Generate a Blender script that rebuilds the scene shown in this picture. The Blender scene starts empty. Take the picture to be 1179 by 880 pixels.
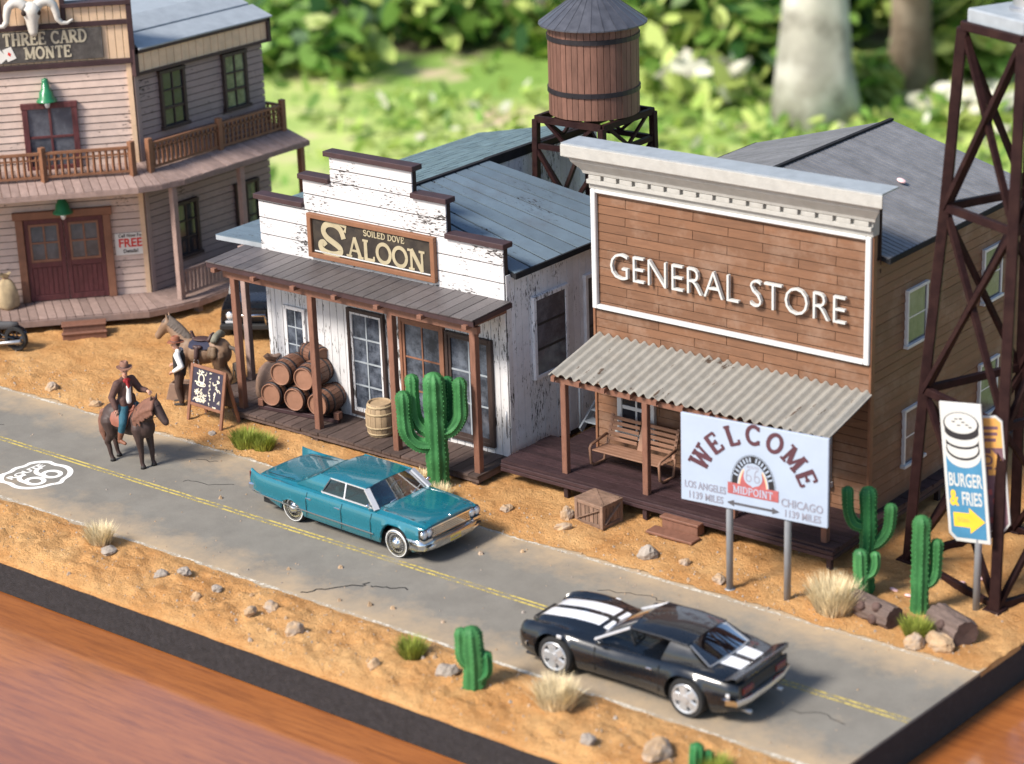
import bpy, math, random
from mathutils import Matrix, Vector, noise
random.seed(7)
R_ = math.radians
scene = bpy.context.scene
col = scene.collection
def T(x, y, z): return Matrix.Translation((x, y, z))
def RZ(a): return Matrix.Rotation(R_(a), 4, 'Z')
def RX(a): return Matrix.Rotation(R_(a), 4, 'X')
def RY(a): return Matrix.Rotation(R_(a), 4, 'Y')
def SC(x, y, z): return Matrix.Diagonal((x, y, z, 1))
def lerp(a, b, t): return a + (b - a) * t
def U(a, b): return random.uniform(a, b)

class MB:
    """collects geometry and links it as one mesh object"""
    def __init__(s): s.v = []; s.f = []; s.mi = []; s.sm = []; s.M = Matrix()
    def add(s, vs, fs, mi=0, sm=False, M=None):
        o = len(s.v); mm = s.M @ M if M is not None else s.M
        s.v += [mm @ Vector(p) for p in vs]
        for f in fs:
            s.f.append(tuple(o + i for i in f)); s.mi.append(mi); s.sm.append(sm)
    def box(s, x0, x1, y0, y1, z0, z1, mi=0, M=None):
        s.add([(x0,y0,z0),(x1,y0,z0),(x1,y1,z0),(x0,y1,z0),(x0,y0,z1),(x1,y0,z1),(x1,y1,z1),(x0,y1,z1)],
              [(3,2,1,0),(4,5,6,7),(0,1,5,4),(1,2,6,5),(2,3,7,6),(3,0,4,7)], mi, False, M)
    def cbox(s, c, d, mi=0, M=None):
        s.box(c[0]-d[0]/2, c[0]+d[0]/2, c[1]-d[1]/2, c[1]+d[1]/2, c[2]-d[2]/2, c[2]+d[2]/2, mi, M)
    def beam(s, p, q, w, h=None, mi=0, up=(0,0,1)):
        p = Vector(p); q = Vector(q); h = h or w
        d = (q-p); L = d.length; d = d.normalized(); u = Vector(up)
        if abs(d.dot(u)) > .98: u = Vector((1,0,0))
        a = d.cross(u).normalized(); b = a.cross(d)
        M = Matrix(((d.x,a.x,b.x,p.x),(d.y,a.y,b.y,p.y),(d.z,a.z,b.z,p.z),(0,0,0,1)))
        s.box(0, L, -w/2, w/2, -h/2, h/2, mi, M)
    def tube(s, pts, rs, n=10, mi=0, sm=True, caps=True, rib=None, squash=1.0):
        pts = [Vector(p) for p in pts]
        if not hasattr(rs, '__len__'): rs = [rs]*len(pts)
        vs = []; fs = []; ref = None
        for i, p in enumerate(pts):
            d = (pts[min(i+1,len(pts)-1)] - pts[max(i-1,0)])
            d = d.normalized() if d.length > 1e-9 else Vector((0,0,1))
            if ref is None: ref = Vector((0,0,1)) if abs(d.z) < .9 else Vector((1,0,0))
            a = (ref - d*ref.dot(d)).normalized(); b = d.cross(a); ref = a
            for k in range(n):
                t = 2*math.pi*k/n; r = rs[i]
                if rib: r *= 1 + rib[1]*math.cos(rib[0]*t)
                vs.append(p + a*math.cos(t)*r + b*math.sin(t)*r*squash)
        for i in range(len(pts)-1):
            for k in range(n):
                k2 = (k+1) % n
                fs.append((i*n+k, i*n+k2, (i+1)*n+k2, (i+1)*n+k))
        if caps:
            fs.append(tuple(range(n-1,-1,-1))); o = (len(pts)-1)*n; fs.append(tuple(range(o,o+n)))
        s.add(vs, fs, mi, sm)
    def lathe(s, prof, n=24, mi=0, M=None, sm=True, a0=0, a1=2*math.pi):
        full = abs(a1-a0-2*math.pi) < 1e-6; m = n if full else n+1
        vs = []; fs = []
        for r, z in prof:
            for k in range(m):
                t = a0 + (a1-a0)*k/n; vs.append((r*math.cos(t), r*math.sin(t), z))
        for i in range(len(prof)-1):
            for k in range(n):
                k2 = (k+1) % m
                fs.append((i*m+k, i*m+k2, (i+1)*m+k2, (i+1)*m+k))
        s.add(vs, fs, mi, sm, M)
    def prism(s, poly, z0, z1, mi=0, M=None):
        n = len(poly); vs = [(x,y,z0) for x,y in poly] + [(x,y,z1) for x,y in poly]
        fs = [tuple(range(n-1,-1,-1)), tuple(range(n,2*n))] + [(i,(i+1)%n,n+(i+1)%n,n+i) for i in range(n)]
        s.add(vs, fs, mi, False, M)
    def grid(s, rows, mi=0, sm=True, M=None, flip=False):
        n = len(rows[0]); vs = [p for r in rows for p in r]; fs = []
        for i in range(len(rows)-1):
            for k in range(n-1):
                f = (i*n+k, i*n+k+1, (i+1)*n+k+1, (i+1)*n+k)
                fs.append(f[::-1] if flip else f)
        s.add(vs, fs, mi, sm, M)
    def ell(s, c, r, n=12, mi=0, M=None):
        prof = [(math.sin(math.pi*i/(n//2+2)), -math.cos(math.pi*i/(n//2+2))) for i in range(n//2+3)]
        prof[0] = (.001, -1); prof[-1] = (.001, 1)
        m = T(*c) @ SC(*r)
        s.lathe(prof, n, mi, (M @ m) if M is not None else m)
    def build(s, name, mats, parent=None, bevel=0, split=None, clean=False):
        me = bpy.data.meshes.new(name)
        me.from_pydata([tuple(p) for p in s.v], [], s.f)
        if not isinstance(mats, (list, tuple)): mats = [mats]
        for m in mats: me.materials.append(m)
        me.polygons.foreach_set('material_index', s.mi); me.polygons.foreach_set('use_smooth', s.sm)
        me.update()
        o = bpy.data.objects.new(name, me); col.objects.link(o)
        if parent is not None: o.parent = parent
        if bevel:
            b = o.modifiers.new('bevel', 'BEVEL'); b.width = bevel; b.segments = 1; b.limit_method = 'ANGLE'; b.angle_limit = R_(40)
        if split:
            e = o.modifiers.new('split', 'EDGE_SPLIT'); e.split_angle = R_(split)
        return o

def split_build(s, name, mats, parent=None, bevel=0, split=None):
    """as build, but every loose piece becomes an object of its own"""
    par = list(range(len(s.v)))
    def find(i):
        while par[i] != i: par[i] = par[par[i]]; i = par[i]
        return i
    for f in s.f:
        r = find(f[0])
        for i in f[1:]: par[find(i)] = r
    gr = {}
    for k, f in enumerate(s.f): gr.setdefault(find(f[0]), []).append(k)
    out = []
    for ks in gr.values():
        m = MB(); ids = sorted({i for k in ks for i in s.f[k]}); mp = {i: n for n, i in enumerate(ids)}
        m.v = [s.v[i] for i in ids]; m.f = [tuple(mp[i] for i in s.f[k]) for k in ks]; m.mi = [s.mi[k] for k in ks]; m.sm = [s.sm[k] for k in ks]
        out.append(m.build(name, mats, parent, bevel, split))
    return out
MB.split = split_build

def tag(o, label=None, cat=None, group=None, kind=None):
    if label: o['label'] = label
    if cat: o['category'] = cat
    if group: o['group'] = group
    if kind: o['kind'] = kind
    return o
def thing(name, label, cat, loc=(0,0,0), rz=0, group=None):
    o = bpy.data.objects.new(name, None); col.objects.link(o); o.empty_display_size = .2
    o.location = loc; o.rotation_euler = (0,0,R_(rz))
    return tag(o, label, cat, group)
def kids(o): return [c for c in col.objects if c.parent == o]
def dup(o, parent=None):
    c = o.copy(); col.objects.link(c)
    if parent is not None: c.parent = parent
    for ch in kids(o): dup(ch, c)
    return c
def baked(o):
    """replace an object's mesh by its evaluated one"""
    dg = bpy.context.evaluated_depsgraph_get()
    me = bpy.data.meshes.new_from_object(o.evaluated_get(dg))
    o.modifiers.clear(); o.data = me
    return o

# ---------------------------------------------------------------- lettering
def font_geo(txt, size, M, mb, mi=0, depth=.01, bold=0, sx=1, align='CENTER'):
    cu = bpy.data.curves.new('text', 'FONT'); cu.body = txt; cu.size = size; cu.extrude = depth/2; cu.offset = bold
    cu.align_x = align; cu.align_y = 'CENTER'; cu.resolution_u = 3
    ob = bpy.data.objects.new('text', cu); me = ob.to_mesh()
    mb.add([Vector((v.co.x*sx, v.co.y, v.co.z)) for v in me.vertices], [tuple(p.vertices) for p in me.polygons], mi, False, M)
    ob.to_mesh_clear(); bpy.data.objects.remove(ob); bpy.data.curves.remove(cu)
def arc(cx, cy, rx, ry, a0, a1, n=12):
    return [(cx+rx*math.cos(R_(lerp(a0,a1,i/n))), cy+ry*math.sin(R_(lerp(a0,a1,i/n)))) for i in range(n+1)]
# slab-serif capitals: strokes (points, weight) and serif centres
GL = {
 'A': (.82, [([(.10,0),(.41,1)],.7), ([(.41,1),(.72,0)],1.2), ([(.2,.34),(.62,.34)],.6)], [(.10,0),(.72,0)]),
 'C': (.78, [(arc(.42,.5,.36,.44,48,312,16),1)], [(.68,.84,'v'),(.68,.16,'v')]),
 'D': (.80, [([(.14,0),(.14,1)],1.2), ([(.1,.95)]+arc(.3,.5,.42,.45,90,-90,12)+[(.1,.05)],.9)], [(.12,0),(.12,1)]),
 'E': (.72, [([(.14,0),(.14,1)],1.2), ([(.1,.95),(.64,.95)],.7), ([(.1,.5),(.48,.5)],.7), ([(.1,.05),(.66,.05)],.7)], [(.63,.86,'v'),(.65,.14,'v'),(.48,.5,'v')]),
 'H': (.84, [([(.16,0),(.16,1)],1.2), ([(.68,0),(.68,1)],1.2), ([(.16,.5),(.68,.5)],.7)], [(.16,0),(.16,1),(.68,0),(.68,1)]),
 'I': (.36, [([(.18,0),(.18,1)],1.2)], [(.18,0),(.18,1)]),
 'L': (.68, [([(.16,0),(.16,1)],1.2), ([(.1,.05),(.6,.05)],.8)], [(.16,1),(.6,.13,'v')]),
 'M': (1.0, [([(.14,0),(.14,1)],.8), ([(.14,1),(.5,.1)],1.2), ([(.5,.1),(.86,1)],.7), ([(.86,1),(.86,0)],1.2)], [(.14,0),(.86,0),(.1,1),(.9,1)]),
 'N': (.88, [([(.16,0),(.16,1)],.8), ([(.16,1),(.72,0)],1.3), ([(.72,0),(.72,1)],.8)], [(.16,0),(.12,1),(.72,1)]),
 'O': (.84, [(arc(.42,.5,.35,.45,0,360,24),1.05)], []),
 'P': (.74, [([(.16,0),(.16,1)],1.2), ([(.1,.95)]+arc(.36,.72,.28,.23,90,-90,10)+[(.16,.49)],.9)], [(.16,0),(.12,1)]),
 'R': (.82, [([(.16,0),(.16,1)],1.2), ([(.1,.95)]+arc(.38,.73,.27,.22,90,-90,10)+[(.16,.51)],.9), ([(.36,.5),(.72,0)],1.2)], [(.16,0),(.12,1),(.74,0)]),
 'S': (.72, [(arc(.37,.73,.27,.22,40,260,12)+arc(.36,.27,.28,.22,80,-140,12),1.1)], [(.58,.86,'v'),(.14,.14,'v')]),
 'T': (.76, [([(.38,0),(.38,1)],1.2), ([(.06,.95),(.70,.95)],.75)], [(.38,0),(.08,.86,'v'),(.68,.86,'v')]),
 'V': (.80, [([(.1,1),(.4,0)],1.2), ([(.4,0),(.7,1)],.7)], [(.1,1),(.7,1)]),
 'W': (1.1, [([(.1,1),(.32,0)],1.2), ([(.32,0),(.55,.9)],.7), ([(.55,.9),(.78,0)],1.2), ([(.78,0),(1.0,1)],.7)], [(.1,1),(.55,.95),(1.0,1)]),
}
def stroke_poly(pts, w):
    L = []; Rr = []; n = len(pts)
    for i, p in enumerate(pts):
        a = Vector(pts[max(i-1,0)]); b = Vector(pts[min(i+1,n-1)]); d = (b-a)
        d = d.normalized() if d.length > 0 else Vector((1,0)); nn = Vector((-d.y, d.x))*w/2
        L.append(Vector(p)+nn); Rr.append(Vector(p)-nn)
    return L, Rr
def draw_stroke(mb, pts, w, M, mi, z0, z1):
    L, Rr = stroke_poly([Vector(p) for p in pts], w); n = len(L)
    vs = [(p.x,p.y,z1) for p in L] + [(p.x,p.y,z1) for p in Rr] + [(p.x,p.y,z0) for p in L] + [(p.x,p.y,z0) for p in Rr]
    fs = []
    for i in range(n-1):
        fs.append((n+i, n+i+1, i+1, i)); fs.append((i, i+1, 2*n+i+1, 2*n+i)); fs.append((3*n+i, 3*n+i+1, n+i+1, n+i))
    fs.append((0, 2*n, 3*n, n)); fs.append((n-1, 2*n-1, 4*n-1, 3*n-1))
    mb.add(vs, fs, mi, False, M)
def slab(mb, ch, h, sx, M, mi=0, w=.16, depth=.01, serif=.3):
    """one slab-serif capital, baseline at the origin of M; returns its width"""
    wd, strokes, ser = GL[ch]; k = 0
    for pts, ww in strokes:
        k += 1; draw_stroke(mb, [(x*h*sx, y*h) for x,y in pts], w*h*ww, M, mi, -.001, depth+.0012*k)
    for q in ser:
        k += 1
        if len(q) == 3: p0 = (q[0]*h*sx, (q[1]-.11)*h); p1 = (q[0]*h*sx, (q[1]+.11)*h)
        else:
            yy = q[1]; yy = .05 if yy == 0 else (.95 if yy == 1 else yy)
            p0 = ((q[0]-serif/2)*h*sx, yy*h); p1 = ((q[0]+serif/2)*h*sx, yy*h)
        draw_stroke(mb, [p0, p1], w*h*.62, M, mi, -.001, depth+.0012*k)
    return wd*h*sx
def slab_text(mb, txt, h, sx, M, mi=0, w=.16, depth=.01, gap=.06, serif=.3):
    tot = sum((GL[c][0] if c != ' ' else .4)*h*sx + gap*h for c in txt) - gap*h; x = -tot/2
    for c in txt:
        if c == ' ': x += .4*h*sx + gap*h; continue
        x += slab(mb, c, h, sx, M @ T(x,0,0), mi, w, depth, serif) + gap*h
UP = RX(90)       # lettering drawn in x,y stands up in x,z and faces -y
# ---------------------------------------------------------------- materials
def newmat(name):
    m = bpy.data.materials.new(name); m.use_nodes = True; nt = m.node_tree
    return m, nt, nt.nodes['Principled BSDF']
def N(nt, t, **kw):
    n = nt.nodes.new(t)
    for k, v in kw.items():
        if k in n.inputs: n.inputs[k].default_value = v
        else: setattr(n, k, v)
    return n
def noise_n(nt, vec, scale, detail=4, rough=.6):
    n = N(nt, 'ShaderNodeTexNoise'); n.inputs['Scale'].default_value = scale; n.inputs['Detail'].default_value = detail
    n.inputs['Roughness'].default_value = rough; nt.links.new(vec, n.inputs['Vector']); return n.outputs['Fac']
def ramp(nt, fac, a, b, c0=0, c1=1):
    n = N(nt, 'ShaderNodeMapRange'); n.inputs['From Min'].default_value = a; n.inputs['From Max'].default_value = b
    n.inputs['To Min'].default_value = c0; n.inputs['To Max'].default_value = c1; nt.links.new(fac, n.inputs['Value']); return n.outputs['Result']
def mixc(nt, fac, a, b, mode='MIX'):
    n = N(nt, 'ShaderNodeMix', data_type='RGBA', blend_type=mode)
    if isinstance(fac, float): n.inputs[0].default_value = fac
    else: nt.links.new(fac, n.inputs[0])
    for s, v in ((6, a), (7, b)):
        if hasattr(v, 'links'): nt.links.new(v, n.inputs[s])
        else: n.inputs[s].default_value = (*v, 1)
    return n.outputs[2]
def mathn(nt, op, a, b):
    n = N(nt, 'ShaderNodeMath', operation=op)
    for s, v in ((0, a), (1, b)):
        if hasattr(v, 'links'): nt.links.new(v, n.inputs[s])
        else: n.inputs[s].default_value = v
    return n.outputs[0]
def pm(name, c, rough=.65, metal=0, var=.18, vs=3, stretch=(1,1,1), isl=.0, bump=.25, bs=40, spec=.4,
       chips=None, dirt=None, coat=0, hue=None):
    """weathered principled material. chips=(colour, low, scale, stretch); dirt=(colour, amount, scale)"""
    m, nt, b = newmat(name); L = nt.links.new
    tc = N(nt, 'ShaderNodeTexCoord'); oi = N(nt, 'ShaderNodeObjectInfo')
    ad = N(nt, 'ShaderNodeVectorMath', operation='ADD'); L(tc.outputs['Object'], ad.inputs[0])
    sc = N(nt, 'ShaderNodeVectorMath', operation='SCALE'); sc.inputs[0].default_value = (13, 7, 5); L(oi.outputs['Random'], sc.inputs['Scale'])
    L(sc.outputs[0], ad.inputs[1])
    mp = N(nt, 'ShaderNodeMapping'); mp.inputs['Scale'].default_value = stretch; L(ad.outputs[0], mp.inputs['Vector'])
    v = mp.outputs['Vector']
    f = noise_n(nt, v, vs, 6, .65)
    lo = tuple(max(0, x*(1-var)) for x in c); hi = tuple(min(1, x*(1+var)) for x in c)
    colr = mixc(nt, ramp(nt, f, .3, .7), lo, hi)
    if hue: colr = mixc(nt, ramp(nt, noise_n(nt, ad.outputs[0], hue[1], 3), .45, .7), colr, hue[0])
    if isl:
        g = N(nt, 'ShaderNodeNewGeometry'); k = ramp(nt, g.outputs['Random Per Island'], 0, 1, 1-isl, 1+isl)
        cb = N(nt, 'ShaderNodeCombineColor'); [L(k, cb.inputs[i]) for i in range(3)]
        colr = mixc(nt, 1.0, colr, cb.outputs[0], 'MULTIPLY')
    if dirt: colr = mixc(nt, ramp(nt, noise_n(nt, ad.outputs[0], dirt[2], 5, .7), .5, .75, 0, dirt[1]), colr, dirt[0])
    h = noise_n(nt, v, bs, 3)
    if chips:
        mp2 = N(nt, 'ShaderNodeMapping'); mp2.inputs['Scale'].default_value = chips[3]; L(ad.outputs[0], mp2.inputs['Vector'])
        c1 = noise_n(nt, mp2.outputs[0], chips[2], 6, .7); c2 = noise_n(nt, ad.outputs[0], chips[2]*.12, 2)
        ck = ramp(nt, mathn(nt, 'ADD', c1, mathn(nt, 'MULTIPLY', c2, .5)), chips[1], chips[1]+.02)
        colr = mixc(nt, ck, colr, chips[0]); h = mathn(nt, 'SUBTRACT', h, mathn(nt, 'MULTIPLY', ck, .6))
    L(colr, b.inputs['Base Color'])
    b.inputs['Metallic'].default_value = metal; b.inputs['Specular IOR Level'].default_value = spec
    L(ramp(nt, f, .2, .8, max(0,rough-.1), min(1,rough+.1)), b.inputs['Roughness'])
    if coat: b.inputs['Coat Weight'].default_value = coat; b.inputs['Coat Roughness'].default_value = .04
    if bump:
        bn = N(nt, 'ShaderNodeBump'); bn.inputs['Strength'].default_value = bump; bn.inputs['Distance'].default_value = .03
        L(h, bn.inputs['Height']); L(bn.outputs[0], b.inputs['Normal'])
    return m
def glassm(name, tint=(.6,.7,.75), amount=.35):
    """thin clear pane: mostly see-through, with a real reflection"""
    m, nt, b = newmat(name); L = nt.links.new; out = nt.nodes['Material Output']
    t = N(nt, 'ShaderNodeBsdfTransparent'); t.inputs[0].default_value = (*tint, 1)
    g = N(nt, 'ShaderNodeBsdfGlossy'); g.inputs['Roughness'].default_value = .03
    lw = N(nt, 'ShaderNodeLayerWeight'); lw.inputs[0].default_value = .5; fz = mathn(nt, 'ADD', .05, mathn(nt, 'MULTIPLY', mathn(nt, 'POWER', lw.outputs['Facing'], 2.0), amount))
    mx = N(nt, 'ShaderNodeMixShader'); L(fz, mx.inputs[0]); L(t.outputs[0], mx.inputs[1]); L(g.outputs[0], mx.inputs[2])
    L(mx.outputs[0], out.inputs['Surface']); nt.nodes.remove(b); return m
WH = dict(spec=.3)
M = {}
# paint and wood
M['white_h'] = pm('white_boards', (.57,.555,.56), .6, var=.06, isl=.04, chips=((.035,.028,.025), .838, 7, (1,1,3.4)), dirt=((.55,.53,.52), .5, 1.5), bump=.2)
M['white_v'] = pm('white_upright_boards', (.58,.57,.575), .6, var=.07, isl=.05, chips=((.05,.045,.04), .845, 6, (3.5,3.5,.7)), dirt=((.5,.5,.5), .5, 1.5), bump=.2)
M['white_v_shade'] = pm('shade_tinted_boards', (.66,.67,.70), .6, var=.08, isl=.06, chips=((.06,.06,.065), .855, 6, (3.5,3.5,.8)), dirt=((.4,.41,.43), .5, 1.2), bump=.2)  # side copy of the white boards, cool shade tint put into the colour
M['white_trim'] = pm('white_trim', (.58,.58,.58), .5, var=.05, bump=.1, dirt=((.5,.48,.46), .35, 3))
M['cornice'] = pm('cornice_plaster', (.38,.37,.345), .7, var=.10, vs=5, dirt=((.30,.285,.255), .5, 2), bump=.3, bs=25)
M['maroon'] = pm('dark_maroon_trim', (.045,.022,.024), .55, var=.25, bump=.2)
M['post'] = pm('red_brown_posts', (.19,.088,.058), .6, var=.2, stretch=(2,2,.6), vs=5, bump=.3)
M['deck_brown'] = pm('dark_deck_planks', (.085,.058,.05), .7, var=.3, isl=.3, stretch=(3,.8,1), vs=4, bump=.4)
M['deck_black'] = pm('stained_deck_planks', (.036,.018,.020), .6, var=.3, isl=.3, stretch=(1,3,1), vs=4, bump=.4)
M['deck_tan'] = pm('weathered_porch_planks', (.27,.19,.165), .75, var=.2, isl=.16, stretch=(2,2,1), vs=3, bump=.3)
M['rail'] = pm('brown_railing', (.21,.095,.05), .6, var=.2, bump=.2)
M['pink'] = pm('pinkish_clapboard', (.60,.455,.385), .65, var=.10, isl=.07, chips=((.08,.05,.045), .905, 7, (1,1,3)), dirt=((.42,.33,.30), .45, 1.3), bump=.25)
M['pink_shade'] = pm('shaded_pink_clapboard', (.30,.225,.205), .65, var=.10, isl=.08, chips=((.05,.035,.03), .905, 7, (1,1,3)), dirt=((.24,.19,.18), .4, 1.3), bump=.25)  # shaded copy of the pink clapboard for the wall turned from the sun
M['cream'] = pm('cream_boards', (.70,.49,.32), .6, var=.10, isl=.06, dirt=((.48,.36,.26), .4, 2), bump=.2)
M['redwood'] = pm('deep_red_door', (.10,.028,.030), .55, var=.35, stretch=(3,3,.6), vs=5, bump=.3)
M['darkframe'] = pm('dark_window_frame', (.045,.028,.024), .55, var=.25, bump=.15)
M['redbrownframe'] = pm('red_brown_frame', (.22,.10,.06), .55, var=.2, bump=.15)
M['plank'] = pm('brown_store_planks', (.168,.080,.042), .62, var=.18, isl=.14, stretch=(.6,.6,4), vs=3, bump=.3, dirt=((.30,.20,.145), .6, 1.1))
M['gap'] = pm('board_gap', (.035,.022,.017), .9, var=.2, bump=0)
M['slate'] = pm('slate_shingles', (.11,.165,.185), .55, var=.2, isl=.14, dirt=((.07,.08,.085), .4, 2), bump=.3)
M['roofplank'] = pm('blue_grey_roof_boards', (.125,.17,.21), .5, var=.08, isl=.12, chips=((.03,.03,.033), .90, 6, (1,3,1)), dirt=((.09,.09,.10), .5, 1), bump=.25)
M['porchroof'] = pm('dark_grey_roof_boards', (.10,.088,.088), .45, var=.25, isl=.2, dirt=((.05,.045,.045), .5, 1.5), bump=.3)
M['storeroof'] = pm('grey_sheet_roof', (.17,.17,.18), .55, var=.18, isl=.1, dirt=((.09,.09,.09), .5, 1.2), bump=.2)
M['tin'] = pm('weathered_corrugated_sheet', (.29,.275,.245), .6, metal=0, var=.14, vs=4, chips=((.10,.07,.05), .89, 4, (1.6,.35,1)), dirt=((.27,.24,.20), .6, 2.2), bump=.25)
M['blackroof'] = pm('black_roof_edge', (.022,.022,.025), .8, spec=.1, var=.3, bump=.2)
M['greyblue'] = pm('grey_blue_metal', (.30,.33,.36), .45, var=.12, bump=.1)
M['steel'] = pm('dark_red_steel', (.020,.0075,.0075), .6, spec=.15, var=.3, vs=4, bump=.3, hue=((.03,.013,.011), 2))
M['tank'] = pm('tank_staves', (.16,.078,.055), .55, var=.2, isl=.16, stretch=(2,2,.5), vs=5, bump=.3)
M['hoop'] = pm('dark_iron', (.025,.022,.026), .45, metal=.3, var=.2, bump=.1)
M['cone'] = pm('dark_roof_metal', (.085,.088,.105), .38, metal=.3, var=.25, vs=4, bump=.15)
M['grey_post'] = pm('grey_steel_post', (.27,.28,.30), .45, metal=.2, var=.1, bump=.05)
M['bench'] = pm('brown_bench_wood', (.235,.125,.08), .6, var=.15, bump=.2)
M['barrel'] = pm('barrel_staves', (.145,.068,.042), .55, var=.25, isl=.25, stretch=(1,1,1), vs=5, bump=.3)
M['barrelhead'] = pm('barrel_head', (.26,.13,.082), .6, var=.15, bump=.2)
M['keg'] = pm('pale_keg_wood', (.35,.25,.15), .65, var=.22, isl=.15, stretch=(3,3,.6), vs=4, bump=.3)
M['crate'] = pm('crate_wood', (.20,.125,.088), .65, var=.25, isl=.22, vs=4, bump=.3)
M['sack'] = pm('sack_cloth', (.20,.125,.09), .6, var=.2, vs=5, bump=.4, bs=25)
M['sack_tan'] = pm('burlap', (.42,.32,.19), .8, var=.2, vs=6, bump=.5, bs=40)
# colours
M['ink'] = pm('ink_black', (.02,.018,.02), .6, var=.1, bump=0)
M['gold'] = pm('sign_gold', (.37,.315,.205), .6, var=.15, bump=.05)
M['signdark'] = pm('sign_dark', (.028,.022,.018), .55, var=.3, bump=.1, hue=((.045,.035,.025), 3))
M['signbrown'] = pm('sign_frame_brown', (.21,.095,.05), .55, var=.15, bump=.15)
M['monte'] = pm('weathered_sign_panel', (.075,.066,.06), .65, var=.3, vs=5, dirt=((.2,.18,.16), .4, 4), bump=.15)
M['monte_text'] = pm('weathered_sign_lettering', (.50,.44,.32), .65, var=.15, bump=.05)
M['paper'] = pm('poster_paper', (.72,.69,.64), .7, var=.06, bump=.05)
M['red'] = pm('poster_red', (.62,.035,.025), .6, var=.08, bump=0)
M['boardwhite'] = pm('pale_sign_board', (.36,.42,.52), .5, var=.04, vs=1.5, bump=.04)
M['maroontext'] = pm('maroon_lettering', (.085,.03,.04), .6, var=.15, bump=0)
M['midred'] = pm('brick_red_panel', (.38,.10,.10), .6, var=.15, vs=6, bump=0)
M['greytext'] = pm('grey_lettering', (.26,.25,.30), .6, var=.1, bump=0)
M['arrow'] = pm('dark_grey_arrow', (.085,.08,.09), .6, var=.1, bump=0)
M['signblue'] = pm('sign_blue', (.055,.20,.34), .5, var=.1, bump=0)
M['signyellow'] = pm('sign_yellow', (.78,.47,.04), .5, var=.08, bump=0)
M['signorange'] = pm('sign_orange', (.66,.34,.09), .55, var=.15, vs=5, bump=0)
M['signpurple'] = pm('sign_purple', (.16,.085,.105), .55, var=.3, vs=6, bump=0)
M['signwhite'] = pm('sign_white', (.52,.52,.50), .5, var=.04, bump=0)
M['chalk'] = pm('chalk_drawing', (.66,.60,.47), .8, var=.2, bump=0)
M['chalkboard'] = pm('chalkboard', (.032,.026,.045), .6, var=.35, vs=6, bump=.05)
M['lampgreen'] = pm('green_enamel', (.02,.17,.07), .35, var=.15, bump=.05, coat=.3)
M['bone'] = pm('bone', (.56,.535,.49), .55, var=.08, vs=8, bump=.15)
M['petal'] = pm('pink_petal', (.80,.52,.52), .6, var=.15, bump=0)
# vehicles
M['teal'] = pm('teal_paint', (.004,.135,.185), .26, metal=.15, var=.03, bump=0, bs=60, coat=1.0, spec=.5)
M['carblack'] = pm('black_paint', (.004,.006,.010), .28, var=.05, bump=0, coat=.9, spec=.3)
M['stripe'] = pm('white_stripe', (.78,.79,.82), .3, var=.02, bump=0, coat=1.0)
M['silver'] = pm('silver_paint', (.60,.60,.62), .3, metal=.3, var=.04, bump=0, coat=.6)
M['chrome'] = pm('chrome', (.78,.79,.80), .10, metal=1, var=.03, bump=.04, bs=8)
M['dullmetal'] = pm('dull_metal', (.45,.46,.48), .35, metal=.7, var=.1, bump=.05)
M['rubber'] = pm('tyre_rubber', (.018,.018,.019), .75, var=.2, bump=.1)
M['whitewall'] = pm('white_wall_tyre', (.72,.72,.71), .6, var=.04, bump=0)
M['interior'] = pm('dark_upholstery', (.05,.05,.055), .7, var=.2, bump=.2)
M['interior_teal'] = pm('teal_upholstery', (.03,.11,.13), .7, var=.2, bump=.2)
M['under'] = pm('car_underside', (.012,.012,.013), .8, var=.2, bump=0)
M['plate'] = pm('number_plate', (.55,.42,.06), .5, var=.1, bump=0)
M['lens'] = pm('lamp_lens', (.75,.77,.80), .12, metal=.3, var=.03, bump=.1, bs=20, coat=.5)
M['redlens'] = pm('red_lamp_lens', (.14,.008,.008), .2, var=.05, bump=0, coat=.5)
M['grille'] = pm('dark_grille', (.03,.028,.026), .5, metal=.3, var=.2, bump=0)
M['wheel_silver'] = pm('alloy_wheel', (.50,.51,.53), .3, metal=.55, var=.05, bump=0)
# living things
M['horse_dark'] = pm('dark_bay_coat', (.050,.029,.025), .55, var=.25, vs=4, bump=.1, bs=20)
M['horse_brown'] = pm('dun_coat', (.215,.128,.078), .55, var=.22, vs=3, bump=.1, bs=20, hue=((.27,.18,.12), 1.6))
M['mane_red'] = pm('red_brown_mane', (.17,.078,.052), .7, var=.25, vs=8, bump=.5, bs=18)
M['mane_dark'] = pm('dusky_mane', (.11,.085,.07), .7, var=.25, vs=8, bump=.5, bs=18)
M['hoof'] = pm('hoof', (.02,.017,.016), .6, var=.2, bump=0)
M['saddle'] = pm('saddle_leather', (.24,.085,.055), .5, var=.2, vs=5, bump=.2)
M['saddle_dark'] = pm('dark_saddle_leather', (.062,.032,.030), .5, var=.25, vs=5, bump=.2)
M['blanket'] = pm('saddle_blanket', (.025,.027,.055), .8, var=.3, bump=.3)
M['bedroll'] = pm('bedroll_cloth', (.21,.20,.155), .8, var=.2, bump=.4)
M['bag'] = pm('saddlebag_leather', (.15,.095,.055), .6, var=.2, bump=.2)
M['skin'] = pm('skin', (.50,.27,.19), .55, var=.08, vs=8, bump=.05)
M['jacket'] = pm('brown_jacket_cloth', (.095,.048,.040), .75, var=.25, vs=6, bump=.4, bs=18)
M['jeans'] = pm('denim', (.022,.095,.135), .75, var=.25, vs=6, bump=.3)
M['boot'] = pm('boot_leather', (.17,.068,.038), .5, var=.2, bump=.2)
M['hat'] = pm('felt_hat', (.22,.11,.075), .75, var=.2, bump=.2)
M['hat_rust'] = pm('rust_felt_hat', (.26,.095,.052), .75, var=.2, bump=.2)
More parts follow.
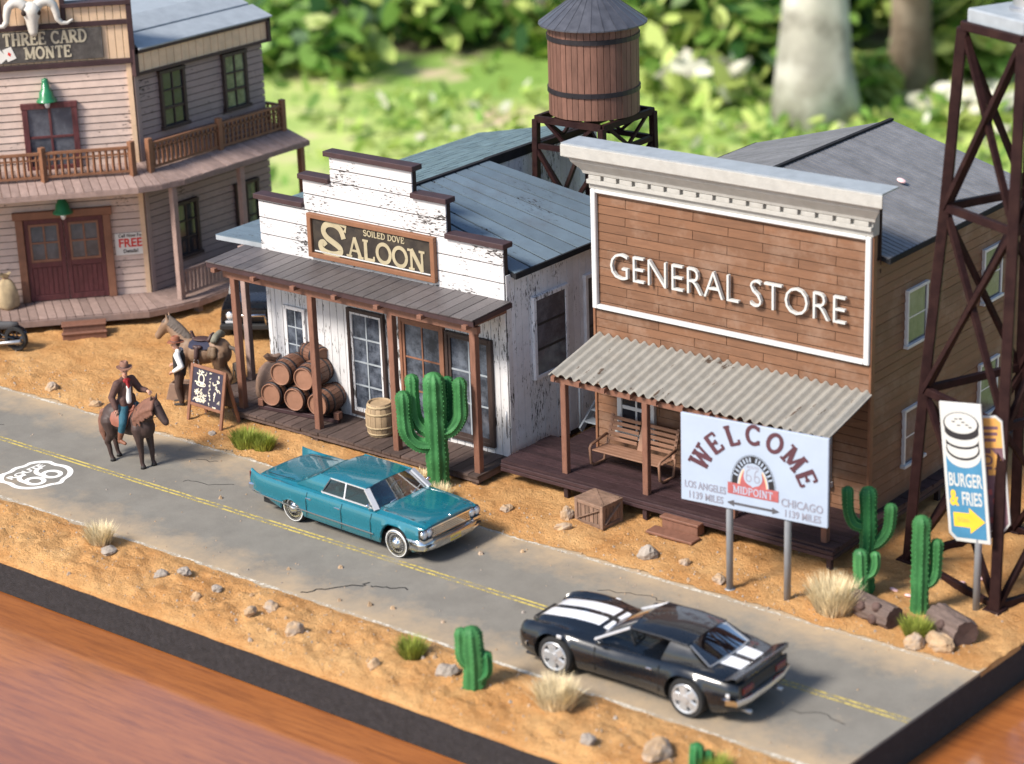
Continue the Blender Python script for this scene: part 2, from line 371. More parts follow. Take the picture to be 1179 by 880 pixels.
M['scarf'] = pm('red_scarf', (.30,.018,.022), .7, var=.2, bump=.2)
M['shirt'] = pm('white_shirt', (.72,.71,.69), .7, var=.08, bump=.3, bs=15)
M['vest'] = pm('black_vest', (.022,.022,.024), .7, var=.25, bump=.3)
M['trouser'] = pm('dark_brown_trousers', (.062,.036,.028), .75, var=.25, bump=.3)
M['hair'] = pm('brown_hair', (.06,.035,.022), .7, var=.3, bump=.3)
M['cactus'] = pm('cactus_skin', (.034,.138,.042), .6, spec=.25, var=.22, vs=4, stretch=(1,1,.4), bump=.15, bs=30, hue=((.06,.215,.07), 2.5))
M['cactus_dark'] = pm('dark_cactus_skin', (.018,.115,.035), .6, spec=.25, var=.25, vs=4, stretch=(1,1,.4), bump=.15, bs=30, hue=((.04,.20,.06), 2))
M['cactus_light'] = pm('light_cactus_skin', (.06,.215,.07), .45, var=.2, vs=4, bump=.15, bs=30)
M['spine'] = pm('cactus_ridge', (.07,.25,.08), .6, var=.15, bump=0)
M['straw'] = pm('dry_grass', (.72,.60,.38), .8, var=.25, isl=.3, bump=0)
M['straw_dark'] = pm('dry_grass_base', (.30,.20,.10), .8, var=.25, isl=.3, bump=0)
M['tuft'] = pm('green_grass', (.25,.29,.045), .7, var=.3, isl=.4, bump=0)
M['tuft_dark'] = pm('dark_grass_base', (.06,.055,.018), .7, var=.3, isl=.3, bump=0)
M['log'] = pm('log_bark', (.135,.095,.08), .8, var=.4, vs=6, stretch=(.6,3,3), bump=.8, bs=14)
M['logend'] = pm('log_end', (.10,.06,.05), .8, var=.3, vs=8, bump=.4)
M['rock'] = pm('tan_rock', (.40,.27,.16), .85, var=.25, vs=5, bump=.6, bs=14, hue=((.34,.30,.27), 3))
M['rock_grey'] = pm('grey_rock', (.30,.255,.215), .85, var=.25, vs=5, bump=.6, bs=14)
M['boardblack'] = pm('black_base_edge', (.016,.014,.016), .75, var=.5, vs=8, bump=.6, bs=30, dirt=((.045,.038,.038), .5, 6))
M['glass'] = glassm('clear_glass')
M['carglass'] = glassm('car_glass', (.60,.74,.82), 3.2)
M['sideglass'] = glassm('car_side_glass', (.40,.43,.43), .25)

def pane_mat(name, a, b, rough):
    m, nt, bs = newmat(name); L = nt.links.new; tc = N(nt, 'ShaderNodeTexCoord')
    f = noise_n(nt, tc.outputs['Object'], 2.2, 5, .7)
    L(mixc(nt, ramp(nt, f, .42, .68), a, b), bs.inputs['Base Color'])
    bs.inputs['Roughness'].default_value = rough; bs.inputs['Specular IOR Level'].default_value = .6
    return m
M['pane'] = pane_mat('smeared_window_glass', (.026,.032,.044), (.14,.16,.20), .12)
M['pane_dark'] = pane_mat('dark_window_glass', (.022,.024,.030), (.042,.045,.055), .10)
M['pane_grey'] = pane_mat('grey_window_glass', (.060,.064,.078), (.125,.13,.15), .15)
M['pane_green'] = pane_mat('garden_green_glass', (.085,.10,.075), (.26,.29,.18), .12)  # garden green in the panes is painted into the base colour

def sand_mat():
    m, nt, b = newmat('orange_sand'); L = nt.links.new; tc = N(nt, 'ShaderNodeTexCoord'); v = tc.outputs['Object']
    c = mixc(nt, ramp(nt, noise_n(nt, v, .55, 5, .65), .35, .68), (.52,.25,.085), (.69,.405,.172))
    c = mixc(nt, ramp(nt, noise_n(nt, v, 3.2, 5, .7), .52, .72, 0, .55), c, (.47,.215,.072))
    c = mixc(nt, ramp(nt, noise_n(nt, v, 34, 3, .7), .56, .72, 0, .6), c, (.76,.54,.31))
    c = mixc(nt, ramp(nt, noise_n(nt, v, 38, 2, .6), .62, .70, 0, .8), c, (.16,.08,.035))
    L(c, b.inputs['Base Color']); b.inputs['Roughness'].default_value = .92; b.inputs['Specular IOR Level'].default_value = .15
    h = mathn(nt, 'ADD', noise_n(nt, v, 30, 4, .7), mathn(nt, 'MULTIPLY', noise_n(nt, v, 7, 4, .7), 1.5))
    bn = N(nt, 'ShaderNodeBump'); bn.inputs['Strength'].default_value = .9; bn.inputs['Distance'].default_value = .07
    L(h, bn.inputs['Height']); L(bn.outputs[0], b.inputs['Normal']); return m
M['sand'] = sand_mat()
def road_mat():
    m, nt, b = newmat('dusty_asphalt'); L = nt.links.new; tc = N(nt, 'ShaderNodeTexCoord'); v = tc.outputs['Object']
    c = mixc(nt, ramp(nt, noise_n(nt, v, .9, 6, .7), .32, .68), (.158,.146,.127), (.218,.203,.175))
    c = mixc(nt, ramp(nt, noise_n(nt, v, 45, 2, .7), .45, .70, 0, .35), c, (.28,.265,.24))
    c = mixc(nt, ramp(nt, noise_n(nt, v, 60, 2, .7), .58, .70, 0, .5), c, (.09,.088,.09))
    # blown sand: thickest along both verges
    sp = N(nt, 'ShaderNodeSeparateXYZ'); L(v, sp.inputs[0])
    d = mathn(nt, 'ABSOLUTE', mathn(nt, 'ADD', sp.outputs[1], .5), 0)
    e = mathn(nt, 'ADD', ramp(nt, d, 1.0, 2.75, 0, .42), mathn(nt, 'MULTIPLY', noise_n(nt, v, .8, 6, .75), .75))
    c = mixc(nt, ramp(nt, e, .44, .80, 0, .9), c, (.44,.325,.205))
    L(c, b.inputs['Base Color']); b.inputs['Roughness'].default_value = .85; b.inputs['Specular IOR Level'].default_value = .25
    bn = N(nt, 'ShaderNodeBump'); bn.inputs['Strength'].default_value = .35; bn.inputs['Distance'].default_value = .02
    L(noise_n(nt, v, 50, 3, .7), bn.inputs['Height']); L(bn.outputs[0], b.inputs['Normal']); return m
M['road'] = road_mat()
def worn_paint(name, c, lo):
    m, nt, b = newmat(name); L = nt.links.new; out = nt.nodes['Material Output']; tc = N(nt, 'ShaderNodeTexCoord'); v = tc.outputs['Object']
    b.inputs['Base Color'].default_value = (*c, 1); b.inputs['Roughness'].default_value = .8
    t = N(nt, 'ShaderNodeBsdfTransparent'); mx = N(nt, 'ShaderNodeMixShader')
    f = mathn(nt, 'ADD', noise_n(nt, v, 9, 5, .75), mathn(nt, 'MULTIPLY', noise_n(nt, v, .9, 3), .5))
    L(ramp(nt, f, lo, lo+.16, 1, .12), mx.inputs[0]); L(t.outputs[0], mx.inputs[1]); L(b.outputs[0], mx.inputs[2])
    L(mx.outputs[0], out.inputs['Surface']); return m
M['paint_white'] = worn_paint('worn_white_paint', (.78,.76,.72), .86)
M['paint_edge'] = worn_paint('worn_edge_line', (.60,.55,.46), .655)
M['paint_yellow'] = worn_paint('worn_yellow_paint', (.55,.43,.11), .68)
def table_mat():
    m, nt, b = newmat('varnished_red_wood'); L = nt.links.new; tc = N(nt, 'ShaderNodeTexCoord')
    mp = N(nt, 'ShaderNodeMapping'); mp.inputs['Rotation'].default_value = (0,0,R_(-4)); mp.inputs['Scale'].default_value = (.09,1,1); L(tc.outputs['Object'], mp.inputs[0]); v = mp.outputs[0]
    c = mixc(nt, ramp(nt, noise_n(nt, v, .9, 5, .6), .3, .7), (.29,.085,.016), (.42,.145,.036))
    c = mixc(nt, ramp(nt, noise_n(nt, v, 9, 5, .7), .42, .72, 0, .75), c, (.17,.048,.012))
    L(c, b.inputs['Base Color']); b.inputs['Roughness'].default_value = .33; b.inputs['Specular IOR Level'].default_value = .6
    b.inputs['Coat Weight'].default_value = 1; b.inputs['Coat Roughness'].default_value = .12; b.inputs['Coat IOR'].default_value = 2.0
    bn = N(nt, 'ShaderNodeBump'); bn.inputs['Strength'].default_value = .08; bn.inputs['Distance'].default_value = .05
    L(noise_n(nt, v, 9, 3), bn.inputs['Height']); L(bn.outputs[0], b.inputs['Normal']); return m
M['table'] = table_mat()
# garden: bright greens hold its stronger sunlight in their colour
def leafm(name, c, tr=.35, var=.35):
    m, nt, b = newmat(name); L = nt.links.new
    g = N(nt, 'ShaderNodeNewGeometry'); r = g.outputs['Random Per Island']
    cc = mixc(nt, r, tuple(x*(1-var) for x in c), tuple(min(.9, x*(1+var)) for x in c))
    L(cc, b.inputs['Base Color']); b.inputs['Roughness'].default_value = .5
    t = N(nt, 'ShaderNodeBsdfTranslucent'); L(cc, t.inputs[0]); mx = N(nt, 'ShaderNodeMixShader'); mx.inputs[0].default_value = tr
    L(b.outputs[0], mx.inputs[1]); L(t.outputs[0], mx.inputs[2]); L(mx.outputs[0], nt.nodes['Material Output'].inputs['Surface']); return m
M['leaf'] = leafm('bright_leaves', (.17,.31,.055)); M['leaf_dark'] = leafm('dark_leaves', (.025,.085,.015), .25)
M['leaf_lime'] = leafm('lime_leaves', (.46,.55,.15)); M['leaf_pale'] = leafm('pale_highlight_leaves', (.80,.74,.62), .3, .2)  # pale leaves are painted stand-ins for white sun glints
M['lawn_blade'] = leafm('lawn_blades', (.38,.50,.12), .4, .5)
M['bark_pale'] = pm('pale_lichen_bark', (.36,.34,.29), .9, var=.35, vs=.18, bump=.5, bs=2, dirt=((.09,.08,.06), .95, .2), hue=((.66,.64,.58), .16))
M['bark_brown'] = pm('brown_bark', (.17,.125,.085), .9, var=.4, vs=.2, bump=.5, bs=2, hue=((.42,.34,.25), .12))
def lawn_mat():
    m, nt, b = newmat('garden_ground'); L = nt.links.new; tc = N(nt, 'ShaderNodeTexCoord'); v = tc.outputs['Object']
    c = mixc(nt, ramp(nt, noise_n(nt, v, .045, 4, .6), .40, .60), (.19,.32,.055), (.52,.58,.20))
    c = mixc(nt, ramp(nt, noise_n(nt, v, .09, 4, .65), .55, .66), c, (.52,.42,.27))
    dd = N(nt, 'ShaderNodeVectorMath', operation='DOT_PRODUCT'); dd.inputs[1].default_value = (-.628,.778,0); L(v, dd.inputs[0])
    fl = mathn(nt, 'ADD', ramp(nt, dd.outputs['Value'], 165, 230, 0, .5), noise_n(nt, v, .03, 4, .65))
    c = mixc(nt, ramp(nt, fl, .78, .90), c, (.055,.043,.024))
    L(c, b.inputs['Base Color']); b.inputs['Roughness'].default_value = .9; return m
M['lawn'] = lawn_mat()
M['added_floor'] = pm('added_floor_brown', (.26,.21,.17), .8, var=.25, vs=.1, bump=.2, bs=1)  # brown tone of the unseen floor added below the table
# ---------------------------------------------------------------- table, base, sand, road
def nz(x, y, s, seed=0): return noise.noise(Vector((x*s+seed*7.1, y*s+seed*3.3, seed*1.7)))
def xr(y): return 14.27 + .055*(y+2.1)
XL = -27.0; YB = 15.2; YF = -5.3; ZT = -.92
b = MB(); b.box(-70, 95, -75, 15.9, ZT-1.6, ZT)  # right end lengthened out of view for warmer bounce light
tag(b.build('table', M['table'], None, bevel=.12), None, None, None, 'structure')
b = MB()
n = 60; top = []; bot = []
for y0, y1 in ((YF, YB),):
    vs = [(XL,YF,-.05),(xr(YF),YF,-.05),(xr(YB),YB,-.05),(XL,YB,-.05),(XL,YF+.03,ZT+.004),(xr(YF)-.02,YF+.03,ZT+.004),(xr(YB)-.02,YB,ZT+.004),(XL,YB,ZT+.004)]
    b.add(vs, [(0,1,2,3),(7,6,5,4),(0,4,5,1),(1,5,6,2),(2,6,7,3),(3,7,4,0)])
tag(b.build('display_base', M['boardblack'], None, bevel=.02), 'thick black edged base board carrying the sandy scene on the table', 'base board')

def sandz(x, y):
    if y > 0:
        d = max(0, y-2.1); e = min(1, d/.5)
        h = .012 + e*(.035 + .05*nz(x,y,.5,1) + .045*nz(x,y,1.6,2) + .04*nz(x,y,4.5,3) + .025*nz(x,y,9,4))
        if y < 4: h += .06*e*max(0, nz(x,y,2.6,5))
    else:
        d = max(0, -3.0-y); e = min(1, d/.4); k = min(1, max(0, (y-YF)/.5))
        h = .012 + e*(.07 + .08*nz(x,y,.7,6) + .08*nz(x,y,2.2,7) + .055*nz(x,y,5.0,8) + .035*nz(x,y,10,9) + .06*max(0,nz(x,y,3.2,21))) * (.25+.75*k) - (1-k)*.05
    return h
def sheet(y0f, y1f, nx, ny, name):
    rows = []
    for i in range(nx+1):
        r = []
        for j in range(ny+1):
            t = j/ny
            x = XL + (xr(lerp(y0f(0), y1f(0), t)) - XL)*i/nx
            if i == nx: x += .03*nz(t*9, 3, 3)
            y = lerp(y0f(x), y1f(x), t); z = sandz(x, y)
            if i == nx or (y0f(0) < -5 and j == 0): z -= .03
            r.append((x, y, z))
        rows.append(r)
    bb = MB(); bb.grid(rows, flip=True)
    # skirt so that the outer rim has thickness
    rim = [rr[0] for rr in rows] if y0f(0) < -5 else [rr[-1] for rr in rows]
    bb.grid([[p, (p[0], p[1], -.12)] for p in rim], flip=y0f(0) > -5); e = rows[-1]
    bb.grid([[p, (p[0], p[1], -.12)] for p in e], flip=False)
    tag(bb.build(name, M['sand']), None, None, None, 'structure')
sheet(lambda x: 2.10+.08*nz(x,0,1.1,11)+.09*nz(x,0,3,12)+.04*nz(x,0,9,18)+(.10*max(0,nz(x,2,.45,13))), lambda x: YB+.02, 420, 130, 'sandy_ground')
sheet(lambda x: YF-.03+.02*nz(x,0,2,14), lambda x: -3.08+.08*nz(x,5,1.0,15)+.09*nz(x,5,3,16)+.04*nz(x,5,9,19)+.12*max(0,nz(x,7,.4,17)), 480, 40, 'sandy_verge')
b = MB(); b.add([(XL,-3.3,0),(xr(-3.3),-3.3,0),(xr(2.35),2.35,0),(XL,2.35,0),(xr(-3.3),-3.3,-.06),(xr(2.35),2.35,-.06)], [(0,1,2,3),(1,4,5,2)])
tag(b.build('road', M['road']), None, None, None, 'structure')
def strip(name, y, w, mat, x0=XL):
    b = MB(); n = 120; rows = []
    for i in range(n+1):
        x = lerp(x0, xr(y)-.004, i/n); q = .012*nz(x, y, 1.5, 20)
        rows.append([(x, y-w/2+q, .005), (x, y+w/2+q, .005)])
    b.grid(rows, flip=True, sm=False); return tag(b.build(name, M[mat]), None, None, None, 'structure')
strip('yellow_road_line', -.395, .06, 'paint_yellow'); strip('yellow_road_line', -.525, .06, 'paint_yellow')
strip('white_road_line', 2.03, .10, 'paint_edge'); strip('white_road_line', -2.98, .10, 'paint_edge')
# painted route shield
SHIELD = [(-.50,.86),(-.26,.78),(0,.90),(.26,.78),(.50,.86),(.86,.52),(.78,.22),(.88,-.12),(.78,-.46),(.48,-.72),(.22,-.76),(0,-.92),(-.22,-.76),(-.48,-.72),(-.78,-.46),(-.88,-.12),(-.78,.22),(-.86,.52)]
def smooth_loop(P, n=3):
    for _ in range(n-1):
        Q = []
        for i in range(len(P)):
            a = P[i]; c = P[(i+1) % len(P)]
            Q += [(a[0]*.75+c[0]*.25, a[1]*.75+c[1]*.25), (a[0]*.25+c[0]*.75, a[1]*.25+c[1]*.75)]
        P = Q
    return P
def ring(mb, loop, s0, s1, z, M_, mi=0):
    n = len(loop); vs = [(x*s0,y*s0,z) for x,y in loop] + [(x*s1,y*s1,z) for x,y in loop]
    mb.add(vs, [(i,(i+1)%n,n+(i+1)%n,n+i) for i in range(n)], mi, False, M_)
b = MB(); MS = T(-8.97,-1.6,0) @ RZ(90) @ SC(.98,1.0,1)
ring(b, smooth_loop(SHIELD), .84, 1.0, .006, MS)
for dx in (-.27,.27):
    c6 = arc(dx,-.22,.20,.23,0,360,20); 
    draw_stroke(b, c6, .12, MS, 0, 0, .006); draw_stroke(b, [(dx-.19,-.2)]+arc(dx+.06,.02,.25,.30,170,70,8), .12, MS, 0, 0, .0068)
font_geo('ROUTE', .30, MS @ T(0,.42,.003), b, 0, .006, .006, 1.15)
tag(b.build('road_shield_marking', M['paint_white']), None, None, None, 'structure')
# cracks in the asphalt
b = MB()
def crack(pts, w):
    P = []
    for (x0,y0),(x1,y1) in zip(pts, pts[1:]):
        for k in range(5): P.append((lerp(x0,x1,k/5)+U(-.09,.09), lerp(y0,y1,k/5)+U(-.08,.08)))
    draw_stroke(b, P, w, T(0,0,0), 0, .001, .004)
crack([(.95,-2.75),(1.35,-2.35),(1.75,-1.75),(1.95,-1.6)], .045); crack([(1.95,-1.7),(2.4,-1.55),(2.8,-1.35)], .04)
crack([(-5.8,.2),(-5.1,.35),(-4.4,.75)], .02); crack([(-6.4,1.3),(-5.7,1.6)], .02); crack([(6.2,.9),(7.2,1.2),(7.9,1.1)], .02)
crack([(-13,-.1),(-12.2,.3)], .02); crack([(12.2,-1.4),(12.9,-1.1),(13.6,-1.2)], .018)
[tag(o, None, None, None, 'structure') for o in b.split('road_crack', M['under'])]

# ---------------------------------------------------------------- wall helpers (x along the wall, -y outwards, z up)
def clap(mb, F, x0, x1, z0, z1, pitch, lip=.028, mi=0, blen=None, gap=.026, jit=0.0):
    n = max(1, round((z1-z0)/pitch)); p = (z1-z0)/n
    for i in range(n):
        za = z0+i*p; zb = za+p-gap; xs = [x0, x1]
        if blen:
            o = (i % 2)*blen/2 + U(-.05,.05); k = math.floor((x0-o)/blen); xs = [x0]
            while True:
                k += 1; q = o+k*blen
                if q >= x1-.1: break
                if q > x0+.1: xs.append(q)
            xs.append(x1)
        for a, c in zip(xs, xs[1:]):
            g = .007 if blen else 0; l = lip+U(-jit,jit); d = U(-.003,.003)
            mb.add([(a+g,0,za),(c-g,0,za),(c-g,-l,za+d),(a+g,-l,za+d),(a+g,0,zb),(c-g,0,zb),(c-g,-.008,zb+d),(a+g,-.008,zb+d)],
                   [(0,1,2,3),(4,7,6,5),(3,2,6,7),(0,3,7,4),(1,5,6,2)], mi, False, F)
def vboards(mb, F, x0, x1, z0, z1, w, mi=0, th=.03, gap=.014, rag=0):
    n = max(1, round((x1-x0)/w)); p = (x1-x0)/n
    for i in range(n):
        z1_ = z1(x0+(i+.5)*p) if callable(z1) else z1
        mb.box(x0+i*p+gap/2, x0+(i+1)*p-gap/2, -th-U(0,.006), 0, z0-U(0,rag), z1_, mi, F)
def planks(mb, x0, x1, y0, y1, z, w, along='y', th=.06, mi=0, gap=.018, F=None, jag=.03, drop=None):
    """deck boards; drop(x,y) lowers the surface"""
    if along == 'y':
        n = max(1, round((x1-x0)/w)); p = (x1-x0)/n
        for i in range(n):
            d = U(-.006,.006); mb.box(x0+i*p+gap/2, x0+(i+1)*p-gap/2, y0-U(0,jag), y1, z-th+d, z+d, mi, F)
    else:
        n = max(1, round((y1-y0)/w)); p = (y1-y0)/n
        for i in range(n):
            d = U(-.006,.006); mb.box(x0-U(0,jag), x1+U(0,jag), y0+i*p+gap/2, y0+(i+1)*p-gap/2, z-th+d, z+d, mi, F)
def sloped_boards(mb, P, n, along, th=.05, gap=.016, mi=0, lip=0, M_=None):
    """boards across the quad P (4 corners: a,b,c,d; a->b is the first edge). along=0: boards run a->b, 1: run b->c"""
    a, b_, c, d = [Vector(p) for p in P]
    nrm = (b_-a).cross(d-a).normalized()
    def q(u, v): return a.lerp(b_,u).lerp(d.lerp(c,u), v)
    L = ((d-a).length if along == 0 else (b_-a).length); g = gap/L/2
    for i in range(n):
        t0 = i/n+g; t1 = (i+1)/n-g; e = U(-.003,.003)
        pp = [q(0,t0),q(1,t0),q(1,t1),q(0,t1)] if along == 0 else [q(t0,0),q(t1,0),q(t1,1),q(t0,1)]
        up = [p+nrm*(e+(lip if k in (0,1) else 0)) for k, p in enumerate(pp)]
        dn = [p-nrm*th for p in pp]
        mb.add(up+dn, [(0,1,2,3),(7,6,5,4),(4,5,1,0),(5,6,2,1),(6,7,3,2),(7,4,0,3)], mi, False, M_)
def slab_quad(mb, P, th, mi=0, M_=None):
    a, b_, c, d = [Vector(p) for p in P]; nrm = (b_-a).cross(d-a).normalized()
    dn = [p-nrm*th for p in (a,b_,c,d)]
    mb.add([a,b_,c,d]+dn, [(0,1,2,3),(7,6,5,4),(4,5,1,0),(5,6,2,1),(6,7,3,2),(7,4,0,3)], mi, False, M_)
def window(par, F, x0, x1, z0, z1, cols, rows, frame, sash, pane, tw=.10, mw=.04, proud=.12, sill=True, tilt=0, meet=False, label=None):
    b = MB()
    b.box(x0-tw, x0, -proud, 0, z0, z1, 0, F); b.box(x1, x1+tw, -proud, 0, z0, z1, 0, F)
    b.box(x0-tw-.02, x1+tw+.02, -proud-.015, 0, z1, z1+tw, 0, F)
    b.box(x0-tw-(.04 if sill else 0), x1+tw+(.04 if sill else 0), -proud-(.05 if sill else 0), 0, z0-tw, z0, 0, F)
    for i in range(1, cols):
        x = lerp(x0,x1,i/cols); b.box(x-mw/2, x+mw/2, -proud+.03, -.05, z0, z1, 1, F)
    for j in range(1, rows):
        z = lerp(z0,z1,j/rows); k = mw*(1.8 if meet and j == rows//2 else 1)
        b.box(x0, x1, -proud+.025, -.05, z-k/2, z+k/2, 1, F)
    w = b.build('window', [M[frame], M[sash]], par, bevel=.006)
    if label: w['label'] = label
    p = MB(); p.box(x0+.002, x1-.002, -.062, -.052, z0+.002, z1-.002, 0, F); p.build('pane', M[pane], w)
    return w
def fr(x, y, z, ang): return T(x,y,z) @ RZ(ang)
# ---------------------------------------------------------------- corner building at the left
CX, CY = -16.2, 9.1
t = thing('corner_building', 'two storey pinkish clapboard building with wrap-around balcony and double red doors', 'building', (CX,CY,0))
FA = 48; F = RZ(FA); G = RZ(90)             # front wall (x runs from -8 to 0) and side wall (x runs from 0 to 5.3)
FL = -8.2; SE = 5.25; PZ = .5
ca, sa = math.cos(R_(FA)), math.sin(R_(FA))
def fpt(s, o): return (s*ca + o*sa, s*sa - o*ca)          # point on the front wall, o metres in front of it
b = MB(); w0 = fpt(FL,-.02)
poly = [(-.03,.02), w0, (w0[0]-3, w0[1]+6), (-6,SE), (-.03,SE)]
b.prism([( -.02,.01), fpt(FL,-.03), (-9.5,-1), (-9.5,SE-.05), (-.02,SE-.05)], .1, 7.62, 2)
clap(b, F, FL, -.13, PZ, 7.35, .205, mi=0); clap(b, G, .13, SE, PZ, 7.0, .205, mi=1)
b.build('wall', [M['pink'], M['pink_shade'], M['gap']], t)
b = MB()                                     # corner boards
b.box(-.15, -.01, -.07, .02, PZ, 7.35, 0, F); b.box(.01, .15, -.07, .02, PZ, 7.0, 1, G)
b.split('corner_board', [M['cream'], M['pink_shade']], t)
# parapet over the front: upright cream boards with maroon bands
b = MB()
vboards(b, F, FL, .05, 7.5, 8.5, .21, 0, .05); vboards(b, F, -1.70, .05, 8.6, 9.05, .21, 0, .05); vboards(b, F, FL, -3.5, 8.6, 9.05, .21, 0, .05); vboards(b, F, -3.5, -1.72, 8.6, 9.85, .21, 0, .05); b.box(FL,-3.5,-.16,.36,9.04,9.16,1,F); b.box(-3.6,-1.66,-.16,.36,9.84,9.98,1,F)
b.box(FL, .05, .012, .35, 7.4, 8.98, 2, F)
for z0, z1, p in ((7.36,7.5,.14), (8.48,8.62,.13)): b.box(FL, .12, -p, .02, z0, z1, 1, F)
b.box(-1.82, .14, -.16, .36, 9.04, 9.16, 1, F); b.box(-.02, .14, -.14, .36, 7.5, 9.30, 1, F); b.box(-1.84,-1.70,-.14,.36,8.6,9.9,1,F); b.box(-3.58,-3.44,-.14,.36,8.6,9.9,1,F); b.box(-3.45,-1.83,.012,.35,8.98,9.84,2,F)
b.build('parapet', [M['cream'], M['maroon'], M['gap']], t, bevel=.008)
# sign on the parapet
b = MB(); b.box(-5.0, -.74, -.12, -.05, 7.56, 8.44, 0, F)
sg = b.build('sign_board', M['monte'], t, bevel=.01)
b = MB(); ms = F @ T(-2.33,-.125,8.06) @ UP
slab_text(b, 'THREE CARD', .36, .80, ms, 0, .17, .012, .05); slab_text(b, 'MONTE', .34, .86, ms @ T(.05,-.40,0), 0, .17, .012, .05)
b.build('lettering', M['monte_text'], sg)
b = MB(); mc = F @ T(-3.35,-.125,7.84) @ UP @ RZ(20); b.box(-.13,.13,-.18,.18,0,.012,0,mc); b.prism([(0,-.07),(.05,0),(0,.07),(-.05,0)], .012, .016, 1, mc)
mc2 = F @ T(-3.62,-.125,7.80) @ UP @ RZ(38); b.box(-.13,.13,-.18,.18,0,.009,0,mc2)
b.build('playing_card', [M['paper'], M['red']], sg)
# side fascia and roof
b = MB(); vboards(b, G @ T(0,-.10,0), .05, SE+.15, 7.05, 7.62, .30, 0, .05)
b.box(-.02, SE+.2, -.20, 0, 6.97, 7.06, 1, G); b.box(-.02, SE+.2, -.22, 0, 7.60, 7.74, 1, G); b.box(-.05,.10,-.22,0,6.97,7.74,1,G); b.box(SE+.1,SE+.24,-.22,0,6.97,7.74,1,G)
b.build('fascia', [M['cream'], M['maroon']], t, bevel=.006)
b = MB()
slab_quad(b, [(.27,.1,7.75),(.27,SE+.3,7.75),(-.55,SE+.3,8.02),(-.55,.35,8.02)], .06); slab_quad(b, [(-.7,.55,8.03),(-.7,SE+.3,8.03),(-1.5,SE+.3,8.32),(-1.5,.6,8.32)], .06)
b.box(-9, -.55, .6, SE+.3, 7.7, 7.98)
b.build('roof', M['greyblue'], t, bevel=.01)
# openings
window(t, F, -3.03, -1.80, 4.55, 6.22, 2, 2, 'redwood', 'redwood', 'pane_grey', .16, .07, .13, False)
for y0 in (.98, 3.53): window(t, G, y0+.06, y0+.86, 5.28, 6.82, 2, 3, 'darkframe', 'darkframe', 'pane_green' if y0 > 2 else 'pane_dark', .10, .045, .13, True, meet=True)
for y0 in (1.10, 3.68): window(t, G, y0+.06, y0+.84, 1.30, 2.82, 2, 3, 'darkframe', 'darkframe', 'pane_green' if y0 > 2 else 'pane_dark', .10, .045, .13, True)
b = MB()
for x0, x1 in ((-3.72,-3.50), (-1.22,-1.00)): b.box(x0, x1, -.16, 0, PZ, 3.0, 0, F)
b.box(-3.78, -.94, -.18, 0, 3.0, 3.22, 0, F)
b.build('door_frame', M['redbrownframe'], t, bevel=.012)
for x0, x1 in ((-3.49,-2.37), (-2.35,-1.23)):
    b = MB(); b.box(x0, x1, -.07, 0, PZ+.02, 2.98, 0, F)
    for k in range(6):
        u0 = lerp(x0+.14, x1-.14, k/6); u1 = lerp(x0+.14, x1-.14, (k+1)/6); b.box(u0+.008, u1-.008, -.085, -.06, PZ+.2, 1.52, 0, F)
    for u0, u1, z0, z1 in ((x0,x0+.13,PZ+.02,2.98),(x1-.13,x1,PZ+.02,2.98),(x0+.13,x1-.13,1.54,1.70),(x0+.13,x1-.13,2.84,2.98),(x0+.13,x1-.13,PZ+.02,PZ+.19)): b.box(u0,u1,-.10,-.05,z0,z1,0,F)
    d = b.build('door', M['redwood'], t, bevel=.006)
    b = MB(); a0, a1 = x0+.13, x1-.13
    for u0,u1,z0,z1 in ((a0,a0+.06,1.70,2.84),(a1-.06,a1,1.70,2.84),(a0+.06,a1-.06,1.70,1.77),(a0+.06,a1-.06,2.77,2.84),((a0+a1)/2-.025,(a0+a1)/2+.025,1.77,2.77),(a0+.06,(a0+a1)/2-.025,2.25,2.30),((a0+a1)/2+.025,a1-.06,2.25,2.30)): b.box(u0,u1,-.115,-.075,z0,z1,0,F)
    b.build('window_frame', M['redbrownframe'], d)
    b = MB(); b.box(a0+.05,a1-.05,-.085,-.073,1.75,2.79,0,F); b.build('pane', M['pane_grey'], d)
b = MB(); b.box(-.93, -.06, -.055, -.044, 1.70, 2.36, 0, F); po = b.build('poster', M['paper'], t)
b = MB(); mp_ = F @ T(-.495,-.057,2.05) @ UP
font_geo('FREE', .36, mp_, b, 0, .006, .010, .92); font_geo('Call Now For', .135, mp_ @ T(.03,.23,0), b, 1, .004, .004, .95); font_geo('Details!', .15, mp_ @ T(0,-.24,0), b, 1, .004, .004, .95)
b.build('lettering', [M['red'], M['ink']], po)
b = MB(); b.box(-5.6, -4.75, -.055, -.044, 1.5, 2.5, 0, F); po = b.build('poster', M['sack_tan'], t); po['label'] = 'yellowed poster at the edge of the wall'
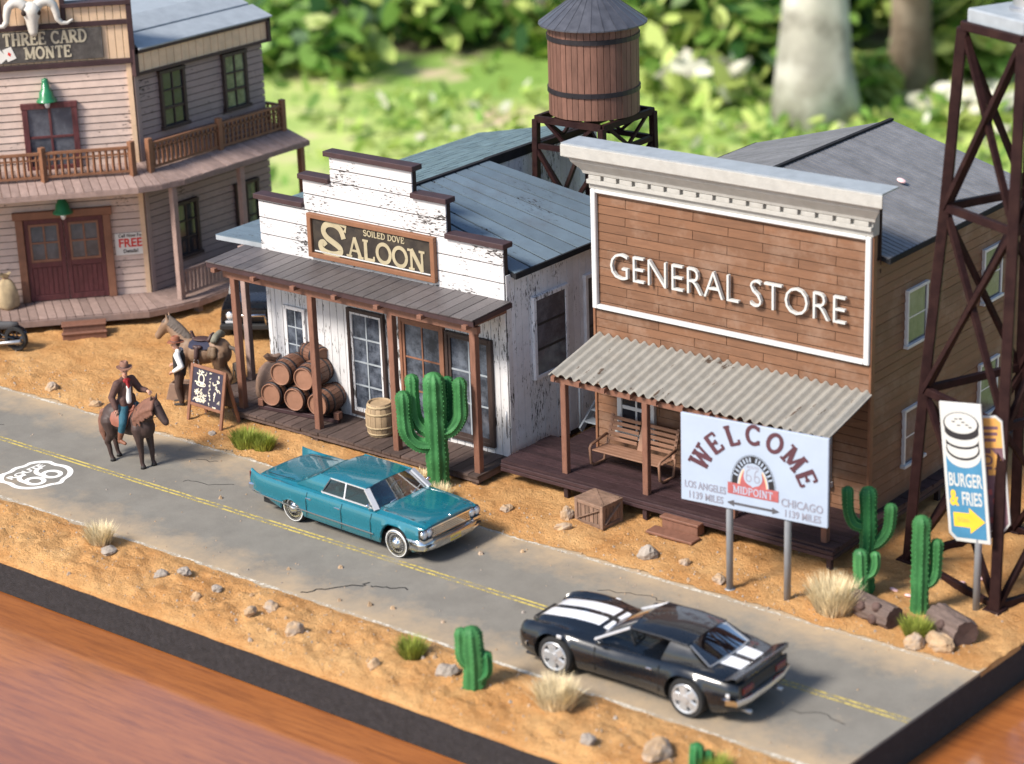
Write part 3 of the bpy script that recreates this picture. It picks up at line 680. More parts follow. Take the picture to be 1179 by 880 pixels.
# porch floor (quarter-turn at the corner) and balcony
def band_pts(o, z):     # outline of the walk: along the front, round the corner, along the side
    p0 = fpt(FL,o); p1 = fpt(.62*o/1.7-.35,o); p2 = (o, .15*o/1.7-.2+.1); return [(*p0,z), (*p1,z), (o*.985,.1,z), (o*.985, SE+1.1, z)]
def walk(mb, o, zi, zo, w, th, mi=0):
    A = [fpt(FL,.05), fpt(-.4,.05), (.03,.0), (.05,.3), (.05, SE+.30)]; B = [fpt(FL,o), fpt(-.12*o/1.5,o), (o*.88,-.42), (o,.30), (o, SE+.30)]
    for i in range(len(A)-1):
        L = (Vector(B[i+1])-Vector(B[i])).length; n = max(1, round(L/w))
        for k in range(n):
            u0 = k/n+.008/(L/n)/n*0; g = .010/L; u0 = k/n+g; u1 = (k+1)/n-g; q = []; e = U(-.005,.005); j = U(0,.03)/o
            for u, s_ in ((u0,0),(u1,0),(u1,1),(u0,1)):
                pa = Vector(A[i]).lerp(Vector(A[i+1]),u); pb = Vector(B[i]).lerp(Vector(B[i+1]),u); p = pa.lerp(pb, s_*(1+j)); q.append((p.x,p.y,(zo if s_ else zi)+e))
            mb.add(q+[(x,y,z-th) for x,y,z in q], [(3,2,1,0),(4,5,6,7),(0,1,5,4),(1,2,6,5),(2,3,7,6),(3,0,4,7)], mi)
    return B
b = MB(); B = walk(b, 1.62, PZ, .47, .26, .07)
for p, q in zip(B, B[1:]): b.beam((*p,.34), (*q,.34), .10, .17, 1)
for p in (fpt(-7,1.45), fpt(-4.6,1.45), fpt(-1.5,1.45), (1.4,.5), (1.4,3), (1.4,5.5)): b.box(p[0]-.09,p[0]+.09,p[1]-.09,p[1]+.09,-.1,.4,1)
b.build('porch_floor', [M['deck_tan'], M['deck_tan']], t)
b = MB(); B = walk(b, 1.44, 4.46, 4.06, .25, .06)
for p, q in zip(B, B[1:]): b.beam((*p,3.97), (*q,3.97), .07, .14, 0)
b.build('balcony', [M['deck_tan']], t)
ra = .74; zr = 4.27; RP = [fpt(-6.2,ra), fpt(-2.72,ra), fpt(-.22,ra), (.60,-.16), (.60,2.65), (.60,5.35), (-.4,5.35)]
b = MB()
for p, q in zip(RP, RP[1:]):
    P = Vector((*p,0)); Q = Vector((*q,0)); d = (Q-P).normalized(); L = (Q-P).length
    if L < 1.0 and p == RP[2]:
        continue
    for z, h, w_ in ((zr+.12,.07,.07), (zr+.62,.05,.06), (zr+.80,.07,.10)): b.beam(P+d*.08+Vector((0,0,z)), Q-d*.08+Vector((0,0,z)), w_, h)
    n = int(L/.17)
    for k in range(1, n): c = P.lerp(Q,k/n); b.box(c.x-.03,c.x+.03,c.y-.03,c.y+.03,zr+.15,zr+.78)
    if P.y > -.1:
        for z in (zr+.28,zr+.45): b.beam(P+d*.08+Vector((0,0,z)), Q-d*.08+Vector((0,0,z)), .03, .035)
rl = b.build('railing', M['rail'], t)
for p in RP:
    b = MB(); b.box(p[0]-.085,p[0]+.085,p[1]-.085,p[1]+.085,zr-.12,zr+.98); b.build('railing_post', M['rail'], rl, bevel=.012)
for p in ((1.24,.02),(1.26,2.75),(1.26,5.35)):
    b = MB(); b.box(p[0]-.09,p[0]+.09,p[1]-.09,p[1]+.09,PZ-.02,4.0); b.build('post', M['deck_tan'] if p[1] < 5 else M['rail'], t, bevel=.012)
b = MB(); P = Vector((1.26,.12,0)); Q = Vector((1.26,5.3,0))
for z in (.62, 1.30): b.beam(P+Vector((0,0,z)), Q+Vector((0,0,z)), .07, .07)
for k in range(1, 34): c = P.lerp(Q,k/34); b.box(c.x-.025,c.x+.025,c.y-.035,c.y+.035,.64,1.28)
b.build('porch_railing', M['deck_tan'], t)
# green wall lamps
for s_, z, o in ((-2.45,6.78,.18), (-2.32,3.52,.30)):
    m_ = F @ T(s_,-o,z)
    b = MB(); b.lathe([(.22,-.36),(.30,-.34),(.29,-.31),(.21,-.22),(.19,-.06),(.145,-.03),(.14,.02),(.115,.03),(.115,.14),(.095,.15),(.095,.27),(.08,.31),(.01,.32)], 20, 0, m_)
    b.tube([m_ @ Vector((0,0,.2)), m_ @ Vector((0,.10,.30)), m_ @ Vector((0,o-.02,.24))], .025, 8)
    lp = b.build('wall_lamp', M['lampgreen'], t)
    b = MB(); b.ell((0,0,-.43), (.085,.085,.12), 10, 0, m_); b.build('bulb', M['lens'], lp)
# bull skull over the sign
t2 = thing('ram_skull', 'white curled-horn skull mounted over the faded sign board', 'skull', (CX,CY,0))
m_ = F @ T(-2.62,-.30,8.93)
b = MB(); prof = [(-.58,.09),(-.46,.15),(-.15,.20),(.05,.29),(.22,.31),(.38,.20)]
b.tube([m_ @ Vector((0,-.03*abs(z),z)) for z,_ in prof], [r for _,r in prof], 14, squash=.8)
for k in (-1,1): b.ell((k*.20,-.17,.10), (.075,.07,.085), 10, 1, m_)
b.build('skull', [M['bone'], M['gap']], t2)
for k in (-1,1):
    P = []
    for i in range(22):
        a = lerp(80,-205,i/21); rr = .30+.02*i/21; P.append(m_ @ Vector((k*(.50+rr*math.cos(R_(a))*-1*1.0+.10*i/21), -.02-.012*i, .10+rr*1.15*math.sin(R_(a)))))
    P = [m_ @ Vector((k*x,-.03,z)) for x,z in ((.16,.26),(.30,.36),(.48,.37),(.62,.26),(.68,.04),(.70,-.14),(.80,-.26),(.96,-.27),(1.12,-.17))]
    Q = []
    for i in range(len(P)-1):
        for j in range(3): Q.append(P[i].lerp(P[i+1], j/3))
    Q.append(P[-1]); b = MB(); b.tube(Q, [.15*(1-.85*(i/len(Q))**1.3) for i in range(len(Q))], 10, rib=(5,.04)); b.build('horn', M['bone'], t2)
# loose front step and the sack by the door
t3 = thing('wooden_step', 'red-brown wooden step in front of the double red doors', 'step', (-15.75,6.02,0), 48)
b = MB(); b.box(-.62,.62,-.10,.26,.02,.20); b.box(-.64,.64,-.14,.0,.20,.25); b.build('lower_tread', M['post'], t3, bevel=.012)
b = MB(); b.box(-.60,.60,.14,.50,.0,.36); b.box(-.63,.63,.10,.52,.36,.41); b.build('upper_tread', M['post'], t3, bevel=.012)
def sack(name, label, loc, rz, h, r, mat, cat='sack', lean=0):
    t = thing(name, label, cat, loc, rz)
    b = MB(); rows = []; n = 22
    prof = [(.001,0),(.80,.0),(.98,.10),(1.0,.28),(.95,.5),(.78,.72),(.45,.86),(.24,.90),(.22,.93)]
    for i,(rr,z) in enumerate(prof):
        row = []
        for k in range(n+1):
            a = 2*math.pi*k/n; q = r*rr*(1+.10*math.sin(3*a+z*4)+.05*math.sin(7*a+i)); row.append((q*math.cos(a)+lean*z*z*h, q*math.sin(a)*.8, z*h+.02*math.sin(5*a)*rr))
        rows.append(row)
    b.grid(rows, flip=True); b.build('bag', M[mat], t)
    b = MB(); b.lathe([(.23*r,.90*h),(.26*r,.915*h),(.23*r,.93*h)], 14, 0, T(lean*.83*h,0,0)); b.build('tie', M['rail'], t)
    b = MB(); rows = []
    for rr,z in ((.22,.93),(.36,.98),(.50,1.05)):
        rows.append([(r*rr*(1+.2*math.sin(4*2*math.pi*k/n))*math.cos(2*math.pi*k/n)+lean*.9*h, r*rr*math.sin(2*math.pi*k/n)*.8, z*h+.03*math.sin(6*math.pi*k/n)) for k in range(n+1)])
    b.grid(rows, flip=True); b.build('neck', M[mat], t); return t
sack('burlap_sack', 'pale burlap sack standing on the porch left of the double red doors', (-18.62,5.72,.50), 48, 1.0, .31, 'sack_tan')
# ---------------------------------------------------------------- saloon
t = thing('saloon', 'white peeling saloon with stepped false front, plank porch and blue-grey roof', 'saloon', (-3.5,5.15,0))
I = Matrix(); X0, X1 = -3.93, 3.93; FZ = .32; RXx = 4.10; RZt = 6.17; EZ = 4.92
b = MB()                                     # body: sheathing, front boards, side boards, rear boards
b.prism([(X0,.1),(X1,.1),(X1,4.72),(0,6.02),(X0,5.1)], -4.25, -.03, 2, RX(90)); b.prism([(X0,.1),(-.02,.1),(-.02,5.98),(X0,5.1)], -8.95, -4.2, 2, RX(90))
vboards(b, I, X0+.05, X1-.01, .30, 4.30, .235, 0, rag=.02)
vboards(b, fr(X1,0,0,90), .02, 5.6, .25, lambda x: 4.86, .255, 1, rag=.08)
vboards(b, fr(0,4.25,0,90), 0, 4.7, .2, 6.02, .27, 1)
b.build('wall', [M['white_v'], M['white_v_shade'], M['gap']], t)
b = MB(); b.box(X1-.15, X1+.0, -.052, -.034, .32, 4.25, 0); b.box(X0,X0+.14,-.052,-.034,.32,4.25,0); b.box(X1+.032,X1+.05,-.05,.12,.32,4.9,0)
b.split('corner_board', M['white_v'], t, bevel=.006)
# stepped false front
b = MB(); st = [(-3.95,-2.36,5.62),(-2.36,-1.42,6.36),(-1.42,1.22,7.05),(1.22,2.24,6.40),(2.24,3.93,5.56)]
rows_z = [4.26,4.70,5.13,5.56,5.98,6.40,6.73,7.05]
for a, c, z1 in st:
    b.box(a+.01, c-.01, -.04, .12, 4.2, z1-.02, 1)
for k in range(len(rows_z)-1):
    za, zb = rows_z[k], rows_z[k+1]; run = [(a,c,z1) for a,c,z1 in st if z1 > za+.15]
    x0 = min(a for a,_,_ in run); x1 = max(c for _,c,_ in run)
    top = min(zb, max(z for _,_,z in run)); d = U(-.004,.004)
    b.box(x0, x1, -.075+d, -.03, za+.014, top-.014, 0)
    for a,c,z1 in run:
        if zb < z1 < zb+.2: b.box(a, c, -.075, -.03, zb+.008, z1-.004, 0)
ff = b.build('false_front', [M['white_h'], M['gap']], t, bevel=.005)
for a, c, z1 in st:
    b = MB(); e0 = .09 if a < -1.5 and z1 < 7 or z1 > 7 else -.0; e1 = .09 if a > 1 or z1 > 7 else 0
    b.box(a-(e0 if z1<7 else .12), c+(e1 if z1<7 else .12), -.17, .20, z1, z1+.13); b.build('cap_board', M['maroon'], ff, bevel=.012)
# sign
SX0, SX1, SZ0, SZ1 = -2.20, 1.92, 4.40, 5.53
b = MB(); b.box(SX0,SX1,-.20,-.07,SZ1-.12,SZ1); b.box(SX0,SX1,-.20,-.07,SZ0,SZ0+.12); b.box(SX0,SX0+.13,-.20,-.07,SZ0+.12,SZ1-.12); b.box(SX1-.13,SX1,-.20,-.07,SZ0+.12,SZ1-.12)
sg = b.build('sign_board', M['signbrown'], t, bevel=.01)
b = MB(); b.box(SX0+.1,SX1-.1,-.13,-.08,SZ0+.1,SZ1-.1); b.build('panel', M['signdark'], sg)
b = MB(); ms = T(0,-.134,0) @ UP
slab_text(b, 'ALOON', .52, 1.16, ms @ T(.34,4.60,0), 0, .17, .012, .03, .30)
S1 = [(-1.02,5.02),(-1.10,5.25),(-1.32,5.36),(-1.60,5.32),(-1.72,5.14),(-1.60,4.97),(-1.38,4.88),(-1.16,4.78),(-1.12,4.66),(-1.30,4.57),(-1.58,4.56),(-1.80,4.64),(-1.82,4.80),(-1.70,4.84),(-1.64,4.76)]
Q = S1
for _ in range(2): Q = [Q[0]] + [p for a,c in zip(Q,Q[1:]) for p in ((a[0]*.75+c[0]*.25,a[1]*.75+c[1]*.25),(a[0]*.25+c[0]*.75,a[1]*.25+c[1]*.75))] + [Q[-1]]
draw_stroke(b, Q, .155, ms, 0, 0, .011); draw_stroke(b, [(-1.30,5.44),(-.93,5.34),(-.98,5.20)], .09, ms, 0, 0, .013)
slab_text(b, 'SOILED DOVE', .155, 1.05, ms @ T(.30,5.215,0), 0, .17, .012, .05, .26)
b.box(SX0+.18,SX1-.18,-.145,-.13,SZ0+.155,SZ0+.185,1)
b.build('lettering', [M['gold'], M['white_trim']], sg)
# roofs
b = MB()
slab_quad(b, [(0,.15,RZt-.03),(RXx,.15,EZ-.03),(RXx,5.65,EZ-.03),(0,4.25,RZt-.03)], .10, 1)
sloped_boards(b, [(0,.15,RZt),(RXx,.15,EZ),(RXx,5.70,EZ),(0,4.28,RZt)], 9, 0, .03, .06)
b.beam((RXx+.02,.12,EZ-.06),(RXx+.02,5.7,EZ-.06),.06,.14,1)
b.build('plank_roof', [M['roofplank'], M['blackroof']], t)
b = MB(); LEz = 5.30; n = 15
slab_quad(b, [(-4.15,.15,LEz-.04),(0,.15,RZt-.04),(0,9.0,RZt-.04),(-4.15,9.0,LEz-.04)], .10, 1)
for i in range(n):
    x0 = lerp(-4.18,0,i/n)+.012; x1 = lerp(-4.18,0,(i+1)/n)-.012; z0 = lerp(LEz,RZt,(i+.04)/n); z1 = lerp(LEz,RZt,(i+.96)/n)
    y = .15-(i%2)*.24
    while y < 9.0:
        y2 = min(9.03, y+.48); ya = max(.15,y); d = U(-.004,.004)
        if y2-ya > .05: slab_quad(b, [(x0,ya+.014,z0+d),(x1,ya+.014,z1+d),(x1,y2-.014,z1+d),(x0,y2-.014,z0+d)], .03, 0)
        y += .48
b.box(-.06,.07,4.2,9.05,RZt-.20,RZt+.05,1); b.box(-.05,.06,.15,4.3,RZt-.03,RZt+.035,1)
b.build('shingle_roof', [M['slate'], M['blackroof']], t)
b = MB(); slab_quad(b, [(X0-.6,-1.47,4.20),(X1+.18,-1.47,4.20),(X1+.18,-.02,4.26),(X0-.6,-.02,4.26)], .03, 1)
sloped_boards(b, [(X0-.62,-1.50,4.235),(X1+.19,-1.50,4.235),(X1+.19,-.06,4.295),(X0-.62,-.06,4.295)], 26, 1, .025, .02)
b.beam((X0-.62,-1.44,4.13),(X1+.19,-1.44,4.13),.05,.13,1); b.beam((X1+.17,-1.47,4.15),(X1+.17,-.02,4.2),.04,.11,1)
pr_ = b.build('porch_roof', [M['porchroof'], M['maroon']], t)
b = MB()
for k in range(7): x = lerp(-4.25,3.9,k/6); b.box(x-.07,x+.07,-1.56,-.05,3.99,4.10)
b.box(X0-.3, X1+.1, -1.24, -1.10, 3.80, 3.98)
b.split('rafter', M['post'], pr_, bevel=.008)
b = MB()                                     # awning on the far side
slab_quad(b, [(-6.45,.78,4.02),(X0-.02,.78,4.10),(X0-.02,4.2,4.10),(-6.45,4.2,4.02)], .05, 1)
sloped_boards(b, [(-6.47,.75,4.06),(X0-.03,.75,4.14),(X0-.03,4.2,4.14),(-6.47,4.2,4.06)], 11, 0, .03, .02)
b.beam((-6.45,.77,3.98),(X0,.77,4.04),.04,.12,1)
b.build('side_awning', [M['roofplank'], M['greyblue']], t)
# porch
b = MB(); planks(b, X0-.16, X1+.10, -1.42, -.02, FZ, .30); planks(b, -5.45, X0-.20, -.98, 3.2, FZ-.01, .28, 'x')
b.build('porch_floor', M['deck_brown'], t)
b = MB(); b.beam((X0-.16,-1.36,.20),(X1+.10,-1.36,.20),.06,.13); b.beam((X1+.06,-1.36,.20),(X1+.06,-.05,.20),.06,.13); b.beam((-5.42,-.9,.19),(-5.42,3.2,.19),.06,.13); b.beam((-5.42,-.93,.19),(X0-.2,-.93,.19),.06,.13)
for x in (X0,-1.28,1.3,X1-.08): b.box(x-.09,x+.09,-1.34,-1.14,-.12,.25)
b.build('porch_skirt', M['deck_brown'], t, bevel=.008)
for x in (-3.92,-1.28,1.32,3.86):
    b = MB(); b.box(x-.085,x+.085,-1.24,-1.07,FZ-.02,3.82); b.build('post', M['post'], t, bevel=.012)
for x,y in ((-5.27,.52),(-5.2,3.0)):
    b = MB(); b.box(x-.085,x+.085,y-.085,y+.085,FZ-.02,4.0); b.build('post', M['deck_tan'], t, bevel=.012)['label'] = 'weathered tan post on the far side'
# windows and doors
window(t, I, -3.22, -2.68, 1.40, 2.82, 2, 3, 'white_v', 'greyblue', 'pane', .09, .035, .10)
def tall(x0, x1, z0, z1, cols, rows, fm, sm_, dz=0):
    b = MB()
    for u0,u1,v0,v1 in ((x0,x0+.09,z0,z1),(x1-.09,x1,z0,z1),(x0+.09,x1-.09,z1-.09,z1),(x0+.09,x1-.09,z0,z0+.10)): b.box(u0,u1,-.13,-.02,v0,v1)
    d = b.build('glazed_door', M[fm], t, bevel=.008)
    b = MB(); a0,a1,c0,c1 = x0+.09,x1-.09,z0+.10,z1-.09
    for u0,u1,v0,v1 in ((a0,a0+.07,c0,c1),(a1-.07,a1,c0,c1),(a0+.07,a1-.07,c1-.06,c1),(a0+.07,a1-.07,c0,c0+.09)): b.box(u0,u1,-.10,-.03,v0,v1)
    b.build('sash', M[sm_], d)
    b = MB()
    for i in range(1,cols): x = lerp(a0+.07,a1-.07,i/cols); b.box(x-.02,x+.02,-.085,-.04,c0+.09,c1-.06)
    for j in range(1,rows): z = lerp(c0+.09,c1-.06,j/rows); b.box(a0+.07,a1-.07,-.082,-.04,z-.02,z+.02)
    b.build('glazing_bar', M['greyblue' if sm_ != 'redbrownframe' else sm_], d)
    b = MB(); b.box(a0+.05,a1-.05,-.062,-.05,c0+.05,c1-.04); b.build('pane', M['pane'], d)
    return d
tall(-1.12,.10,.42,3.24,2,4,'darkframe','white_v')
tall(.60,2.02,.42,3.30,2,3,'redbrownframe','redbrownframe')
tall(2.06,3.50,.48,3.22,2,3,'darkframe','darkframe')
S = fr(X1+.035,0,0,90)
for y0 in (.98, 3.05): window(t, S, y0, y0+1.15, 2.12, 4.02, 2, 3, 'white_v_shade', 'ink', 'pane_grey', .10, .07, .09, False)
b = MB(); b.tube([(X1-.04,-.06,1.10),(X1+.02,-.07,1.10),(X1+.10,-.05,1.10)],.012,6); b.tube([(X1-.07,-.07,.9),(X1-.07,-.07,1.5)],.014,6); b.build('wall_pipe', M['dullmetal'], t)
# stack of barrels on a rack: each barrel its own thing
def barrel(label, loc, axis_rot, r=.36, h=.98, mat='barrel', head='barrelhead', group='barrels stacked on the porch', hoop='hoop', n=20):
    t = thing('barrel', label, 'barrel', loc, 0, group); t.rotation_euler = axis_rot
    b = MB()
    for k in range(n):                        # staves
        a0 = 2*math.pi*k/n+.012; a1 = 2*math.pi*(k+1)/n-.012; rows = []
        for i in range(9):
            z = -h/2+h*i/8; q = r*(1-.20*(2*z/h)**2); rows.append([(q*math.cos(a),q*math.sin(a),z) for a in (a0,(a0+a1)/2,a1)])
        b.grid(rows, flip=False)
    b.build('stave', M[mat], t)
    for k in (-1,1):
        b = MB(); b.lathe([(.001,k*(h/2-.04)),(r*.77,k*(h/2-.04))] if k > 0 else [(r*.77,k*(h/2-.04)),(.001,k*(h/2-.04))], n, 0, None, False)
        b.lathe([(r*.74,k*(h/2-.05)),(r*.74,k*h/2+k*.004),(r*.805,k*h/2+k*.004),(r*.81,k*(h/2-.02))][::k], n, 0)
        b.build('barrel_head', M[head], t)
    for f in (-.84,-.42,.42,.84):
        z0 = f*h/2-.028; z1 = z0+.056; q0 = r*(1-.20*(2*z0/h)**2)+.012; q1 = r*(1-.20*(2*z1/h)**2)+.012
        b = MB(); b.lathe([(q0-.02,z0),(q0,z0),(q1,z1),(q1-.02,z1)], n, 0); b.build('hoop', M[hoop], t)
    return t
ax = (R_(90), 0, R_(8)); bx0 = -6.62; by = 4.60; bz = .32+.12+.36
wds = ['left', 'middle', 'right']
for k in range(3): barrel(f'brown barrel lying on its side, {wds[k]} of the bottom row of the stack', (bx0+.75*k, by+.06*k, bz), ax)
for k in range(2): barrel(f'brown barrel lying on its side in the {"upper left" if k==0 else "upper right"} of the stack', (bx0+.37+.75*k, by+.05*k+.02, bz+.62), ax)
barrel('brown barrel lying crosswise at the back on top of the stack', (bx0+.80, by+.47, bz+.98), (R_(90),R_(4),R_(75)), .28, .80)
t2 = thing('barrel_rack', 'low red-brown timber rack under the stack of barrels', 'rack', (bx0+.75,by+.08,.32), 8)
for y in (-.34,.38):
    b = MB(); b.box(-1.22,1.25,y-.06,y+.06,.01,.11); b.build('rail', M['maroon'], t2, bevel=.01)
for x,y in ((-1.12,-.34),(1.22,-.34),(1.22,.38),(-1.12,.38)):
    b = MB(); b.box(x-.08,x+.08,y-.09,y+.09,.112,.30); b.build('chock', M['post'], t2, bevel=.01)
kg = barrel('pale upright wooden keg standing alone on the saloon porch', (-3.22,4.55,.32+.43), (0,0,0), .37, .84, 'keg', 'keg', None, 'sack_tan', 16)
kg.name = 'keg'; kg['category'] = 'keg'
sack('leather_sack', 'dark brown shiny sack leaning against the left end of the barrel stack', (-7.33,4.88,.32), 30, 1.12, .40, 'sack', 'sack', .12)
# ---------------------------------------------------------------- general store
t = thing('general_store', 'brown plank store with white cornice, raised white letters and corrugated awning', 'store', (5.85,6.3,0))
X0, X1 = -3.66, 3.66; PZ = .58; DX = 7.1
b = MB(); b.prism([(X0+.02,.1),(X1-.02,.1),(X1-.02,6.42),(0,7.38),(X0+.02,6.42)], -DX+.03, -.02, 1, RX(90)); b.box(X0+.02,X1-.02,.02,.30,6.2,7.95,1)
clap(b, I, X0, X1, PZ-.1, 7.05, .213, .018, 0, 1.85, .018, .003)
clap(b, fr(X1,0,0,90), .0, DX, PZ-.1, 6.42, .215, .026, 0, None, .020, .003)
clap(b, fr(X0,DX,0,-90), .0, DX, PZ-.1, 6.42, .225, .03, 0, 1.9, .012, .003)
b.box(X0-.02,X1+.02,.30,.34,6.1,7.9,1)
b.build('wall', [M['plank'], M['gap']], t)
b = MB(); b.box(X1-.01,X1+.055,-.055,.10,PZ,7.0); b.box(X0-.055,X0+.01,-.055,.10,PZ,7.0); b.split('corner_board', M['rail'], t, bevel=.01)
# white framed sign field with raised letters
b = MB(); w_ = .085; z0, z1 = 4.12, 7.0
for a in ((X0-.02,X0+w_+.03,z0,z1),(X1-w_-.03,X1+.02,z0,z1),(X0+w_+.03,X1-w_-.03,z0,z0+w_+.02),(X0+w_+.03,X1-w_-.03,z1-w_,z1)): b.box(a[0],a[1],-.13,-.005,a[2],a[3])
b.build('sign_frame', M['white_trim'], t, bevel=.02)
b = MB()
font_geo('GENERAL STORE', .93, T(-.01,-.12,5.235) @ UP, b, 0, .09, -.016, .90)
b.build('lettering', M['signwhite'], t)
# cornice with dentils
cs = [(-.10,7.0),(-.10,7.36),(-.20,7.36),(-.22,7.44),(-.40,7.66),(-.42,7.74),(-.56,7.80),(-.56,8.08),(.16,8.08),(.16,7.0)]
b = MB()
def cprof(x, gx): return [(x+gx*max(0,-y-.10), y, z) for y,z in cs]
A = cprof(X0-.06,-1); B = cprof(X1+.06,1); n = len(cs)
b.add(A+B, [(i,(i+1)%n,n+(i+1)%n,n+i) for i in range(n)] + [tuple(range(n-1,-1,-1)), tuple(range(n,2*n))], 0)
co = b.build('cornice', M['cornice'], t, bevel=.012)
b = MB()
for k in range(17): x0 = lerp(X0-.04,X1+.04,k/17); x1 = lerp(X0-.04,X1+.04,(k+1)/17); b.box(x0+.045,x1-.045,-.20,-.095,7.24,7.352)
b.box(X0-.06,X1+.06,-.20,-.098,7.14,7.238)
b.split('dentil', M['cornice'], co, bevel=.008)
b = MB(); b.box(X0-.50,X1+.50,-.54,.16,8.082,8.115); b.build('cornice_cap', M['greyblue'], co)
# sheet roof
b = MB(); e = 3.86; ez = 6.43; rz_ = 7.50
for sgn in (-1,1):
    A_ = [(0,.34,rz_+.012),(sgn*e,.34,ez+.012),(sgn*e,DX+.12,ez+.012),(0,DX+.12,rz_+.012)]
    if sgn < 0: A_ = [A_[1],A_[0],A_[3],A_[2]]
    sloped_boards(b, A_, 40, 0, .03, .034, lip=0)
    slab_quad(b, [(0,.34,rz_-.03),(sgn*e,.34,ez-.03),(sgn*e,DX+.1,ez-.03),(0,DX+.1,rz_-.03)][::sgn], .08, 1)
    b.beam((sgn*(e+.01),.34,ez-.05),(sgn*(e+.01),DX+.12,ez-.05),.05,.12,1)
b.beam((0,.34,rz_+.035),(0,DX+.12,rz_+.035),.10,.05,1)
b.build('roof', [M['storeroof'], M['blackroof']], t)
# corrugated awning
b = MB(); rows = []; n = 29*8; ax0, ax1 = X0+.0, X1+.08
for i in range(n+1):
    u = i/n; x = lerp(ax0,ax1,u); ph = (i % 8)/8; q = .055*(1-abs(2*ph-1)*2); q = max(-.045,min(.045,q*1.2))
    rows.append([(x, y, z+q) for y,z in ((-1.90+.02*math.sin(i),3.06),(-1.3,3.20),(-.65,3.35),(-.04,3.50))])
up = rows; b.grid(up, sm=False); b.grid([[(x,y,z-.022) for x,y,z in r] for r in up], sm=False, flip=True)
b.grid([[r[0],(r[0][0],r[0][1],r[0][2]-.022)] for r in up], sm=False, flip=False)
aw = b.build('awning', M['tin'], t)
b = MB()
for k in range(11): x = lerp(ax0+.15,ax1-.15,k/10); b.add([(x-.05,-1.94,2.88),(x+.05,-1.94,2.88),(x+.05,-.03,3.31),(x-.05,-.03,3.31),(x-.05,-1.94,2.99),(x+.05,-1.94,2.99),(x+.05,-.03,3.43),(x-.05,-.03,3.43)],[(3,2,1,0),(4,5,6,7),(0,1,5,4),(1,2,6,5),(2,3,7,6),(3,0,4,7)])
b.box(ax0+.1, ax1-.1, -1.76, -1.62, 2.80, 2.93)
b.split('rafter', M['post'], aw)
# porch
b = MB(); planks(b, X0-1.45, X1+.32, -1.94, -.0, PZ, .17, 'x', .06); planks(b, X1+.02, X1+.32, .0, DX, PZ-.004, .26, 'x', .06); planks(b, X0-.9, X0-.02, 0, 3.0, PZ-.004, .26, 'x', .06)
b.build('porch_floor', M['deck_black'], t)
b = MB()
for z in (.47,.365): b.beam((X0-1.45,-1.93,z),(X1+.31,-1.93,z),.09,.09); b.beam((X1+.28,-1.93,z),(X1+.28,DX,z),.09,.09)
for x in (X0+.42,-1.0,1.3,X1+.16): b.box(x-.06,x+.06,-1.9,-1.78,-.1,.36)
for y in (.6,2.8,5): b.box(X1+.16,X1+.28,y-.06,y+.06,-.1,.36)
b.build('porch_skirt', M['deck_black'], t, bevel=.008)
for x in (-3.36,-1.07,1.27,3.61):
    b = MB(); b.box(x-.075,x+.075,-1.765,-1.615,PZ-.01,2.82); b.build('post', M['post'], t, bevel=.012)
# openings
window(t, I, -2.90, -2.10, 1.20, 2.42, 2, 2, 'white_trim', 'white_trim', 'pane_dark', .13, .05, .11, True, meet=True)
window(t, I, 1.86, 2.62, 1.20, 2.42, 2, 2, 'white_trim', 'white_trim', 'pane_dark', .13, .05, .11, True, meet=True)
b = MB()
for x0,x1 in ((-1.25,-1.08),(1.12,1.29)): b.box(x0,x1,-.12,0,PZ+.01,2.80)
b.box(-1.30,1.34,-.13,0,2.80,2.94); b.build('door_frame', M['post'], t, bevel=.01)
for x0,x1 in ((-1.06,.01),(.03,1.10)):
    b = MB(); b.box(x0,x1,-.05,-.02,PZ+.02,1.35); b.box(x0,x0+.12,-.07,-.02,1.35,2.78); b.box(x1-.12,x1,-.07,-.02,1.35,2.78); b.box(x0+.12,x1-.12,-.07,-.02,2.66,2.78); b.box((x0+x1)/2-.02,(x0+x1)/2+.02,-.065,-.02,1.35,2.66); b.box(x0+.12,x1-.12,-.064,-.02,2.2,2.24)
    d = b.build('door', M['redwood'], t, bevel=.006); b = MB(); b.box(x0+.1,x1-.1,-.042,-.032,1.35,2.68); b.build('pane', M['pane_dark'], d)
S = fr(X1,0,0,90)
for y0 in (1.50, 5.05):
    window(t, S, y0, y0+.78, 4.14, 5.34, 2, 2, 'white_trim', 'white_trim', 'pane_grey', .07, .04, .09, True)
    window(t, S, y0, y0+.78, 1.30, 2.55, 2, 2, 'white_trim', 'white_trim', 'pane_grey', .07, .04, .09, True)
for y0 in (1.50, 5.05):                       # downpipe-like dark jamb right of each upper window
    pass
# porch bench
t2 = thing('porch_bench', 'brown slatted bench with curved iron arms on the store porch', 'bench', (3.75,5.62,PZ), 0)
b = MB()
for k in range(4): y = lerp(-.36,.12,k/3); b.box(-.95,.95,y-.07,y+.07,.42-.01*k,.455-.01*k)
b.build('seat', M['bench'], t2, bevel=.008)
b = MB()
for k in range(5):
    z = .56+.115*k; y = .20+.045*k; b.box(-.95,-.10,y-.015,y+.015,z-.042,z+.042); b.box(.10,.95,y-.015,y+.015,z-.042,z+.042)
for x in (-.93,0,.93): b.beam((x,.17,.40),(x,.42,1.09),.16 if x==0 else .08,.03)
b.build('backrest', M['bench'], t2, bevel=.006)
for x in (-.98,.98):
    b = MB(); b.tube([(x,.20,.44),(x,.10,.02),(x,-.30,.02),(x,-.42,.10),(x,-.46,.50),(x,-.40,.56),(x,.22,.64)], .035, 8); b.build('leg', M['bench'], t2)
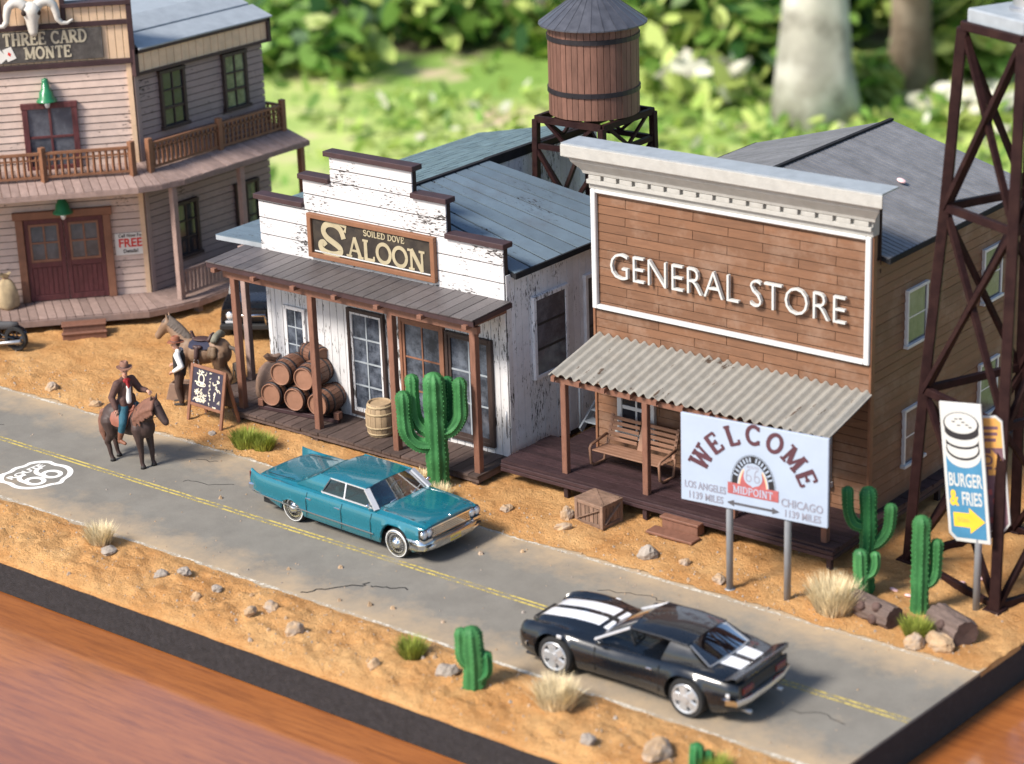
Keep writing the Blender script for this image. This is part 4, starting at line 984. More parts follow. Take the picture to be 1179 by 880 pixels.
# crate beside the porch
t3 = thing('wooden_crate', 'weathered wooden crate with diagonal braces on the sand below the store porch', 'crate', (4.02,3.78,.03), -6)
W, D, H = .86, .70, .56
b = MB()
for k in range(6): u0 = -W/2+.05+k*(W-.1)/6; b.box(u0+.01,u0+(W-.1)/6-.01,-D/2+.03,-D/2+.06,.06,H-.06); b.box(u0+.01,u0+(W-.1)/6-.01,D/2-.06,D/2-.03,.06,H-.06)
for k in range(5):
    u0 = -D/2+.05+k*(D-.1)/5
    for x in (-W/2+.03,W/2-.06): b.box(x,x+.03,u0+.01,u0+(D-.1)/5-.01,.06,H-.06)
b.box(-W/2+.06,W/2-.06,-D/2+.06,D/2-.06,.03,H-.09,1)
b.build('side', [M['crate'], M['gap']], t3)
b = MB()
for x in (-W/2,W/2-.09):
    for y in (-D/2,D/2-.09): b.box(x,x+.09,y,y+.09,0,H)
for z in (0,H-.09):
    for y in (-D/2+.004,D/2-.094): b.box(-W/2+.09,W/2-.09,y,y+.09,z+.004,z+.086)
    for x in (-W/2+.004,W/2-.094): b.box(x,x+.09,-D/2+.09,D/2-.09,z+.004,z+.086)
b.beam((-W/2+.09,-D/2+.02,.1),(W/2-.09,-D/2+.02,H-.1),.03,.08,0,(0,1,0)); b.beam((W/2-.02,-D/2+.09,.1),(W/2-.02,D/2-.09,H-.1),.03,.08,0,(1,0,0))
b.build('frame', M['crate'], t3, bevel=.008)
b = MB()
for k in range(5): u0 = -D/2+k*D/5; b.box(-W/2-.01,W/2+.01,u0+.008,u0+D/5-.008,H+.002,H+.022)
b.beam((-W/2+.06,-D/2+.06,H+.029),(W/2-.06,D/2-.06,H+.029),.07,.014); b.beam((-W/2+.06,D/2-.06,H+.032),(W/2-.06,-D/2+.06,H+.032),.07,.014)
b.build('lid', M['crate'], t3)
# steps below the porch, behind the welcome sign
t4 = thing('wooden_step', 'low dark brown plank steps leading to the store porch', 'step', (5.98,4.05,.09), 0)
b = MB(); b.box(-.62,.62,-.34,.04,.0,.06); b.box(-.58,.58,-.28,.02,-.05,.0); b.build('lower_tread', M['post'], t4, bevel=.012)
b = MB(); b.box(-.52,.52,.06,.40,.24,.30); b.box(-.48,.48,.10,.38,.0,.235); b.build('upper_tread', M['post'], t4, bevel=.012)
# outside stair between the two buildings
t5 = thing('outside_stair', 'steep grey metal stair in the gap between saloon and store', 'stair', (1.55,7.05,PZ), 0)
for k in range(6):
    b = MB(); b.box(-.36,.36,.28*k,.28*k+.32,.18+.22*k,.22+.22*k); b.build('tread', M['greyblue'], t5, bevel=.006)
for x in (-.38,.38):
    b = MB(); b.beam((x,-.12,.02),(x,1.75,1.45),.05,.16); b.build('stringer', M['greyblue'], t5)
for x,y in ((-.40,-.05),(-.40,.75)):
    b = MB(); z = (y+.12)/1.87*1.43; b.tube([(x-.04,y,z+.05),(x-.04,y,z+1.05)], .028, 8); b.build('rail_post', M['greyblue'], t5)
b = MB(); b.tube([(-.44,-.05,1.13),(-.44,1.0,1.93)], .03, 8); b.build('handrail', M['greyblue'], t5)
# ---------------------------------------------------------------- water tower
t = thing('water_tower', 'round brown water tank with conical roof on a braced timber frame', 'water tower', (-2.05,12.1,0))
hx, hy, HT = 1.05, 1.12, 7.05
for sx in (-1,1):
    for sy in (-1,1):
        b = MB(); b.beam((sx*(hx+.10),sy*(hy+.10),0),(sx*hx,sy*hy,HT-.1),.17,.17,0,(0,1,0)); b.build('leg', M['steel'], t, bevel=.01)
b = MB()
for z, h in ((HT-.09,.16),(6.25,.13),(3.2,.13)):
    for sy in (-1,1): b.beam((-hx,sy*hy,z),(hx,sy*hy,z),.12,h)
    for sx in (-1,1): b.beam((sx*hx,-hy,z),(sx*hx,hy,z),.12,h)
for k in (-.5,0,.5): b.beam((k*hx,-hy,HT-.08),(k*hx,hy,HT-.08),.10,.12)
b.split('beam', M['steel'], t)
b = MB()
for z0, z1 in ((3.25,6.2),(.2,3.15)):
    for sy in (-1,1): b.beam((-hx,sy*hy,z0),(hx,sy*hy,z1),.10,.10); b.beam((hx,sy*(hy+.03),z0),(-hx,sy*(hy+.03),z1),.10,.10)
    for sx in (-1,1): b.beam((sx*hx,-hy,z0),(sx*hx,hy,z1),.10,.10); b.beam((sx*(hx+.03),hy,z0),(sx*(hx+.03),-hy,z1),.10,.10)
for sy in (-1,1): b.beam((0,sy*hy,6.3),(-.8,sy*hy,6.95),.07,.08); b.beam((0,sy*hy,6.3),(.8,sy*hy,6.95),.07,.08)
for sx in (-1,1): b.beam((sx*hx,0,6.3),(sx*hx,-.9,6.95),.07,.08); b.beam((sx*hx,0,6.3),(sx*hx,.9,6.95),.07,.08)
b.split('brace', M['steel'], t)
b = MB(); R0 = 1.17; n = 44
for k in range(n):
    a0 = 2*math.pi*k/n+.006; a1 = 2*math.pi*(k+1)/n-.006; am = (a0+a1)/2; q = U(-.006,.006)
    pts = [((R0+q)*math.cos(a),(R0+q)*math.sin(a)) for a in (a0,am,a1)] + [((R0-.05)*math.cos(a),(R0-.05)*math.sin(a)) for a in (a1,a0)]
    b.prism(pts, HT+.02, HT+2.42)
b.lathe([(.001,HT+.05),(R0-.04,HT+.05),(R0-.04,HT+2.4)], n, 1)
b.build('tank', [M['tank'], M['gap']], t)
for z in (HT+.66, HT+2.02):
    b = MB(); b.lathe([(R0-.01,z-.06),(R0+.035,z-.06),(R0+.035,z+.06),(R0-.01,z+.06)], n, 0, None, False); b.build('hoop', M['hoop'], t)
b = MB(); n = 26; r0 = 1.40; zc = HT+2.36; za = HT+3.32
for k in range(n):
    a0 = 2*math.pi*k/n; a1 = 2*math.pi*(k+1)/n-.008
    def q(r,a,z): return (r*math.cos(a),r*math.sin(a),z)
    b.add([q(r0,a0,zc),q(r0,a1,zc),q(.04,a1,za),q(.04,a0,za),q(r0,a0,zc-.035),q(r0,a1,zc-.035),q(.04,a1,za-.05),q(.04,a0,za-.05)],[(0,1,2,3),(7,6,5,4),(4,5,1,0),(5,6,2,1),(7,4,0,3)])
    b.beam(q(r0+.002,a0,zc+.004),q(.05,a0,za+.004),.010,.008)
b.lathe([(.10,za-.06),(.07,za+.04),(.001,za+.14)], 10)
b.build('tank_roof', M['cone'], t)

# ---------------------------------------------------------------- braced steel tower
t = thing('lattice_tower', 'tall dark red lattice tower with crossed braces and a slate cap', 'tower', (12.71,6.62,0))
cn = [Vector((-1.93,-.75,0)), Vector((.75,-1.93,0)), Vector((1.93,.75,0)), Vector((-.75,1.93,0))]
lv = [(.02,1.0),(3.9,.885),(7.9,.735),(11.65,.625)]
def cp(i, l): z,k = lv[l]; v = cn[i % 4]*k; return Vector((v.x,v.y,z))
def leg_at(i, z):
    for (z0,k0),(z1,k1) in zip(lv,lv[1:]):
        if z <= z1: k = lerp(k0,k1,(z-z0)/(z1-z0)); break
    return Vector((cn[i%4].x*k, cn[i%4].y*k, z))
def angle_iron(b, p, q, w=.2, th=.045):
    p = Vector(p); q = Vector(q); b.beam(p, q, w, th); d = (q-p).normalized(); side = d.cross(Vector((0,0,1)))
    side = side.normalized() if side.length > .1 else Vector((1,0,0))
    b.beam(p+side*w/2, q+side*w/2, th, w)
for i in range(4):
    b = MB()
    for l in range(3): b.beam(cp(i,l), cp(i,l+1)+(cp(i,l+1)-cp(i,l)).normalized()*.03,   .22, .22, 0, (cn[i].x, cn[i].y, 0))
    b.box(cn[i].x-.2,cn[i].x+.2,cn[i].y-.2,cn[i].y+.2,-.05,.06); b.build('leg', M['steel'], t, bevel=.02)
b = MB()
for l in range(4):
    for i in range(4): b.beam(cp(i,l)+Vector((0,0,.06)), cp(i+1,l)+Vector((0,0,.06)), .13, .17)
b.split('beam', M['steel'], t, bevel=.01)
for l in range(3):
    for i in range(4):
        b = MB(); o = (cn[i]+cn[(i+1)%4]).normalized()*.04
        b.beam(cp(i,l)+o, cp(i+1,l+1)+o, .13, .10); b.beam(cp(i+1,l)-o, cp(i,l+1)-o, .13, .10)
        b.build('cross_brace', M['steel'], t)
b = MB()
mc = RZ(math.degrees(math.atan2(cn[0].y,cn[0].x))+45)
b.box(-.86,.86,-.86,.86,11.76,12.06,0,mc); b.build('cap', M['greyblue'], t, bevel=.03)
b = MB(); b.lathe([(.001,12.06),(.40,12.06),(.40,12.12),(.33,12.16),(.30,12.9),(.24,14.2),(.001,14.2)], 28); b.build('mast', M['dullmetal'], t, split=40)

# ---------------------------------------------------------------- welcome sign
t = thing('welcome_sign', 'pale welcome board with arched maroon lettering on two grey steel posts', 'sign', (9.03,2.43,0), 6.5)
bw, bh, zc = 3.36, 1.96, 2.90
b = MB(); b.box(-bw/2,bw/2,-.02,.05,zc-bh/2,zc+bh/2); bd = b.build('board', M['boardwhite'], t, bevel=.01)
for x in (-.60,.74):
    b = MB(); b.tube([(x,.10,-.15),(x,.10,zc+.6)], .075, 16); b.tube([(x,.10,-.02),(x,.10,.03)], .12, 16); b.build('post', M['grey_post'], t)
ms = T(0,-.024,zc) @ UP
b = MB(); RA = 1.366
for k, c in enumerate('WELCOME'):
    a = (-61, -41, -20.5, 0, 21, 42, 62)[k]; h = .44
    mm = ms @ T(RA*math.sin(R_(a)), -.60+RA*math.cos(R_(a)), 0) @ RZ(-a)
    wd = GL[c][0]*h*.95; slab(b, c, h, .95, mm @ T(-wd/2,-h/2,0), 0, .19, .006, .34)
b.build('lettering', M['maroontext'], bd)
b = MB()
font_geo('LOS ANGELES', .225, ms @ T(-1.11,-.60,.004), b, 0, .006, .002, .70); font_geo('1139 MILES', .225, ms @ T(-1.10,-.83,.004), b, 0, .006, .002, .78)
b.build('distance_lettering', M['greytext'], bd); b = MB()
font_geo('CHICAGO', .25, ms @ T(1.11,-.60,.004), b, 0, .006, .002, .82); font_geo('1139 MILES', .225, ms @ T(1.12,-.83,.004), b, 0, .006, .002, .78)
b.build('distance_lettering', M['greytext'], bd)
b = MB(); b.prism([(-.60,-.83),(-.44,-.76),(-.44,-.805),(.44,-.805),(.44,-.76),(.60,-.83),(.44,-.90),(.44,-.855),(-.44,-.855),(-.44,-.90)][::-1], -.002, .006, 0, ms); b.build('arrow', M['arrow'], bd)
def half_ring(mb, rx0, rz0, rx1, rz1, z, mi, base=-.40, n=28):
    o = [(rx1*math.cos(math.pi*k/n), base+rz1*math.sin(math.pi*k/n)) for k in range(n+1)]
    i = [(rx0*math.cos(math.pi*k/n), base+rz0*math.sin(math.pi*k/n)) for k in range(n+1)]
    mb.add([(x,y,z) for x,y in o]+[(x,y,z) for x,y in i], [(k,k+1,n+2+k,n+1+k) for k in range(n)], mi, False, ms)
b = MB()
half_ring(b, 0, 0, .53, .74, .002, 2); half_ring(b, .505,.715,.515,.725,.0035,1); half_ring(b, .36,.54,.49,.70,.004,1); half_ring(b, .30,.47,.335,.51,.004,3); half_ring(b,0,0,.30,.47,.0045,0)
b.prism([(-.58,-.62),(.58,-.62),(.58,-.37),(-.58,-.37)], -.001, .007, 0, ms)
sh = smooth_loop(SHIELD); b.add([(x*.25,y*.30-.13,.0095) for x,y in sh], [tuple(range(len(sh)))], 2, False, ms)
for dx in (-.095,.095):
    draw_stroke(b, arc(dx,-.205,.058,.070,0,360,16), .024, ms, 4, .009, .0115); draw_stroke(b, [(dx-.055,-.20)]+arc(dx+.02,-.11,.07,.10,170,80,6), .024, ms, 4, .009, .0122)
font_geo('ROUTE', .085, ms @ T(0,.045,.010), b, 4, .003, .002, 1.0)
slab_text(b, 'MIDPOINT', .165, .90, ms @ T(0,-.585,.007), 2, .13, .002, .05, .26)
for k in range(15):
    a = lerp(158,22,k/14)
    if 6.2 < k < 7.8: continue
    x = .425*math.cos(R_(a)); z = -.40+.62*math.sin(R_(a)); mm = ms @ T(x,z,0) @ RZ(a-90)
    b.box(-.018,.018,-.05,.05,.003,.0052,2,mm)
b.build('emblem', [M['midred'], M['ink'], M['boardwhite'], M['cream'], M['greytext']], bd)

# ---------------------------------------------------------------- roadside burger sign
t = thing('food_sign', 'tilted blue and white burger sign with yellow arrow on a grey post', 'sign', (13.14,4.42,0), 2)
b = MB(); b.tube([(.0,.07,-.15),(.0,.07,1.7),(-.25,.07,4.1)], .075, 14); b.build('post', M['grey_post'], t)
W2, H2 = .46, 1.50
ML = T(-.33,0,3.0) @ RY(-6.5) @ UP
rc = [(-W2+.16,-H2),(W2,-H2),(W2,H2),(-W2,H2),(-W2,-H2+.16)]
b = MB(); b.prism(rc, -.05, .0, 0, ML); bd = b.build('board', M['signwhite'], t, bevel=.008)
b = MB(); b.prism([(-W2+.18,-H2+.09),(W2-.07,-H2+.09),(W2-.07,.42),(-W2+.07,.42),(-W2+.07,-H2+.2)], -.001, .005, 0, ML)
b.add([((W2-.07)*math.cos(R_(180+180*k/14)), .42+.30*math.sin(R_(180+180*k/14)), .0075) for k in range(15)], [tuple(range(15))], 1, False, ML)
b.build('colour_field', [M['signblue'], M['signwhite']], bd)
b = MB()
font_geo('BURGER', .40, ML @ T(0,-.165,.008), b, 0, .006, .008, .50); font_geo('FRIES', .40, ML @ T(.12,-.56,.008), b, 0, .006, .008, .50)
font_geo('&', .46, ML @ T(-.28,-.56,.008), b, 1, .006, .016, .62)
b.build('lettering', [M['signwhite'], M['signyellow']], bd)
b = MB(); b.prism([(-.32,-.86),(.04,-.86),(.04,-.74),(.38,-1.02),(.04,-1.30),(.04,-1.17),(-.32,-1.17)][::-1], -.001, .009, 0, ML); font_geo('50m', .16, ML @ T(-.10,-1.015,.011), b, 1, .004, .0, 1.0)
b.build('arrow', [M['signyellow'], M['signorange']], bd)
b = MB()
def eld(cx, cz, rx, rz, z, mi, a0=0, a1=360): b.add([(x,y,z) for x,y in arc(cx,cz,rx,rz,a0,a1,28)[:28 if a1-a0==360 else 29]], [tuple(range(28 if a1-a0==360 else 29))], mi, False, ML)
eld(0,.52,.37,.24,.009,0); eld(0,.545,.345,.215,.0105,1); b.box(-.36,.36,.60,.72,.0095,.011,0,ML); eld(0,.68,.36,.16,.0115,0); eld(0,.74,.36,.17,.0125,1); b.box(-.37,.37,.86,.99,.0125,.0135,0,ML); eld(0,.90,.37,.18,.0145,0); eld(0,1.06,.39,.25,.0155,0); eld(0,1.075,.36,.222,.0165,1)
for x,z in ((-.16,1.10),(-.05,1.03),(.05,1.10),(.13,1.05),(-.10,1.16),(.20,1.0),(.0,1.17)): b.box(x-.035,x+.035,z-.012,z+.012,.0165,.018,0,ML)
b.build('burger_drawing', [M['ink'], M['signwhite']], bd)
M2 = T(-.07,.26,2.90) @ RZ(14) @ RY(-6.5) @ UP
b = MB(); b.prism([(-.50,-1.22),(.36,-1.22),(.50,-1.05),(.50,1.18),(.38,1.30),(-.50,1.30)], -.05, 0, 0, M2); bd2 = b.build('board', M['signwhite'], t, bevel=.008); bd2['label'] = 'orange and purple second board behind the burger board'
b = MB(); b.prism([(-.46,-1.18),(.34,-1.18),(.46,-1.03),(.46,.62),(-.46,.62)], -.001, .005, 1, M2); b.prism([(-.46,.62),(.46,.62),(.46,1.16),(.36,1.26),(-.46,1.26)], -.001, .005, 0, M2)
b.prism([(.0,.22),(.22,.22),(.22,.12),(.42,.36),(.22,.60),(.22,.50),(.0,.50)], .004, .008, 0, M2); draw_stroke(b, arc(.14,.36,.09,.09,0,360,14), .04, M2, 1, .005, .011)
for z,x0,x1 in ((1.05,-.1,.40),(.92,-.2,.38),(.79,-.1,.34)): b.box(x0,x1,z-.035,z+.035,.004,.008,1,M2)
for k in range(9): eldx = U(-.35,.35); z = U(-1.0,.1); b.box(eldx-.09,eldx+.09,z-.06,z+.06,.004,.007+.0004*k,2 if k%2 else 0,M2)
b.build('board_print', [M['signorange'], M['signpurple'], M['midred']], bd2)

# ---------------------------------------------------------------- chalkboard A-frame
t = thing('chalkboard_stand', 'folding brown chalkboard stand covered in pale chalk drawings by the road', 'chalkboard', (-7.93,3.05,.03), -3)
ML = T(0,0,0) @ RX(-12)
b = MB()
for x in (-.62,.62): b.box(x-.05,x+.05,-.03,.03,0,1.50,0,ML)
b.box(-.57,.57,-.028,.028,1.42,1.50,0,ML); b.box(-.57,.57,-.028,.028,.42,.50,0,ML); b.build('front_frame', M['redbrownframe'], t, bevel=.01)
b = MB(); b.box(-.57,.57,-.012,.012,.50,1.42,0,ML); bd = b.build('board', M['chalkboard'], t)
MB_ = T(0,.64,0) @ RX(13)
b = MB()
for x in (-.62,.62): b.box(x-.05,x+.05,-.03,.03,0,1.46,0,MB_)
b.box(-.57,.57,-.01,.01,.45,1.40,1,MB_); b.box(-.57,.57,-.028,.028,1.38,1.46,0,MB_); b.build('back_frame', [M['redbrownframe'], M['chalkboard']], t, bevel=.01)
b = MB(); ms = ML @ T(0,-.0125,.96) @ UP; zz = .001
random.seed(21)
def sq(cx, cz, s, n=5):
    global zz
    P = [(cx+U(-s,s), cz+U(-s,s)) for _ in range(n)]; Q = P
    for _ in range(2): Q = [Q[0]]+[p for a,c in zip(Q,Q[1:]) for p in ((a[0]*.75+c[0]*.25,a[1]*.75+c[1]*.25),(a[0]*.25+c[0]*.75,a[1]*.25+c[1]*.75))]+[Q[-1]]
    zz += .00004; draw_stroke(b, Q, .026, ms, 0, 0, zz)
draw_stroke(b, arc(-.24,.20,.10,.12,0,360,16), .04, ms, 0, 0, .0008); draw_stroke(b, arc(-.24,.06,.17,.05,0,360,16), .03, ms, 0, 0, .0009); 
for k in range(11): sq(-.42+.036*k, -.20+.10*math.sin(k*1.3), .075)
for k in range(12): sq(-.44+.036*k, -.36, .06)
for k in range(8): sq(-.44+.05*k, .06+.3*(k%2), .07)
b.build('chalk_drawing', M['chalk'], bd); b = MB()
for k in range(9): sq(.10, .38-.095*k, .045, 4)
b.build('chalk_lettering', M['chalk'], bd); b = MB()
for k in range(9): sq(.34+.08*math.sin(k*2), .36-.095*k, .085, 5)
random.seed(9)
b.build('chalk_lettering', M['chalk'], bd)
# ---------------------------------------------------------------- vehicles (x forwards)
def smoothstep(a, b, x): t = max(0, min(1, (x-a)/(b-a))); return t*t*(3-2*t)
def curve(P):
    """piecewise smooth interpolation through (x, value) points"""
    P = sorted(P)
    def f(x):
        if x <= P[0][0]: return P[0][1]
        if x >= P[-1][0]: return P[-1][1]
        for i in range(len(P)-1):
            if P[i][0] <= x <= P[i+1][0]:
                x0,y0 = P[i]; x1,y1 = P[i+1]; h = x1-x0; t = (x-x0)/h
                m0 = (y1-P[i-1][1])/(x1-P[i-1][0]) if i > 0 else (y1-y0)/h
                m1 = (P[i+2][1]-y0)/(P[i+2][0]-x0) if i+2 < len(P) else (y1-y0)/h
                return (2*t**3-3*t*t+1)*y0+(t**3-2*t*t+t)*h*m0+(-2*t**3+3*t*t)*y1+(t**3-t*t)*h*m1
    return f
def car_body(parent, name, mats, xs, section, mi_of=None, split=32):
    """loft the half sections of all stations, mirrored, with end caps"""
    b = MB()
    for sgn in (1,-1):
        rows = [[(x, sgn*y, z) for y,z in section(x)] for x in xs]
        if mi_of is None: b.grid(rows, flip=sgn < 0)
        else:
            for i in range(len(rows)-1):
                for k in range(len(rows[0])-1):
                    q = [rows[i][k],rows[i][k+1],rows[i+1][k+1],rows[i+1][k]]
                    b.add(q if sgn > 0 else q[::-1], [(0,1,2,3)], mi_of((xs[i]+xs[i+1])/2, k), True)
        for r in (rows[0], rows[-1]):
            P = [(p[0],p[1],p[2]) for p in r] + [(r[0][0],0,r[0][2])]
            b.add(P, [tuple(range(len(P)))], 0, False)
    o = b.build(name, mats, parent)
    # weld so that smooth shading runs across the panels
    bm_ = __import__('bmesh').new(); bm_.from_mesh(o.data); __import__('bmesh').ops.remove_doubles(bm_, verts=bm_.verts, dist=.0008)
    __import__('bmesh').ops.recalc_face_normals(bm_, faces=bm_.faces); bm_.to_mesh(o.data); bm_.free()
    e = o.modifiers.new('split', 'EDGE_SPLIT'); e.split_angle = R_(split)
    return o
def wheel(parent, x, y, r, w, style, side, steer=0):
    MW = T(x, y, r) @ RZ(steer) @ RX(-90*side)      # +z of the lathe points outwards
    b = MB(); ri = r*(.70 if style == 'alloy' else .60)
    b.lathe([(ri,-w/2),(r*.93,-w/2),(r,-w/2+.04),(r,w/2-.04),(r*.93,w/2),(ri,w/2-.01)], 36, 0, MW)
    wh = b.build('wheel', M['rubber'], parent, split=50)
    if style == 'chrome':
        b = MB(); b.lathe([(r*.92,w/2+.003),(r*.89,w/2+.010),(r*.865,w/2+.006)], 36, 0, MW); b.build('white_wall', M['whitewall'], wh)
        b = MB(); b.lathe([(r*.85,w/2-.005),(r*.80,w/2+.02),(r*.60,w/2-.01),(r*.44,w/2+.0),(r*.30,w/2+.02),(r*.28,w/2+.055),(r*.12,w/2+.075),(.001,w/2+.08)], 36, 0, MW)
        for k in range(20): a = 2*math.pi*k/20; b.beam(MW @ Vector((r*.36*math.cos(a),r*.36*math.sin(a),w/2+.012)), MW @ Vector((r*.56*math.cos(a),r*.56*math.sin(a),w/2+.002)), .014, .010, 1)
        b.lathe([(r*.74,w/2+.017),(r*.68,w/2+.014)], 36, 1, MW)
        b.build('hubcap', [M['chrome'], M['under']], wh)
    else:
        b = MB(); b.lathe([(r*.76,w/2+.004),(r*.72,w/2+.02),(r*.63,w/2+.005),(r*.62,w/2-.10)], 36, 0, MW)
        for k in range(5):
            a = 2*math.pi*k/5; m_ = MW @ RZ(math.degrees(a))
            b.add([(.05,-.075,w/2-.01),(r*.66,-.115,w/2-.02),(r*.66,.115,w/2-.02),(.05,.075,w/2-.01),(.05,-.06,w/2+.025),(r*.66,-.07,w/2+.005),(r*.66,.07,w/2+.005),(.05,.06,w/2+.025)],[(4,5,6,7),(0,1,5,4),(2,3,7,6),(1,2,6,5),(3,0,4,7)],0,False,m_)
        b.lathe([(.085,w/2-.02),(.085,w/2+.04),(.001,w/2+.045)], 16, 0, MW); b.lathe([(r*.62,w/2-.10),(.001,w/2-.10)], 24, 1, MW)
        b.build('rim', [M['wheel_silver'], M['under']], wh, split=40)
    return wh
def quadgrid(b, P, n, m, bulge=0, mi=0, axis=(0,0,1), sm=True):
    a, c, d, e = [Vector(p) for p in P]; ax = Vector(axis); rows = []
    for i in range(n+1):
        u = i/n; rows.append([tuple(a.lerp(c,u).lerp(e.lerp(d,u), j/m) + ax*bulge*(1-(2*u-1)**2)*(1-(2*j/m-1)**2)**.5) for j in range(m+1)])
    b.grid(rows, mi, sm)
def strip3(b, pts, w, h, mi=0):
    for p, q in zip(pts, pts[1:]): b.beam(p, q, w, h, mi)
def arch(x, xc, r, zc, base):
    d = abs(x-xc); return max(base, zc+math.sqrt(r*r-d*d)) if d < r else base

# --- teal saloon car
t = thing('classic_car', 'teal finned hardtop car with white-wall tyres driving past the saloon', 'car', (-.10,.70,.0), -2.6)
WF, WR, r = 1.62, -1.66, .345
w_ = curve([(-3.02,.90),(-2.8,.955),(-2.0,.985),(-.5,1.0),(.9,1.0),(2.0,.975),(2.34,.95),(2.42,.92)])
sh_ = curve([(-3.06,.975),(-2.92,.945),(-2.75,.920),(-2.5,.912),(-1.9,.915),(-1.2,.92),(-.8,.925),(.6,.925),(1.6,.915),(2.2,.89),(2.42,.86)])
dk = curve([(-3.06,.60),(-2.95,.66),(-2.86,.84),(-2.78,.872),(-2.4,.898),(-1.9,.93),(-1.4,.955),(.9,.955),(1.5,.955),(2.1,.925),(2.36,.885),(2.42,.85)])
def sec(x):
    w = w_(x); s = sh_(x); d = dk(x); fin = max(0, s-d)
    zb = arch(x, WF, .44, r, .24); zb = max(zb, arch(x, WR, .38, r-.17, .24)); zb += .25*smoothstep(-1.9,-3.0,x) + .10*smoothstep(2.0,2.4,x)
    zb = min(zb, .76)
    zs = [zb, lerp(zb,.52,.35) if zb < .5 else zb+.01, max(zb+.02,.50), max(zb+.03,.60), max(zb+.04,.72), s-.085, s-.02]
    ys = [w*.93, w*.975, w*.99, w*.978, w*1.0, w*.965, w*.945]
    inner = [(w*.925, s), (w*.90, s-.004), (w*.865, lerp(s,d,.9)-.012), (w*.82, d-.004), (w*.80, d+.012), (w*.62, d+.028), (w*.3, d+.04), (0, d+.043)]
    return list(zip(ys, zs)) + inner
xs = sorted(set([-3.06+i*.05 for i in range(110)] + [WF-.44,WF+.44,WR-.38,WR+.38] + [2.42]))
xs = [x for x in xs if x <= 2.42]
body = car_body(t, 'body', [M['teal'], M['interior_teal']], xs, sec)
b = MB(); b.box(-2.7,2.3,-.84,.84,.22,.50); b.box(-2.7,2.3,-.62,.62,.5,.86); b.build('chassis', M['under'], t)
for y in (-1,1):
    wheel(t, WF, y*.82, r, .20, 'chrome', y); wheel(t, WR, y*.80, r, .20, 'chrome', y)
# fins' rear edge, tail lamps, rear bumper
b = MB(); b.box(-3.12,-2.95,-.90,.90,.50,.60); b.box(-3.12,-2.95,-.93,-.80,.48,.64); b.box(-3.12,-2.95,.80,.93,.48,.64); b.build('rear_bumper', M['chrome'], t, bevel=.03)
for y in (-.86,.86):
    b = MB(); b.box(-3.085,-3.04,y-.035,y+.035,.66,.92); b.build('tail_lamp', M['redlens'], t, bevel=.02)
# greenhouse
cw, rf = .855, .725; zb, zr = .975, 1.355
b = MB()
for sgn in (-1,1):
    rows = []
for i in range(1): pass
rows = []
for i in range(15):
    x = lerp(-.86,.60,i/14); e = .02*(2*i/14-1)**4
    rows.append([(x, rf*1.02*s_, zr-.015+.062*(1-abs(s_)**2.4)-.03*(abs(2*i/14-1))**3) for s_ in [k/8 for k in range(-8,9)]])
b.grid(rows, flip=True)
slab_ = []
for sgn in (-1,1):
    P = [(-1.52,sgn*cw*.99,zb-.01),(-.70,sgn*(cw+.01),zb-.01),(-.50,sgn*(rf+.012),zr-.03),(-.87,sgn*(rf+.005),zr-.045)]
    rr_ = []
    for k in range(7):
        u = k/6; A = Vector(P[0]).lerp(Vector(P[3]),u); B = Vector(P[1]).lerp(Vector(P[2]),u); bl = .045*math.sin(math.pi*u*.9)
        rr_.append([tuple(A.lerp(B,j/4)+Vector((0,sgn*bl,0))) for j in range(5)])
    b.grid(rr_, flip=sgn < 0)
    b.tube([(-.87,sgn*rf,zr-.04),(.60,sgn*rf,zr-.028)], .026, 8)
    b.beam((-1.52,sgn*cw*.97,zb),(-.87,sgn*rf,zr-.045),.05,.03)
b.build('roof', [M['teal']], t, split=50)
b = MB(); rows = []
for i in range(9):
    u = i/8; rows.append([(lerp(1.03,.61,u)+.12*(1-s_*s_)*(1-.35*u)-.06, lerp(cw*.97,rf*.98,u)*s_, lerp(zb-.01,zr-.02,u)+.035*(1-abs(s_)**2.4)*u) for s_ in [k/8 for k in range(-8,9)]])
b.grid(rows, flip=False); b.build('windscreen', M['carglass'], t)
b = MB(); rows = []
for i in range(7):
    u = i/6; rows.append([(lerp(-1.54,-.88,u)-.08*(1-s_*s_)*(1-u), lerp(cw*.93,rf*.96,u)*s_, lerp(zb,zr-.02,u)+.03*(1-abs(s_)**2.4)*u) for s_ in [k/6 for k in range(-6,7)]])
b.grid(rows, flip=True); b.build('rear_window', M['carglass'], t)
